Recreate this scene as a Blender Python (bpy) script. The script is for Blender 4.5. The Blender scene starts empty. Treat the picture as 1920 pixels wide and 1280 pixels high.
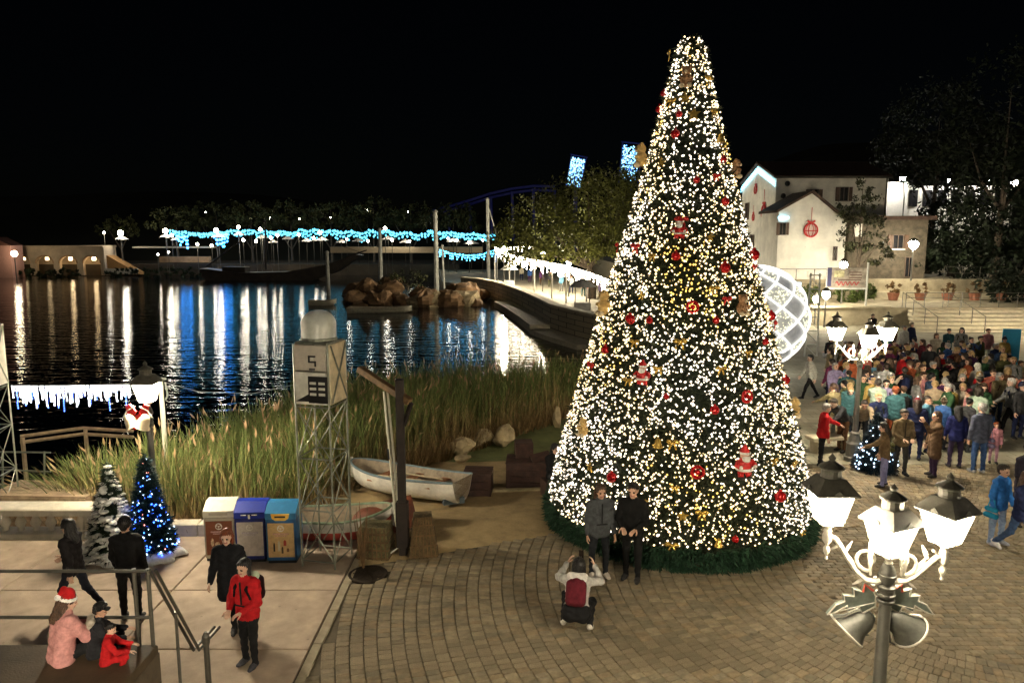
import bpy, math, random
import numpy as np
from mathutils import Vector, Matrix, Euler

random.seed(7)
RNG = np.random.default_rng(11)
scene = bpy.context.scene
COL = scene.collection
PI = math.pi
R = math.radians

# ------------------------------------------------------------------ camera
CAM_H, F_PX, HORIZON = 6.1, 1387.0, 440.0
PITCH = math.atan((640.0 - HORIZON) / F_PX)
cam_data = bpy.data.cameras.new('camera')
cam_data.sensor_width = 36.0
cam_data.lens = 36.0 * F_PX / 1920.0
cam_data.clip_start, cam_data.clip_end = 0.1, 3000.0
cam = bpy.data.objects.new('camera', cam_data)
COL.objects.link(cam)
cam.location = (0, 0, CAM_H)
cam.rotation_euler = (PI / 2 - PITCH, 0, 0)
scene.camera = cam

# ------------------------------------------------------------------ night sky, weak moon
world = bpy.data.worlds.new('World')
scene.world = world
world.use_nodes = True
wn = world.node_tree
sky_node = wn.nodes.new('ShaderNodeTexSky')
sky_node.sky_type = 'NISHITA'
sky_node.sun_disc = False
sky_node.sun_elevation = R(38)
sky_node.sun_rotation = R(200)
wn.links.new(sky_node.outputs['Color'], wn.nodes['Background'].inputs['Color'])
wn.nodes['Background'].inputs['Strength'].default_value = 0.00012
moon = bpy.data.lights.new('moon', 'SUN')
moon.energy = 0.04
moon.angle = R(3)
moon.color = (1.0, 0.93, 0.82)
moon_ob = bpy.data.objects.new('moon', moon)
COL.objects.link(moon_ob)
moon_ob.rotation_euler = (R(52), 0, R(-20))

# ------------------------------------------------------------------ exposure and sampling
vs = scene.view_settings
vs.view_transform = 'Standard'
vs.look = 'None'
vs.exposure = 0.7
vs.gamma = 1.0
vs.use_curve_mapping = False
cy = scene.cycles
cy.use_denoising = True
cy.use_light_tree = True
cy.max_bounces = 6
cy.diffuse_bounces = 3
cy.glossy_bounces = 3
cy.transmission_bounces = 4
cy.transparent_max_bounces = 8
cy.sample_clamp_indirect = 4.0
cy.caustics_reflective = False
cy.caustics_refractive = False


def ray(px, py):
    c, s = math.cos(PITCH), math.sin(PITCH)
    a, b = (px - 960.0) / F_PX, -(py - 640.0) / F_PX
    return a, c + b * s, -s + b * c


def at_z(px, py, z=0.0):
    """point of the plane z seen at a place of the photograph"""
    a, b, c = ray(px, py)
    t = (z - CAM_H) / c
    return Vector((a * t, b * t, z))


def at_y(px, py, y):
    """point at depth y"""
    a, b, c = ray(px, py)
    t = y / b
    return Vector((a * t, y, CAM_H + c * t))


# ------------------------------------------------------------------ materials
MATS = {}


def mat(name, col=(.5, .5, .5), rough=.6, metal=0.0, var=.12, scale=6.0, bump=0.0, bscale=40.0, emit=0.0,
        ecol=None, attr=None, objrand=0.0, spec=.5, trans=0.0, alpha=1.0, stain=0.0, sscale=1.0):
    if name in MATS:
        return MATS[name]
    m = bpy.data.materials.new(name)
    m.use_nodes = True
    nt = m.node_tree
    bs = nt.nodes['Principled BSDF']
    bs.inputs['Roughness'].default_value = rough
    bs.inputs['Metallic'].default_value = metal
    bs.inputs['Specular IOR Level'].default_value = spec
    if trans:
        bs.inputs['Transmission Weight'].default_value = trans
    if alpha < 1:
        bs.inputs['Alpha'].default_value = alpha
    c4 = (*col, 1)
    tc = nt.nodes.new('ShaderNodeTexCoord')
    src = None
    if attr:
        an = nt.nodes.new('ShaderNodeAttribute')
        an.attribute_name = attr
        src = an.outputs['Color']
    if var > 0 or objrand > 0:
        hs = nt.nodes.new('ShaderNodeHueSaturation')
        if src is not None:
            nt.links.new(src, hs.inputs['Color'])
        else:
            hs.inputs['Color'].default_value = c4
        nz = nt.nodes.new('ShaderNodeTexNoise')
        nz.inputs['Scale'].default_value = scale
        nz.inputs['Detail'].default_value = 5
        nz.inputs['Roughness'].default_value = .65
        nt.links.new(tc.outputs['Object'], nz.inputs['Vector'])
        mr = nt.nodes.new('ShaderNodeMapRange')
        mr.inputs['From Min'].default_value = .28
        mr.inputs['From Max'].default_value = .72
        mr.inputs['To Min'].default_value = 1 - var * 2
        mr.inputs['To Max'].default_value = 1 + var * 2
        nt.links.new(nz.outputs['Fac'], mr.inputs['Value'])
        val = mr.outputs['Result']
        if objrand > 0:
            oi = nt.nodes.new('ShaderNodeObjectInfo')
            m2 = nt.nodes.new('ShaderNodeMapRange')
            m2.inputs['To Min'].default_value = 1 - objrand
            m2.inputs['To Max'].default_value = 1 + objrand
            nt.links.new(oi.outputs['Random'], m2.inputs['Value'])
            mu = nt.nodes.new('ShaderNodeMath')
            mu.operation = 'MULTIPLY'
            nt.links.new(val, mu.inputs[0])
            nt.links.new(m2.outputs['Result'], mu.inputs[1])
            val = mu.outputs[0]
        if stain > 0:
            # worn patches and small dark spots (spills, gum)
            st = nt.nodes.new('ShaderNodeTexNoise')
            st.inputs['Scale'].default_value = .9 * sscale
            st.inputs['Detail'].default_value = 8
            st.inputs['Distortion'].default_value = 1.2
            nt.links.new(tc.outputs['Object'], st.inputs['Vector'])
            s1 = nt.nodes.new('ShaderNodeMapRange')
            s1.inputs['From Min'].default_value = .5
            s1.inputs['From Max'].default_value = .68
            s1.inputs['To Min'].default_value = 1.0
            s1.inputs['To Max'].default_value = 1 - stain
            nt.links.new(st.outputs['Fac'], s1.inputs['Value'])
            vo = nt.nodes.new('ShaderNodeTexVoronoi')
            vo.inputs['Scale'].default_value = 3.2 * sscale
            nt.links.new(tc.outputs['Object'], vo.inputs['Vector'])
            s2 = nt.nodes.new('ShaderNodeMapRange')
            s2.inputs['From Min'].default_value = .05
            s2.inputs['From Max'].default_value = .085
            s2.inputs['To Min'].default_value = 1 - stain * 1.1
            s2.inputs['To Max'].default_value = 1.0
            nt.links.new(vo.outputs['Distance'], s2.inputs['Value'])
            for so in (s1, s2):
                mu = nt.nodes.new('ShaderNodeMath')
                mu.operation = 'MULTIPLY'
                nt.links.new(val, mu.inputs[0])
                nt.links.new(so.outputs['Result'], mu.inputs[1])
                val = mu.outputs[0]
        nt.links.new(val, hs.inputs['Value'])
        nt.links.new(hs.outputs['Color'], bs.inputs['Base Color'])
    elif src is not None:
        nt.links.new(src, bs.inputs['Base Color'])
    else:
        bs.inputs['Base Color'].default_value = c4
    if bump > 0:
        nb = nt.nodes.new('ShaderNodeTexNoise')
        nb.inputs['Scale'].default_value = bscale
        nb.inputs['Detail'].default_value = 4
        nt.links.new(tc.outputs['Object'], nb.inputs['Vector'])
        bn = nt.nodes.new('ShaderNodeBump')
        bn.inputs['Strength'].default_value = bump
        bn.inputs['Distance'].default_value = .02
        nt.links.new(nb.outputs['Fac'], bn.inputs['Height'])
        nt.links.new(bn.outputs['Normal'], bs.inputs['Normal'])
    if emit > 0:
        bs.inputs['Emission Color'].default_value = (*(ecol or col), 1)
        bs.inputs['Emission Strength'].default_value = emit
    MATS[name] = m
    return m


def glow(name, col, strength):
    """a surface that gives off light (bulb, frosted lamp pane, LED strip)"""
    if name in MATS:
        return MATS[name]
    m = bpy.data.materials.new(name)
    m.use_nodes = True
    nt = m.node_tree
    nt.nodes.remove(nt.nodes['Principled BSDF'])
    e = nt.nodes.new('ShaderNodeEmission')
    e.inputs['Color'].default_value = (*col, 1)
    e.inputs['Strength'].default_value = strength
    nt.links.new(e.outputs[0], nt.nodes['Material Output'].inputs['Surface'])
    MATS[name] = m
    return m


# ------------------------------------------------------------------ objects
def prop(o, label=None, cat=None, group=None, kind=None):
    if label:
        o['label'] = label
    if cat:
        o['category'] = cat
    if group:
        o['group'] = group
    if kind:
        o['kind'] = kind
    return o


def empty(name, loc=(0, 0, 0), rz=0.0, label=None, cat=None, group=None):
    o = bpy.data.objects.new(name, None)
    o.empty_display_size = .2
    COL.objects.link(o)
    o.location = loc
    o.rotation_euler = (0, 0, rz)
    return prop(o, label, cat, group)


def mesh_obj(name, me, parent=None, loc=None, rz=None, matrix=None):
    o = bpy.data.objects.new(name, me)
    COL.objects.link(o)
    if parent is not None:
        o.parent = parent
    if matrix is not None:
        o.matrix_local = matrix
    if loc is not None:
        o.location = loc
    if rz is not None:
        o.rotation_euler = (0, 0, rz)
    return o


KIDS = None


def copy_tree(o, parent=None):
    """a copy of a thing, its parts and their sub-parts (mesh data shared)"""
    c = o.copy()
    COL.objects.link(c)
    c.parent = parent
    for ch in list(o.children):
        copy_tree(ch, c)
    return c


class MB:
    """collects shapes; build() links them as ONE mesh object"""

    def __init__(self):
        self.v, self.f, self.m, self.c = [], [], [], []

    def add(self, verts, faces, mi=0):
        n = len(self.v)
        self.v.extend([tuple(p) for p in verts])
        for f in faces:
            self.f.append(tuple(i + n for i in f))
            self.m.append(mi)
        return self

    def box(self, c, s, mi=0, rz=0.0, M=None):
        x, y, z = s[0] / 2, s[1] / 2, s[2] / 2
        vs_ = [Vector((a, b, d)) for d in (-z, z) for a, b in ((-x, -y), (x, -y), (x, y), (-x, y))]
        if rz:
            q = Matrix.Rotation(rz, 3, 'Z')
            vs_ = [q @ p for p in vs_]
        if M is not None:
            vs_ = [M @ p for p in vs_]
        vs_ = [p + Vector(c) for p in vs_]
        return self.add(vs_, [(3, 2, 1, 0), (4, 5, 6, 7), (0, 1, 5, 4), (1, 2, 6, 5), (2, 3, 7, 6), (3, 0, 4, 7)], mi)

    def span(self, lo, hi, mi=0):
        return self.box([(a + b) / 2 for a, b in zip(lo, hi)], [abs(b - a) for a, b in zip(lo, hi)], mi)

    def cbox(self, c, s, b=.02, mi=0, rz=0.0):
        """box with chamfered edges along the top and the corners"""
        x, y, z = s[0] / 2, s[1] / 2, s[2] / 2
        o = [(-x + b, -y), (x - b, -y), (x, -y + b), (x, y - b), (x - b, y), (-x + b, y), (-x, y - b), (-x, -y + b)]
        i = [(a * (x - b) / x, d * (y - b) / y) for a, d in o]
        q = Matrix.Rotation(rz, 3, 'Z')
        rings = [[(a, d, -z) for a, d in o], [(a, d, z - b) for a, d in o], [(a, d, z) for a, d in i]]
        vs_ = [q @ Vector(p) + Vector(c) for r_ in rings for p in r_]
        fs = [tuple(range(7, -1, -1)), tuple(range(16, 24))]
        for k in range(2):
            for j in range(8):
                fs.append((k * 8 + j, k * 8 + (j + 1) % 8, k * 8 + 8 + (j + 1) % 8, k * 8 + 8 + j))
        return self.add(vs_, fs, mi)

    def tube(self, path, r, n=8, mi=0, cap=True, flat=1.0):
        path = [Vector(p) for p in path]
        rs = list(r) if hasattr(r, '__len__') else [r] * len(path)
        rings = []
        up = None
        for i, p in enumerate(path):
            t = (path[min(i + 1, len(path) - 1)] - path[max(i - 1, 0)])
            if t.length < 1e-9:
                t = Vector((0, 0, 1))
            t.normalize()
            if up is None:
                a = Vector((0, 0, 1)) if abs(t.z) < .9 else Vector((1, 0, 0))
                up = (a - t * a.dot(t)).normalized()
            else:
                up = up - t * up.dot(t)
                if up.length < 1e-6:
                    a = Vector((0, 0, 1)) if abs(t.z) < .9 else Vector((1, 0, 0))
                    up = a - t * a.dot(t)
                up.normalize()
            sd = t.cross(up)
            rings.append([p + (up * math.cos(2 * PI * k / n) + sd * math.sin(2 * PI * k / n) * flat) * rs[i] for k in range(n)])
        vs_ = [q for r_ in rings for q in r_]
        fs = []
        for i in range(len(path) - 1):
            for k in range(n):
                fs.append((i * n + k, i * n + (k + 1) % n, (i + 1) * n + (k + 1) % n, (i + 1) * n + k))
        if cap:
            fs.append(tuple(range(n - 1, -1, -1)))
            fs.append(tuple((len(path) - 1) * n + k for k in range(n)))
        return self.add(vs_, fs, mi)

    def lathe(self, prof, c=(0, 0, 0), n=16, mi=0, cap=True, rot=0.0):
        """prof: (radius, z) pairs"""
        vs_, fs = [], []
        for r_, z in prof:
            for k in range(n):
                a = 2 * PI * k / n + rot
                vs_.append((c[0] + r_ * math.cos(a), c[1] + r_ * math.sin(a), c[2] + z))
        for i in range(len(prof) - 1):
            for k in range(n):
                fs.append((i * n + k, i * n + (k + 1) % n, (i + 1) * n + (k + 1) % n, (i + 1) * n + k))
        if cap:
            fs.append(tuple(range(n - 1, -1, -1)))
            fs.append(tuple((len(prof) - 1) * n + k for k in range(n)))
        return self.add(vs_, fs, mi)

    def ball(self, c, r, n=12, m=8, mi=0, s=(1, 1, 1)):
        vs_ = [(c[0], c[1], c[2] - r * s[2])]
        for i in range(1, m):
            t = PI * i / m
            for k in range(n):
                a = 2 * PI * k / n
                vs_.append((c[0] + r * s[0] * math.sin(t) * math.cos(a), c[1] + r * s[1] * math.sin(t) * math.sin(a), c[2] - r * s[2] * math.cos(t)))
        vs_.append((c[0], c[1], c[2] + r * s[2]))
        fs = []
        for k in range(n):
            fs.append((0, 1 + (k + 1) % n, 1 + k))
            e = 1 + (m - 2) * n
            fs.append((len(vs_) - 1, e + k, e + (k + 1) % n))
        for i in range(m - 2):
            for k in range(n):
                a, b = 1 + i * n + k, 1 + i * n + (k + 1) % n
                fs.append((a, b, b + n, a + n))
        return self.add(vs_, fs, mi)

    def prism(self, pts, thick, M, mi=0, mi_side=None):
        """outline (u, v) extruded along the third axis, placed by the 4x4 matrix M"""
        n = len(pts)
        vs_ = [M @ Vector((u, v, -thick / 2)) for u, v in pts] + [M @ Vector((u, v, thick / 2)) for u, v in pts]
        base = len(self.v)
        self.add(vs_, [tuple(range(n - 1, -1, -1)), tuple(range(n, 2 * n))], mi)
        for k in range(n):
            self.f.append((base + k, base + (k + 1) % n, base + n + (k + 1) % n, base + n + k))
            self.m.append(mi if mi_side is None else mi_side)
        return self

    def mesh(self, name, mats, smooth=False):
        me = bpy.data.meshes.new(name)
        me.from_pydata(self.v, [], self.f)
        for m in (mats if isinstance(mats, (list, tuple)) else [mats]):
            me.materials.append(m)
        me.polygons.foreach_set('material_index', self.m)
        if smooth:
            me.polygons.foreach_set('use_smooth', [True] * len(self.f))
        me.update()
        return me

    def build(self, name, mats, parent=None, loc=None, rz=None, smooth=False, matrix=None):
        me = self.mesh(name, mats, smooth)
        if smooth:
            try:
                me.set_sharp_from_angle(angle=R(45))
            except Exception:
                pass
        return mesh_obj(name, me, parent, loc, rz, matrix)


def np_mesh(name, v, f, mats, colors=None, mi=None, smooth=False):
    """fast mesh from numpy arrays (f: n x 3 or n x 4), optional colour per face in attribute 'tint'"""
    me = bpy.data.meshes.new(name)
    v = np.asarray(v, dtype=np.float32)
    f = np.asarray(f, dtype=np.int32)
    me.vertices.add(len(v))
    me.vertices.foreach_set('co', v.ravel())
    k = f.shape[1]
    me.loops.add(f.size)
    me.loops.foreach_set('vertex_index', f.ravel())
    me.polygons.add(len(f))
    me.polygons.foreach_set('loop_start', np.arange(len(f), dtype=np.int32) * k)
    for m in (mats if isinstance(mats, (list, tuple)) else [mats]):
        me.materials.append(m)
    if mi is not None:
        me.polygons.foreach_set('material_index', np.asarray(mi, dtype=np.int32))
    if smooth:
        me.polygons.foreach_set('use_smooth', np.ones(len(f), dtype=bool))
    me.update(calc_edges=True)
    if colors is not None:
        a = me.attributes.new('tint', 'FLOAT_COLOR', 'FACE')
        c = np.ones((len(f), 4), dtype=np.float32)
        c[:, :3] = colors
        a.data.foreach_set('color', c.ravel())
    return me
# ------------------------------------------------------------------ continuous bodies: smooth union of tapered limbs, meshed by surface nets
def _seg(P, a, b, ra, rb, s):
    a, b = np.asarray(a, float), np.asarray(b, float)
    ab = b - a
    L = float(ab @ ab)
    q = P - a
    t = np.clip((q @ ab) / L, 0, 1) if L > 1e-12 else np.zeros(P.shape[:-1])
    d = q - t[..., None] * ab
    if s is not None:
        d = d / np.asarray(s)
    return np.sqrt((d * d).sum(-1)) - (ra + (rb - ra) * t)


def sdf_mesh(prims, h, k=.03):
    """prims: (a, b, ra, rb, material index[, stretch]) -> verts, quads, material per quad"""
    lo = np.min([np.minimum(p[0], p[1]) - max(p[2], p[3]) * 1.5 - 2 * h - k for p in prims], axis=0)
    hi = np.max([np.maximum(p[0], p[1]) + max(p[2], p[3]) * 1.5 + 2 * h + k for p in prims], axis=0)
    n = np.ceil((hi - lo) / h).astype(int) + 1
    F = np.full(n, .5)
    ax = [lo[i] + h * np.arange(n[i]) for i in range(3)]
    for p in prims:
        m = max(p[2], p[3]) * 1.5 + k + 3 * h
        a0 = np.maximum(((np.minimum(p[0], p[1]) - m - lo) / h).astype(int), 0)
        a1 = np.minimum(((np.maximum(p[0], p[1]) + m - lo) / h).astype(int) + 2, n)
        sl = tuple(slice(a0[i], a1[i]) for i in range(3))
        G = np.stack(np.meshgrid(*[ax[i][sl[i]] for i in range(3)], indexing='ij'), -1)
        d = _seg(G, p[0], p[1], p[2], p[3], p[5] if len(p) > 5 else None)
        f = F[sl]
        w = np.maximum(k - np.abs(f - d), 0) / k
        F[sl] = np.minimum(f, d) - w * w * k * .25
    ins = F < 0
    c = np.zeros(np.array(n) - 1, dtype=np.int8)
    off = [(i, j, l) for i in (0, 1) for j in (0, 1) for l in (0, 1)]
    N = np.array(n) - 1
    cut = lambda A, o: A[o[0]:o[0] + N[0], o[1]:o[1] + N[1], o[2]:o[2] + N[2]]
    for o in off:
        c += cut(ins, o)
    act = (c > 0) & (c < 8)
    idx = np.full(N, -1)
    cells = np.argwhere(act)
    idx[act] = np.arange(len(cells))
    pos = np.zeros((len(cells), 3))
    cnt = np.zeros(len(cells))
    for i in range(8):
        for j in range(i + 1, 8):
            o1, o2 = np.array(off[i]), np.array(off[j])
            if np.abs(o1 - o2).sum() != 1:
                continue
            f1, f2 = F[tuple((cells + o1).T)], F[tuple((cells + o2).T)]
            x = (f1 < 0) != (f2 < 0)
            t = f1[x] / (f1[x] - f2[x])
            pos[x] += o1 + t[:, None] * (o2 - o1)
            cnt[x] += 1
    V = lo + h * (cells + pos / cnt[:, None])
    Q = []
    for a in range(3):
        b, d = (a + 1) % 3, (a + 2) % 3
        s1 = [slice(None)] * 3
        s2 = [slice(None)] * 3
        s1[a], s2[a] = slice(0, -1), slice(1, None)
        x = ins[tuple(s1)] != ins[tuple(s2)]
        e = np.argwhere(x)
        e = e[(e[:, b] > 0) & (e[:, d] > 0) & (e[:, b] < N[b]) & (e[:, d] < N[d])]
        flip = ins[tuple(e.T)]
        q = []
        for db, dd in ((-1, -1), (0, -1), (0, 0), (-1, 0)):
            o = e.copy()
            o[:, b] += db
            o[:, d] += dd
            q.append(idx[tuple(o.T)])
        q = np.stack(q, 1)
        q[~flip] = q[~flip][:, ::-1]
        Q.append(q)
    Q = np.concatenate(Q)
    cen = V[Q].mean(1)
    D = np.stack([_seg(cen, p[0], p[1], p[2], p[3], p[5] if len(p) > 5 else None) for p in prims], 1)
    M = np.array([p[4] for p in prims])[D.argmin(1)]
    return V, Q, M


A = lambda *x: np.array(x, float)
SKIN, TOP, LEGS, SHOE, EYE, LIP = range(6)

# head: origin at its centre, face towards +y
_head = sdf_mesh([
    (A(0, -.018, .028), A(0, .0, .02), .088, .085, SKIN),
    (A(0, .02, .0), A(0, .028, -.04), .068, .058, SKIN),
    (A(0, .03, -.05), A(0, .05, -.092), .052, .03, SKIN),
    (A(-.034, .062, .026), A(.034, .062, .026), .026, .026, SKIN),
    (A(0, .09, .01), A(0, .107, -.026), .009, .014, SKIN),
    (A(-.083, -.008, .012), A(-.08, -.006, -.025), .015, .01, SKIN, A(.6, 1, 1)),
    (A(.083, -.008, .012), A(.08, -.006, -.025), .015, .01, SKIN, A(.6, 1, 1)),
    (A(-.033, .082, .006), A(-.029, .083, .006), .0105, .0105, EYE),
    (A(.033, .082, .006), A(.029, .083, .006), .0105, .0105, EYE),
    (A(-.02, .088, -.056), A(.02, .088, -.056), .0085, .0085, LIP),
], .0105, .02)


def _hand(curl):
    """left-over-right symmetric hand: wrist at origin, fingers towards -z, palm towards +y, thumb towards +x"""
    p = [(A(0, 0, .02), A(0, 0, -.02), .026, .03, SKIN, A(1, .62, 1)), (A(-.018, 0, -.03), A(-.02, 0, -.085), .022, .02, SKIN, A(1, .6, 1)),
         (A(.016, 0, -.03), A(.018, 0, -.085), .022, .02, SKIN, A(1, .6, 1))]
    for i, L in enumerate((.062, .078, .084, .074)):
        x = -.033 + i * .0218
        a = A(x, 0, -.088)
        for j, (fr, r_) in enumerate(((.45, .0095), (.32, .009), (.23, .008))):
            t = curl * (.5 + j)
            b = a + L * fr * A(0, math.sin(t), -math.cos(t))
            p.append((a, b, r_, r_ * .95, SKIN))
            a = b
    a = A(.026, .004, -.025)
    for L, (dx, dy, dz), r_ in ((.045, (.72, .25, -.65), .013), (.034, (.45, .35, -.82), .011), (.026, (.2, .4, -.9), .0095)):
        b = a + L * A(dx, dy, dz)
        p.append((a, b, r_, r_ * .92, SKIN))
        a = b
    return sdf_mesh(p, .0072, .008)


_hands = {'relaxed': _hand(.35), 'grip': _hand(.95)}


def limb(st, L, fwd, out, side):
    return st + L * A(side * math.sin(out), math.sin(fwd) * math.cos(out), -math.cos(fwd) * math.cos(out))


POSES = {
    #        lean, (thigh fwd,out)L, R, shin fwd L, R, (uarm fwd,out) L, R, (farm fwd,out) L,R, head pitch, yaw
    'stand': dict(),
    'rest': dict(th=((.06, .06), (-.04, .1)), sh=(.0, -.04), ua=((.1, .14), (-.05, .16)), fa=((.5, .0), (.25, .08))),
    'walk': dict(lean=.05, th=((.42, .02), (-.3, .02)), sh=(.12, -.75), ua=((-.4, .1), (.4, .1)), fa=((-.05, .05), (.95, .0))),
    'stride': dict(lean=.04, th=((.5, .03), (-.42, .03)), sh=(.3, -.55), ua=((-.35, .16), (.35, .16)), fa=((.1, .1), (.6, .0))),
    'phone': dict(lean=.06, th=((.05, .06), (-.03, .06)), ua=((.3, .12), (.35, .14)), fa=((1.7, -.25), (1.75, -.25)), head=(.35, 0)),
    'clasp': dict(lean=.03, ua=((.15, .2), (.15, .2)), fa=((1.25, -.5), (1.25, -.5)), th=((.08, .05), (-.02, .05))),
    'raise': dict(lean=.0, ua=((1.2, .2), (.1, .14)), fa=((2.6, -.1), (.3, 0)), head=(-.1, .2)),
    'photo': dict(lean=.1, ua=((.9, .3), (.9, .3)), fa=((2.1, -.3), (2.1, -.3)), head=(0, 0)),
    'arm': dict(lean=.1, ua=((.9, .2), (.0, .14)), fa=((1.2, .05), (.2, 0)), th=((.1, .08), (-.1, .1)), head=(.15, .2)),
    'sit': dict(lean=.12, th=((1.5, .12), (1.5, .12)), sh=(.05, .05), ua=((.4, .1), (.4, .1)), fa=((1.3, -.2), (1.3, -.2)), head=(.2, 0), seat=.45),
    'sitlow': dict(lean=.18, th=((1.75, .2), (1.7, .22)), sh=(-.55, -.5), ua=((.7, .12), (.6, .12)), fa=((1.35, -.25), (1.3, -.3)), head=(.2, -.35), seat=.0),
    'crouch': dict(lean=.42, th=((1.75, .3), (1.55, .28)), sh=(-.75, -1.0), ua=((1.25, .55), (1.25, .55)), fa=((2.45, -.45), (2.45, -.45)), head=(-.25, 0), squat=1),
    'bend': dict(lean=.75, th=((.15, .06), (-.05, .08)), ua=((1.0, .1), (.6, .1)), fa=((1.2, 0), (.9, 0)), head=(.1, 0)),
}
_bodies = {}


def body_mesh(pose, garment='jacket', h=.022, hand='relaxed', bulk=1.0):
    """cached person mesh (1.70 m) + frames of its head and chest; origin on the ground under the hips"""
    key = (pose, garment, h, hand, bulk)
    if key in _bodies:
        return _bodies[key]
    q = POSES[pose]
    lean = q.get('lean', .02)
    th, sh = q.get('th', ((.03, .05), (-.02, .06))), q.get('sh', (-.02, -.05))
    ua, fa = q.get('ua', ((.02, .14), (.02, .14))), q.get('fa', ((.22, .02), (.22, .02)))
    hp, hy = q.get('head', (.05, 0))
    d = A(0, math.sin(lean), math.cos(lean))
    fwd = A(0, math.cos(lean), -math.sin(lean))
    P = A(0, 0, .92)
    X = A(1, 0, 0)
    ex = {'jacket': .016, 'puffer': .034, 'coat': .018, 'sweater': .008}[garment] * bulk
    pr = []
    for s in (-1, 1):
        pr.append((P + X * s * .062 - d * (.02), P + X * s * .055 + d * .15, .105, .094, LEGS, A(1, .95, 1)))
        lowz = -.07 if garment != 'sweater' else -.01
        if pose == 'crouch':
            lowz = .05
        pr.append((P + X * s * .064 + d * lowz, P + X * s * .056 + d * .16, .112 + ex, .098 + ex, TOP, A(1, .95, 1)))
        pr.append((P + X * s * .056 + d * .16, P + X * s * .078 + d * .37, .1 + ex, .104 + ex, TOP, A(1, .95, 1)))
        if garment == 'coat' and pose not in ('sit', 'sitlow', 'crouch'):
            pr.append((P + X * s * .066 + d * .02, P + X * s * .085 - A(0, 0, .34), .128, .125, TOP))
    pr.append((P - X * .13 + d * .445, P + X * .13 + d * .445, .068 + ex * .8, .068 + ex * .8, TOP))
    pr.append((P + d * .44, P + d * .5, .085, .062 + ex * .6, TOP))
    pr.append((P + d * .48, P + d * .58 + fwd * .01, .054, .05, SKIN))
    joints = {}
    for s, i in ((-1, 0), (1, 1)):
        hip = P + X * s * .088 - A(0, 0, .03)
        kn = limb(hip, .425, th[i][0], th[i][1], s)
        an = limb(kn, .405, sh[i], .0, s)
        pr.append((hip, kn, .092, .064, LEGS))
        pr.append((kn, an, .062, .045, LEGS))
        ca = sh[i] * .55 if abs(sh[i]) > .2 else 0
        if q.get('squat'):
            ca = -.35
        if 'seat' in q:
            ca = 0
        f = A(s * .12, math.cos(ca), math.sin(ca))
        up = A(0, -math.sin(ca), math.cos(ca))
        pr.append((an - f * .035 - up * .028, an + f * .07 - up * .03, .042, .044, SHOE))
        pr.append((an + f * .07 - up * .03, an + f * .155 - up * .038, .043, .033, SHOE, A(1.1, 1, .9)))
        sp = P + X * s * .182 + d * .435
        el = limb(sp, .285, ua[i][0], ua[i][1], s)
        wr = limb(el, .245, fa[i][0], fa[i][1], s)
        pr.append((sp, el, .058 + ex, .05 + ex * .8, TOP))
        pr.append((el, wr, .05 + ex * .8, .037 + ex * .6, TOP))
        joints[s] = (el, wr)
    if q.get('squat'):
        for s in (-1, 1):
            pr.append((P + X * s * .085 - d * .04 - fwd * .03, P + X * s * .12 + fwd * .12 - d * .02, .148, .12, LEGS))
    # collar
    pr.append((P - X * .035 + d * .525, P + X * .035 + d * .525, .052 + ex * .5, .052 + ex * .5, TOP, A(1, 1, .7)))
    V, Q, M = sdf_mesh(pr, h, .032)
    # folds of the cloth
    fn = np.cross(V[Q[:, 2]] - V[Q[:, 0]], V[Q[:, 3]] - V[Q[:, 1]])
    vn = np.zeros_like(V)
    vm = np.zeros(len(V))
    for c_ in range(4):
        np.add.at(vn, Q[:, c_], fn)
        np.add.at(vm, Q[:, c_], ((M == TOP) | (M == LEGS)) / 4.0)
    vn /= np.linalg.norm(vn, axis=1)[:, None] + 1e-9
    x_, y_, z_ = V.T
    fold = np.sin(34 * z_ + 14 * x_ + 3.0 * np.sin(17 * y_ + 9 * z_)) * np.cos(11 * x_ - 13 * y_ + 5 * z_) + .6 * np.sin(52 * z_ - 31 * np.abs(x_) + 22 * y_)
    V = V + vn * (.0062 * fold * np.clip(vm, 0, 1))[:, None]
    parts = [(V, Q, M)]
    hd = P + d * .665 + fwd * .02
    HM = Matrix.Translation(Vector(hd)) @ Matrix.Rotation(hy, 4, 'Z') @ Matrix.Rotation(-(lean * .35 + hp), 4, 'X')
    Hm = np.array(HM)
    parts.append((_head[0] @ Hm[:3, :3].T + Hm[:3, 3], _head[1], _head[2]))
    hv, hq, hm = _hands[hand if hand in _hands else 'relaxed']
    for s in (-1, 1):
        el, wr = joints[s]
        z = (el - wr) / np.linalg.norm(el - wr)
        y = A(-s * 1.0, .15, .0) if abs(z[2]) > .5 else A(0, .2, -1.0)
        y = y - z * (y @ z)
        y /= np.linalg.norm(y)
        x = np.cross(y, z)
        v = hv.copy()
        qq = hq
        if (x @ fwd + x[2] * .5) < 0:
            v[:, 0] *= -1
            qq = hq[:, ::-1]
        parts.append((v @ np.stack([x, y, z]) + wr - z * .012, qq, hm))
    off = 0
    VV, QQ, MM = [], [], []
    for v, qd, m in parts:
        VV.append(v)
        QQ.append(qd + off)
        MM.append(m)
        off += len(v)
    VV, QQ, MM = np.concatenate(VV), np.concatenate(QQ), np.concatenate(MM)
    dz = VV[:, 2].min()
    if 'seat' in q:
        dz = P[2] - .125 if q['seat'] == 0 else P[2] - q['seat'] - .12
    VV[:, 2] -= dz
    me = np_mesh('person_' + pose, VV, QQ, [None] * 6, mi=MM, smooth=True)
    T = Matrix.Translation((0, 0, -dz))
    CM = Matrix((Vector((1, 0, 0)), Vector(fwd), Vector(d))).transposed().to_4x4()
    CM.translation = Vector(P + d * .3)
    out = (me, T @ HM, T @ CM)
    _bodies[key] = out
    return out


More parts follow.
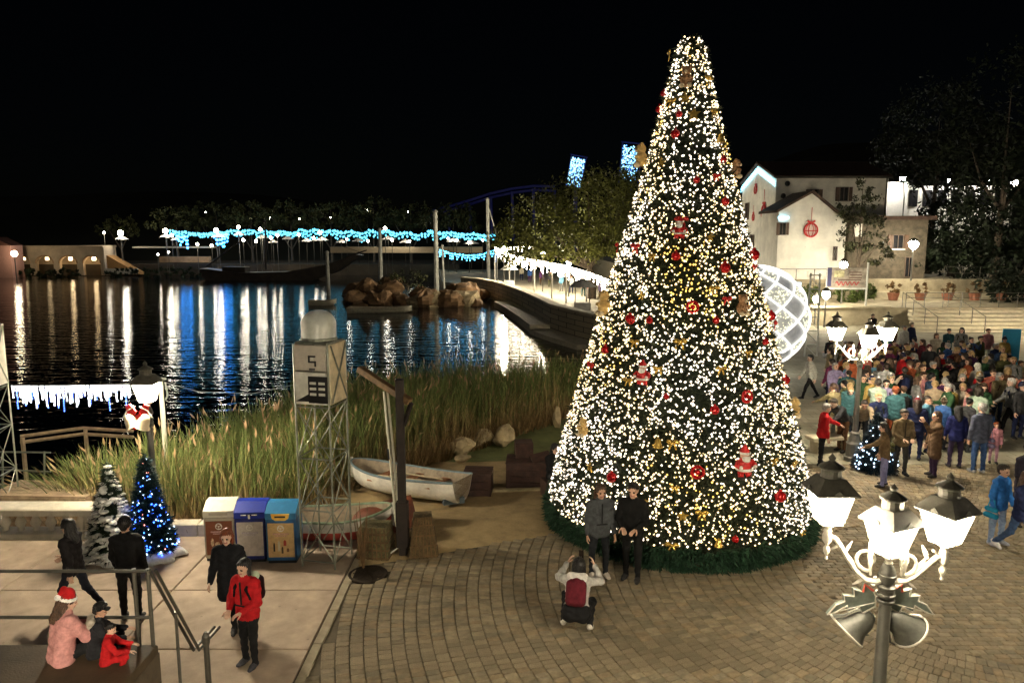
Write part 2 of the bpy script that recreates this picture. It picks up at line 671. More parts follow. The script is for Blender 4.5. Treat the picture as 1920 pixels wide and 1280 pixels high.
# hair, hats and bags, in the head's (or chest's) own frame
def _sdf_me(name, pr, h, k=.02):
    v, q, m = sdf_mesh(pr, h, k)
    if name.startswith('hair'):
        # locks of hair: grooves running down from the crown
        fn = np.cross(v[q[:, 2]] - v[q[:, 0]], v[q[:, 3]] - v[q[:, 1]])
        vn = np.zeros_like(v)
        for c_ in range(4):
            np.add.at(vn, q[:, c_], fn)
        vn /= np.linalg.norm(vn, axis=1)[:, None] + 1e-9
        phi = np.arctan2(v[:, 0], v[:, 1] + .03)
        v = v + vn * (.0055 * np.sin(19 * phi + 3 * np.sin(22 * v[:, 2])) + .004 * np.sin(31 * phi - 14 * v[:, 2]))[:, None]
    return np_mesh(name, v, q, [None] * (int(m.max()) + 1), mi=m, smooth=True)


cap_ = [(A(0, -.034, .045), A(0, -.02, .05), .097, .092, 0)]
HAIR = {
    'short': _sdf_me('hair_short', cap_ + [(A(0, -.06, .0), A(0, -.07, -.03), .06, .05, 0), (A(-.03, .05, .1), A(.04, .045, .105), .03, .028, 0)], .011),
    'long': _sdf_me('hair_long', cap_ + [(A(s * .06, -.045, .0), A(s * .065, -.07, -.19), .05, .045, 0) for s in (-1, 1)] + [(A(0, -.07, .0), A(0, -.115, -.24), .07, .06, 0), (A(.02, .04, .11), A(.075, .03, .02), .022, .026, 0), (A(-.01, .045, .11), A(-.075, .03, .02), .02, .026, 0)], .011),
    'bob': _sdf_me('hair_bob', cap_ + [(A(s * .075, -.02, .02), A(s * .078, -.012, -.09), .036, .036, 0) for s in (-1, 1)] + [(A(0, -.06, .0), A(0, -.075, -.08), .065, .055, 0), (A(-.02, .052, .1), A(.065, .04, .06), .024, .024, 0)], .011),
    'tail': _sdf_me('hair_tail', cap_ + [(A(0, -.12, .05), A(0, -.15, -.02), .035, .035, 0), (A(0, -.15, -.02), A(0, -.14, -.15), .035, .018, 0)], .014),
    'bun': _sdf_me('hair_bun', cap_ + [(A(0, -.1, .11), A(0, -.11, .12), .045, .045, 0), (A(0, -.06, .0), A(0, -.065, -.02), .055, .05, 0)], .014),
}
HATS = {
    'beanie': _sdf_me('hat_beanie', [(A(0, -.025, .062), A(0, -.025, .085), .1, .085, 0), (A(0, -.02, .045), A(0, -.02, .05), .104, .104, 0, A(1, 1, .35)), (A(0, -.03, .185), A(0, -.03, .19), .026, .026, 1)], .014),
    'cap': _sdf_me('hat_cap', [(A(0, -.025, .055), A(0, -.02, .065), .1, .095, 0), (A(-.03, .1, .055), A(.03, .1, .055), .055, .055, 0, A(1, 1, .16))], .012, .01),
    'hood': _sdf_me('hat_hood', [(A(0, -.04, .05), A(0, -.035, .02), .112, .112, 0), (A(0, -.07, -.05), A(0, -.06, -.13), .105, .1, 0)], .016),
    'santa': _sdf_me('hat_santa', [(A(0, -.02, .06), A(0, -.025, .1), .1, .092, 0), (A(0, -.03, .12), A(.05, -.09, .19), .075, .04, 0), (A(.05, -.09, .19), A(.1, -.14, .12), .04, .024, 0),
                                   (A(0, -.016, .045), A(0, -.016, .052), .116, .116, 1, A(1, 1, .34)), (A(.11, -.15, .1), A(.11, -.15, .1), .038, .038, 1)], .013, .012),
}
PACK = _sdf_me('backpack_shape', [(A(-.085, -.2, -.16), A(-.085, -.2, .08), .075, .075, 0), (A(.085, -.2, -.16), A(.085, -.2, .08), .075, .075, 0), (A(0, -.2, -.16), A(0, -.2, .1), .08, .085, 0),
                                  (A(-.07, -.27, -.16), A(.07, -.27, -.16), .05, .05, 0), (A(-.09, -.14, .16), A(-.1, .02, .19), .022, .022, 1), (A(.09, -.14, .16), A(.1, .02, .19), .022, .022, 1),
                                  (A(-.1, .02, .19), A(-.1, .125, .08), .02, .02, 1), (A(.1, .02, .19), A(.1, .125, .08), .02, .02, 1), (A(-.1, .125, .08), A(-.15, .1, -.08), .02, .02, 1), (A(.1, .125, .08), A(.15, .1, -.08), .02, .02, 1)], .018, .03)
FURHOOD = _sdf_me('fur_hood_shape', [(A(-.1, -.1, .2), A(.1, -.1, .2), .06, .06, 0), (A(-.1, -.1, .2), A(-.05, -.14, .06), .055, .04, 0), (A(.1, -.1, .2), A(.05, -.14, .06), .055, .04, 0), (A(0, -.14, .12), A(0, -.15, .02), .06, .04, 0)], .018, .04)
BAG = _sdf_me('bag_shape', [(A(-.1, 0, -.13), A(.1, 0, -.13), .055, .055, 0), (A(-.09, 0, .0), A(.09, 0, .0), .05, .05, 0), (A(-.08, 0, .03), A(-.04, 0, .2), .012, .012, 0), (A(.08, 0, .03), A(.04, 0, .2), .012, .012, 0), (A(-.04, 0, .2), A(.04, 0, .2), .012, .012, 0)], .016, .03)

PHONE = MB().cbox((0, 0, 0), (.075, .012, .15), .004).mesh('phone_shape', [None])
ZIP = MB().box((0, .128, .0), (.016, .02, .36)).box((0, .132, -.2), (.2, .012, .02)).mesh('zip_shape', [None])
CLOTH = {}


def cloth(c, rough=.85):
    key = tuple(round(x, 3) for x in c)
    if key not in CLOTH:
        CLOTH[key] = mat('cloth_%d' % len(CLOTH), c, rough, var=.16, scale=14, bump=.9, bscale=13, spec=.2)
    return CLOTH[key]


SKINS = [mat('skin_%d' % i, c, .55, var=.06, scale=20, spec=.35) for i, c in enumerate([(.55, .33, .23), (.6, .38, .28), (.48, .28, .19), (.62, .42, .33)])]
EYE_M = mat('eye_dark', (.02, .015, .012), .2, var=0)
LIP_M = mat('lip', (.42, .16, .14), .5, var=0)
HAIRC = {'black': (.008, .007, .007), 'dark': (.02, .013, .009), 'brown': (.06, .03, .015), 'red': (.2, .05, .018), 'blond': (.4, .27, .12), 'grey': (.3, .29, .28), 'white': (.65, .63, .6)}


def person(loc, face, pose, top, legs, label, shoe=(.03, .03, .03), hair='short', hairc='dark', hat=None, hatc=None, pack=None, garment='jacket', s=1.0, h=.022, hand='relaxed',
           group='people in the crowd on the square', skin=None, fur=None, bag=None, bulk=1.0, name='person', zipc=None, phone=None):
    """face: direction the person faces, degrees, 0 = away from the camera, 90 = to the photograph's left, 180 = to the camera"""
    me, HM, CM = body_mesh(pose, garment, h, hand, bulk)
    o = mesh_obj(name, me, loc=loc, rz=R(face))
    o.scale = (s, s, s)
    sk = SKINS[skin if skin is not None else random.randrange(4)]
    for i, m in enumerate((sk, cloth(top), cloth(legs), cloth(shoe, .6), EYE_M, LIP_M)):
        o.material_slots[i].link = 'OBJECT'
        o.material_slots[i].material = m

    def kid(n, me_, mx, ms):
        c = mesh_obj(n, me_, o, matrix=mx)
        for i, m in enumerate(ms[:len(c.material_slots)]):
            c.material_slots[i].link = 'OBJECT'
            c.material_slots[i].material = m
        return c
    if hair:
        kid('hair', HAIR[hair], HM, [mat('hair_' + hairc, HAIRC[hairc], .38, var=.35, scale=25, bump=.9, bscale=45)])
    if hat:
        kid('santa_hat' if hat == 'santa' else hat, HATS[hat], HM, [cloth(hatc or (.03, .03, .03)), cloth((.75, .73, .7))])
    if pack:
        kid('backpack', PACK, CM, [cloth(pack), cloth(tuple(x * .5 for x in pack))])
    if phone:
        kid('phone', PHONE, HM @ Matrix.Translation(phone), [EYE_M])
    if zipc:
        kid('zip', ZIP, CM, [cloth(zipc)])
    if fur:
        kid('fur_hood', FURHOOD, CM, [cloth(fur)])
    if bag:
        kid('handbag', BAG, CM @ Matrix.Translation((.27, .02, -.42)) @ Matrix.Rotation(PI / 2, 4, 'Z'), [cloth(bag)])
    prop(o, label, 'person', group)
    return o
# ------------------------------------------------------------------ the setting: lake, banks, square, terraces, hills
WATER_Z = -0.7


def sheet(name, x0, x1, y0, y1, nx, ny, zf, material, kind='structure', label=None):
    xs, ys = np.linspace(x0, x1, nx), np.linspace(y0, y1, ny)
    X, Y = np.meshgrid(xs, ys, indexing='ij')
    Z = zf(X, Y) if callable(zf) else np.full_like(X, zf)
    v = np.stack([X, Y, Z], -1).reshape(-1, 3)
    i = np.arange((nx - 1) * ny).reshape(nx - 1, ny)[:, :-1].ravel()
    f = np.stack([i, i + ny, i + ny + 1, i + 1], 1)
    o = mesh_obj(name, np_mesh(name, v, f, material, smooth=True))
    return prop(o, label=label, kind=kind)


def wob(X, Y, s, seed=0.0):
    return (np.sin(X * s + seed) * np.cos(Y * s * 1.3 + seed * 2) + .5 * np.sin(X * s * 2.3 + Y * s * 1.7 + seed) + .25 * np.sin(X * s * 5.1 - Y * s * 4.3 + seed)) / 1.75


soil_m = mat('lake_bed_mud', (.03, .028, .02), .9, var=.2, scale=.6)
sheet('ground', -1500, 1500, -300, 2200, 12, 12, -2.6, soil_m)

water_m = bpy.data.materials.new('lake_water')
water_m.use_nodes = True
nt = water_m.node_tree
bs = nt.nodes['Principled BSDF']
bs.inputs['Base Color'].default_value = (.002, .004, .006, 1)
bs.inputs['Roughness'].default_value = .05
bs.inputs['IOR'].default_value = 1.33
tc = nt.nodes.new('ShaderNodeTexCoord')
mp = nt.nodes.new('ShaderNodeMapping')
mp.inputs['Scale'].default_value = (.3, 1.0, 1.0)
n1 = nt.nodes.new('ShaderNodeTexNoise')
n1.inputs['Scale'].default_value = 1.8
n1.inputs['Detail'].default_value = 3.5
n1.inputs['Roughness'].default_value = .55
bp = nt.nodes.new('ShaderNodeBump')
bp.inputs['Strength'].default_value = .4
bp.inputs['Distance'].default_value = .14
nt.links.new(tc.outputs['Object'], mp.inputs['Vector'])
nt.links.new(mp.outputs['Vector'], n1.inputs['Vector'])
nt.links.new(n1.outputs['Fac'], bp.inputs['Height'])
nt.links.new(bp.outputs['Normal'], bs.inputs['Normal'])
sheet('lake_water', -260, 160, 14.4, 175, 6, 6, WATER_Z, water_m)

# --- the square: one base slab with the shape of the shore, surfaces laid on it
edge = [(-40, -12), (70, -12), (70, 90), (13, 90), (9.5, 60), (6.5, 46), (4.6, 40), (3.9, 31), (3.0, 21), (2.1, 17.6), (1.15, 15.0), (-1.2, 14.0), (-2.88, 13.35), (-3.05, 14.75), (-40, 14.75)]
mb = MB()
n = len(edge)
mb.add([(x, y, -.035) for x, y in edge] + [(x, y, -2.4) for x, y in edge], [tuple(range(n))] + [(k, n + k, n + (k + 1) % n, (k + 1) % n) for k in range(n)])
joint_m = mat('joint_sand', (.12, .098, .064), .95, var=.2, scale=3, bump=.4)
square = prop(mb.build('square_pavement', joint_m), kind='structure')

# concrete slabs, left of the paving: each a slab of its own
conc_m = mat('concrete_slab', (.41, .32, .24), .85, var=.12, scale=2.2, bump=.3, bscale=60, objrand=.1, stain=.26)
slab_me = {}
xs = [-40, -28, -20, -15.2, -12.0, -8.9, -5.9, -3.02]
ys = [-12, -3, 2.2, 5.0, 7.7, 10.25, 12.1, 14.74]
for i in range(len(xs) - 1):
    for j in range(len(ys) - 1):
        x0, x1, y0, y1 = xs[i] + .012, xs[i + 1] - .012, ys[j] + .012, ys[j + 1] - .012
        key = (round(x1 - x0, 3), round(y1 - y0, 3))
        if key not in slab_me:
            slab_me[key] = MB().cbox((0, 0, -.02), (key[0], key[1], .04), .008).mesh('concrete_slab', conc_m)
        mesh_obj('concrete_slab', slab_me[key], square, loc=((x0 + x1) / 2, (y0 + y1) / 2, random.uniform(-.002, .002)))

# kerb strip between concrete and pavers
kerb_m = mat('kerb_stone', (.34, .29, .2), .85, var=.15, scale=5, bump=.3, objrand=.1)
kerb_me = MB().cbox((0, 0, -.02), (.14, .985, .042), .008).mesh('kerb_stone', kerb_m)
for j in range(10):
    mesh_obj('kerb_stone', kerb_me, square, loc=(-2.93, 3.9 + j, random.uniform(-.002, .003)))

# concentric rings of pavers
PC = (8.0, 12.4)
pav_col = [(.25, .2, .124), (.222, .178, .113), (.275, .225, .143), (.235, .194, .128), (.255, .193, .114), (.2, .164, .106)]
paver_m = mat('paver', (.245, .196, .124), .8, var=.18, scale=7, bump=.6, bscale=45, objrand=.2)
paver_t = mat('paver_far', (.262, .202, .118), .8, var=.16, scale=7, bump=.5, bscale=45, attr='tint', stain=.3, sscale=.6)


def sand_line(x):
    return 13.0 + (x + 2.9) * .41 if x < 1.2 else 14.7 + (x - 1.2) * 3.2


slots = []
ri = 0
r_ = 2.75
yy = PC[1] - 2.7
row = 0
while yy < PC[1] + 2.7:
    xx = PC[0] - 2.7 + (.1 if row % 2 else 0)
    while xx < PC[0] + 2.7:
        L = random.uniform(.19, .23)
        if math.hypot(xx + L / 2 - PC[0], yy - PC[1]) < 2.63 and yy < 19.2 and xx < 14.9:
            slots.append((xx + L / 2, yy, 0.0, L - .016, .105))
        xx += L
    yy += .119
    row += 1
while r_ < 12.8:
    w = .205
    nseg = max(6, int(2 * PI * r_ / .118))
    ph = random.random()
    a0 = 0.0
    k = 0
    while a0 < 2 * PI - .5 / nseg:
        da = 2 * PI / nseg * random.uniform(.82, 1.18)
        da = min(da, 2 * PI - a0)
        a = a0 + da / 2 + ph
        a0 += da
        x, y = PC[0] + r_ * math.cos(a), PC[1] + r_ * math.sin(a)
        if x < -2.78 or x > 15 or y < 5.5 or y > 19.2 or y > sand_line(x):
            continue
        if math.hypot(x + 2.62, y - 12.72) < .36:
            continue
        slots.append((x, y, a, w - .015, r_ * da - .01))
    r_ += w
    ri += 1
unit = MB().cbox((0, 0, -.5), (1, 1, 1), .07).mesh('paver', paver_m)
# those that show largest in the photograph (nearest ones in the frame) are pieces of their own
def seen_size(s):
    x, y = s[0], s[1]
    d = math.hypot(y, CAM_H)
    inside = abs(x) < y * .66 and y > 9.75
    return d if inside else 1e6 + d
order = sorted(range(len(slots)), key=lambda i: seen_size(slots[i]))
for i in order[:300]:
    x, y, a, w, L = slots[i]
    o = mesh_obj('paver', unit, square, loc=(x, y, random.uniform(-.004, .004)))
    o.rotation_euler = (random.uniform(-.012, .012), random.uniform(-.012, .012), a)
    o.scale = (w, L, .034)
rest = order[300:]
base = np.array([v.co[:] for v in unit.vertices])
quads = [p.vertices[:] for p in unit.polygons if len(p.vertices) == 4]
topf = [p.vertices[:] for p in unit.polygons if len(p.vertices) == 8 and p.normal.z > .5][0]
t = list(topf)
tq = [(t[0], t[1], t[2], t[7]), (t[7], t[2], t[3], t[6]), (t[6], t[3], t[4], t[5])]
ff = np.array(quads[8:] + tq + quads[:8])
VV, FF, CC = [], [], []
for n_, i in enumerate(rest):
    x, y, a, w, L = slots[i]
    b = base * A(w, L, .034)
    c, s = math.cos(a), math.sin(a)
    tx, ty = random.uniform(-.012, .012), random.uniform(-.012, .012)
    z = b[:, 2] + b[:, 0] * tx + b[:, 1] * ty + random.uniform(-.004, .004)
    VV.append(np.stack([x + c * b[:, 0] - s * b[:, 1], y + s * b[:, 0] + c * b[:, 1], z], 1))
    FF.append(ff + n_ * len(base))
    col = A(*random.choice(pav_col)) * random.uniform(.85, 1.15)
    CC.append(np.tile(col, (len(ff), 1)))
prop(mesh_obj('paver_field', np_mesh('paver_field', np.concatenate(VV), np.concatenate(FF), paver_t, colors=np.concatenate(CC)), square), kind='stuff')

# iron tree-pit cover set into the pavers
mb = MB().lathe([(.355, -.03), (.355, .004), (.32, .008), (.30, .002), (.02, .002)], (0, 0, 0), 24)
for k in range(12):
    a = k * PI / 6
    mb.box((.17 * math.cos(a), .17 * math.sin(a), .004), (.2, .02, .012), rz=a)
prop(mb.build('pit_cover', mat('cast_iron', (.04, .03, .022), .6, .6, var=.2, bump=.3), loc=(-2.62, 12.72, .0)), 'round dark iron pit cover set in the paving by the wooden post', 'pit cover')

# far paving of the square (beyond where single stones can be told apart)
fm = bpy.data.materials.new('far_paving')
fm.use_nodes = True
nt = fm.node_tree
bs = nt.nodes['Principled BSDF']
bs.inputs['Roughness'].default_value = .8
bk = nt.nodes.new('ShaderNodeTexBrick')
bk.inputs['Color1'].default_value = (.36, .335, .25, 1)
bk.inputs['Color2'].default_value = (.31, .285, .205, 1)
bk.inputs['Mortar'].default_value = (.19, .17, .12, 1)
bk.inputs['Scale'].default_value = 1.0
bk.inputs['Brick Width'].default_value = .6
bk.inputs['Row Height'].default_value = .4
bk.inputs['Mortar Size'].default_value = .012
tcn = nt.nodes.new('ShaderNodeTexCoord')
nt.links.new(tcn.outputs['Object'], bk.inputs['Vector'])
nzz = nt.nodes.new('ShaderNodeTexNoise')
nzz.inputs['Scale'].default_value = .8
nzz.inputs['Detail'].default_value = 6
nt.links.new(tcn.outputs['Object'], nzz.inputs['Vector'])
mxx = nt.nodes.new('ShaderNodeMix')
mxx.data_type = 'RGBA'
mxx.blend_type = 'OVERLAY'
mxx.inputs['Factor'].default_value = .5
nt.links.new(bk.outputs['Color'], mxx.inputs['A'])
nt.links.new(nzz.outputs['Fac'], mxx.inputs['B'])
nt.links.new(mxx.outputs['Result'], bs.inputs['Base Color'])
far = [(3.05, 19.22), (69, 19.22), (69, 50), (16, 50), (16, 89), (13.1, 89), (9.6, 60), (6.6, 46), (4.7, 40), (4.0, 31)]
prop(MB().add([(x, y, 0) for x, y in far], [tuple(range(len(far)))]).build('far_square_paving', fm), kind='structure')
side = [(15.02, -11), (69, -11), (69, 19.2), (15.02, 19.2)]
prop(MB().add([(x, y, 0) for x, y in side], [(0, 1, 2, 3)]).build('side_square_paving', fm), kind='structure')
near = [(-2.8, -11), (15, -11), (15, 5.45), (-2.8, 5.45)]
prop(MB().add([(x, y, 0) for x, y in near], [(0, 1, 2, 3)]).build('near_square_paving', fm), kind='structure')

# sandy beach with the boats
sand_m = mat('beach_sand', (.33, .24, .12), .95, var=.16, scale=2.5, bump=.7, bscale=18)


def sand_z(X, Y):
    e = np.where(X < 1.2, 13.0 + (X + 2.9) * .41, 14.7 + (X - 1.2) * 3.2)
    e = np.where(X < -3.0, 14.85, e)
    d = Y - e
    z = np.where(d < .1, -.05 + d * .5, .0 - np.clip(d - 1.2, 0, 9) * .06)
    z = np.where(d < -.2, -.2, z)
    return z + wob(X, Y, 2.1) * .018 - np.clip(-(X + 6.6), 0, 2) * .2


sheet('beach_sand', -7.2, 3.4, 12.4, 20.5, 70, 60, sand_z, sand_m)

# marshy bank under the reeds, green with weed
marsh_m = mat('marsh_weed', (.115, .13, .04), .9, var=.22, scale=1.4, bump=.8, bscale=12)


def marsh_z(X, Y):
    back = np.interp(X, [-16, -9, -6, -4, -2, 0, 4], [16.9, 17.6, 21, 25, 28.5, 30, 30.5])
    d = back - Y
    return np.clip(-.42 + wob(X, Y, 1.3, 2) * .06 - np.clip(.8 - d, 0, 3) * .55, -2, 0)


sheet('marsh_bank', -14, 4.4, 14.6, 32, 70, 60, marsh_z, marsh_m)

# --- terraces at the back of the square
stone_m = mat('terrace_stone', (.36, .31, .21), .85, var=.16, scale=2, bump=.5, bscale=14)
pale_m = mat('pale_step_stone', (.56, .5, .36), .8, var=.1, scale=3, bump=.3)
terr = prop(MB().span((16, 50.0, -2), (70, 57.4, 1.2)).build('lower_terrace', stone_m), kind='structure')
prop(MB().span((12.5, 57.4, -2), (75, 120, 2.65)).build('upper_terrace', stone_m), kind='structure')
# wall copings
mb = MB()
for k in range(18):
    x0 = 16 + k * .535
    mb.box((x0 + .26, 50.0, 1.26), (.52, .4, .1))
mb.build('coping', pale_m, terr)

steps = empty('stone_steps', (25.6, 46.4, 0), 0, 'broad flight of pale stone steps rising behind the crowd', 'steps')
for k in range(6):
    mb = MB().cbox((5.4, .38 + k * .6, .1 + k * .2 - .1), (10.8 - k * .5, .72, .19), .03)
    mb.build('step', pale_m, steps)

# dark hills around the lake
hill_m = mat('dark_hill', (.018, .02, .012), .95, var=.3, scale=.05)


def hill_z(X, Y):
    base = 5 + 9 * np.clip((Y - 150) / 90, 0, 1) + 7 * wob(X, Y, .012) + np.clip((X - 20) / 150, 0, 1) * 35 * np.clip((Y - 110) / 120, 0, 1)
    return np.clip((Y - 138 + wob(X, X * .3, .04) * 4) * .3 - 1.5, -2.5, base)


sheet('hills', -600, 500, 120, 700, 90, 60, hill_z, hill_m)
# ------------------------------------------------------------------ the big Christmas tree
TC = Vector((3.6, 15.55, 0))
TREE_H = 10.05


def tree_r(z):
    """outline of the tree: radius at height z"""
    return float(np.interp(z, [0, .3, 1.4, 3.1, 5.4, 7.7, 9.2, 9.8, 10.05], [2.78, 2.76, 2.55, 2.08, 1.42, .76, .38, .25, .09]))


def sprays(n, zf, rf, size, rng, droop=.3, blades=6, width=.022):
    """needle sprays: thin leaf triangles fanning out around n sites on a cone"""
    z = zf(n)
    r = np.array([rf(a) for a in z])
    th = rng.uniform(0, 2 * PI, n)
    V, C = [], []
    cen = np.stack([r * np.cos(th), r * np.sin(th), z], 1)
    out = np.stack([np.cos(th), np.sin(th), np.zeros(n)], 1)
    for b in range(blades):
        d = out * rng.uniform(.3, 1, (n, 1)) + rng.normal(0, .55, (n, 3))
        d[:, 2] -= droop
        d /= np.linalg.norm(d, axis=1)[:, None]
        L = size * rng.uniform(.6, 1.3, (n, 1))
        s = np.cross(d, rng.normal(0, 1, (n, 3)))
        s /= np.linalg.norm(s, axis=1)[:, None]
        w = width * rng.uniform(.7, 1.4, (n, 1))
        V.append(np.stack([cen - s * w, cen + s * w, cen + d * L], 1))
        C.append(rng.uniform(.6, 1.4, n))
    V = np.concatenate(V).reshape(-1, 3)
    f = np.arange(len(V)).reshape(-1, 3)
    return V, f, np.concatenate(C)


big = empty('christmas_tree', TC, 0, 'giant cone-shaped Christmas tree covered in warm white lights and ornaments', 'Christmas tree')
rng = np.random.default_rng(3)
prof = [(tree_r(z) - .16 if z < 9.9 else .03, z) for z in np.linspace(.12, 10.0, 24)]
MB().lathe(prof, n=40).build('core', mat('tree_core', (.012, .018, .01), .95, var=.2), big)
needle_m = mat('tree_needles', (.02, .045, .018), .6, var=.1, attr='tint', spec=.3)


def zpick(n):
    out = []
    while len(out) < n:
        z = rng.uniform(.18, 10.0, n)
        keep = rng.uniform(0, 2.7, n) < np.array([tree_r(a) + .12 for a in z])
        out.extend(z[keep])
    return np.array(out[:n])


V, f, c = sprays(13000, zpick, lambda z: tree_r(z) - rng.uniform(.0, .14), .15, rng)
mesh_obj('foliage', np_mesh('tree_foliage', V, f, needle_m, colors=np.array([.026, .034, .016]) * c[:, None]), big)
V, f, c = sprays(2600, lambda n: rng.uniform(.03, .42, n), lambda z: 2.82 - rng.uniform(0, .12), .17, rng, droop=.5, blades=8)
mesh_obj('skirt', np_mesh('tree_skirt', V, f, needle_m, colors=np.array([.02, .055, .028]) * c[:, None]), big)

# fairy-light bulbs, too many and too small to tell apart: one part per colour
octa = np.array([(1, 0, 0), (-1, 0, 0), (0, 1, 0), (0, -1, 0), (0, 0, 1), (0, 0, -1)], float)
octf = np.array([(0, 2, 4), (2, 1, 4), (1, 3, 4), (3, 0, 4), (2, 0, 5), (1, 2, 5), (3, 1, 5), (0, 3, 5)])


def bulbs_mesh(name, pts, rad, m):
    n = len(pts)
    r = np.asarray(rad).reshape(-1, 1, 1) * np.ones((n, 1, 1))
    V = (np.asarray(pts)[:, None, :] + octa[None] * r).reshape(-1, 3)
    F = (octf[None] + (np.arange(n) * 6)[:, None, None]).reshape(-1, 3)
    return np_mesh(name, V, F, m)


NB = 17000
z = []
while len(z) < NB:
    a = rng.uniform(.42, 10.0, NB)
    z.extend(a[rng.uniform(0, 2.6, NB) < np.array([tree_r(q) + .1 for q in a])])
z = np.array(z[:NB])
th = rng.uniform(0, 2 * PI, NB)
r = np.array([tree_r(a) for a in z]) + rng.uniform(-.06, .07, NB)
pts = np.stack([r * np.cos(th), r * np.sin(th), z], 1)
warm = wob(th * 2.2, z * 1.1, 1.0, .7) + rng.normal(0, .35, NB) + .5 * np.exp(-((z - 5.2) / 1.3) ** 2)
cls = np.where(warm > 1.0, 2, np.where(warm > .0, 1, 0))
for k, (nm, colr, st) in enumerate((('cool', (1, .85, .66), 3.0), ('warm', (1, .74, .38), 2.6), ('amber', (1, .6, .13), 1.9))):
    q = pts[cls == k]
    o = mesh_obj('fairy_lights', bulbs_mesh('fairy_' + nm, q, rng.uniform(.013, .025, len(q)), glow('bulb_' + nm, colr, st)), big)
    prop(o, kind='stuff')


def on_tree(px, py, push=.05):
    """point of the tree's near surface seen at a place of the photograph"""
    a, b, c = ray(px, py)
    best = None
    for t in np.linspace(10, 20, 900):
        p = Vector((a * t, b * t, CAM_H + c * t)) - TC
        rr = tree_r(min(max(p.z, 0), TREE_H))
        e = math.hypot(p.x, p.y) - rr
        if best is None or e < best[0]:
            best = (e, p)
        if e <= 0:
            best = (e, p)
            break
    p = best[1]
    o = Vector((p.x, p.y, 0)).normalized()
    return p + o * push, math.atan2(o.y, o.x)


red_m = mat('bauble_red', (.5, .012, .015), .18, .35, var=.08, spec=.6)
redcloth_m = mat('ribbon_red', (.55, .02, .02), .5, var=.12)
gold_m = mat('bauble_gold', (.75, .5, .12), .25, .7, var=.1)
cream_m = mat('ornament_cream', (.75, .62, .42), .55, var=.12)
white_m = mat('ornament_white', (.78, .75, .7), .6, var=.08)
brown_m = mat('ornament_brown', (.36, .2, .1), .7, var=.15)
skin_m = SKINS[1]

bauble_me = MB().ball((0, 0, 0), .13, 16, 12).lathe([(.035, .12), (.035, .16), (.015, .17)], n=8).mesh('bauble', red_m, True)
ring_me = None
mb = MB()
pth = [(.115 * math.cos(a), 0, .115 * math.sin(a)) for a in np.linspace(0, 2 * PI, 18)]
mb.tube(pth, .035, 8).ball((0, 0, 0), .06, 10, 8, 1)
wreath_me = mb.mesh('wreath', [red_m, red_m], True)
mb = MB()
star = [((.15 if k % 2 == 0 else .065) * math.sin(k * PI / 5), (.15 if k % 2 == 0 else .065) * math.cos(k * PI / 5)) for k in range(10)]
mb.prism(star, .05, Matrix.Rotation(PI / 2, 4, 'X'))
star_me = mb.mesh('star', gold_m)
mb = MB()
for s in (-1, 1):
    mb.ball((s * .085, 0, .02), .075, 10, 8, s=(1, .55, .7))
    mb.tube([(s * .01, 0, 0), (s * .06, .01, -.09), (s * .08, 0, -.17)], [.02, .03, .02], 6, flat=.4)
mb.ball((0, -.02, .01), .035, 8, 6)
bow_me = mb.mesh('bow', redcloth_m, True)
goldbow_me = mb.mesh('gold_bow', gold_m, True)


def orn(name, me, px, py, s=1.0, push=.06):
    p, a = on_tree(px, py, push)
    o = mesh_obj(name, me, big, loc=p)
    o.rotation_euler = (0, 0, a + PI / 2)
    s *= .86
    o.scale = (s, s, s)
    return o


for px, py, s in ((1268, 252, .8), (1250, 176, .6), (1242, 205, .7), (1356, 502, .95), (1356, 378, .7), (1275, 215, .6), (1185, 597, .85), (1220, 600, .6), (1340, 600, .6), (1338, 767, .8), (1150, 893, .9),
                  (1458, 929, 1.0), (1467, 712, .8), (1408, 478, 1.0), (1376, 1008, .6), (1140, 655, .8), (1440, 592, .85), (1268, 480, .8), (1352, 300, .6), (1305, 338, .6), (1430, 640, .6), (1250, 742, .5)):
    orn('bauble', bauble_me, px, py, s)
for px, py, s in ((1397, 742, 1.05), (1307, 883, 1.05), (1186, 598, .8), (1298, 575, 1.0)):
    o = orn('wreath', wreath_me, px, py, s)
for px, py, s in ((1162, 460, 1.0), (1195, 462, 1.0), (1448, 606, 1.0), (1410, 500, .9), (1112, 685, 1.2), (1278, 412, 1.0), (1360, 560, .8), (1340, 330, .7)):
    orn('bow', bow_me, px, py, s)
for px, py, s in ((1260, 100, 1.0), (1325, 148, 1.0), (1300, 215, 1.1), (1335, 210, .9), (1262, 190, .9), (1285, 185, 1.0), (1243, 305, .8), (1338, 540, .8), (1205, 555, .7), (1298, 575, .8), (1192, 640, .8), (1275, 640, 1.0), (1180, 712, .8),
                  (1262, 828, .9), (1448, 862, .8), (1485, 868, .8), (1260, 1020, 1.0), (1500, 1000, 1.1), (1520, 965, .9), (1110, 875, .8), (1265, 912, .7), (1280, 965, .9), (1205, 938, .9), (1315, 960, .9), (1410, 540, .7), (1236, 690, .8),
                  (1330, 445, .7), (1225, 480, .7), (1350, 690, .8), (1400, 660, .7)):
    orn('star' if py % 2 else 'gold_bow', star_me if py % 2 else goldbow_me, px, py, s)

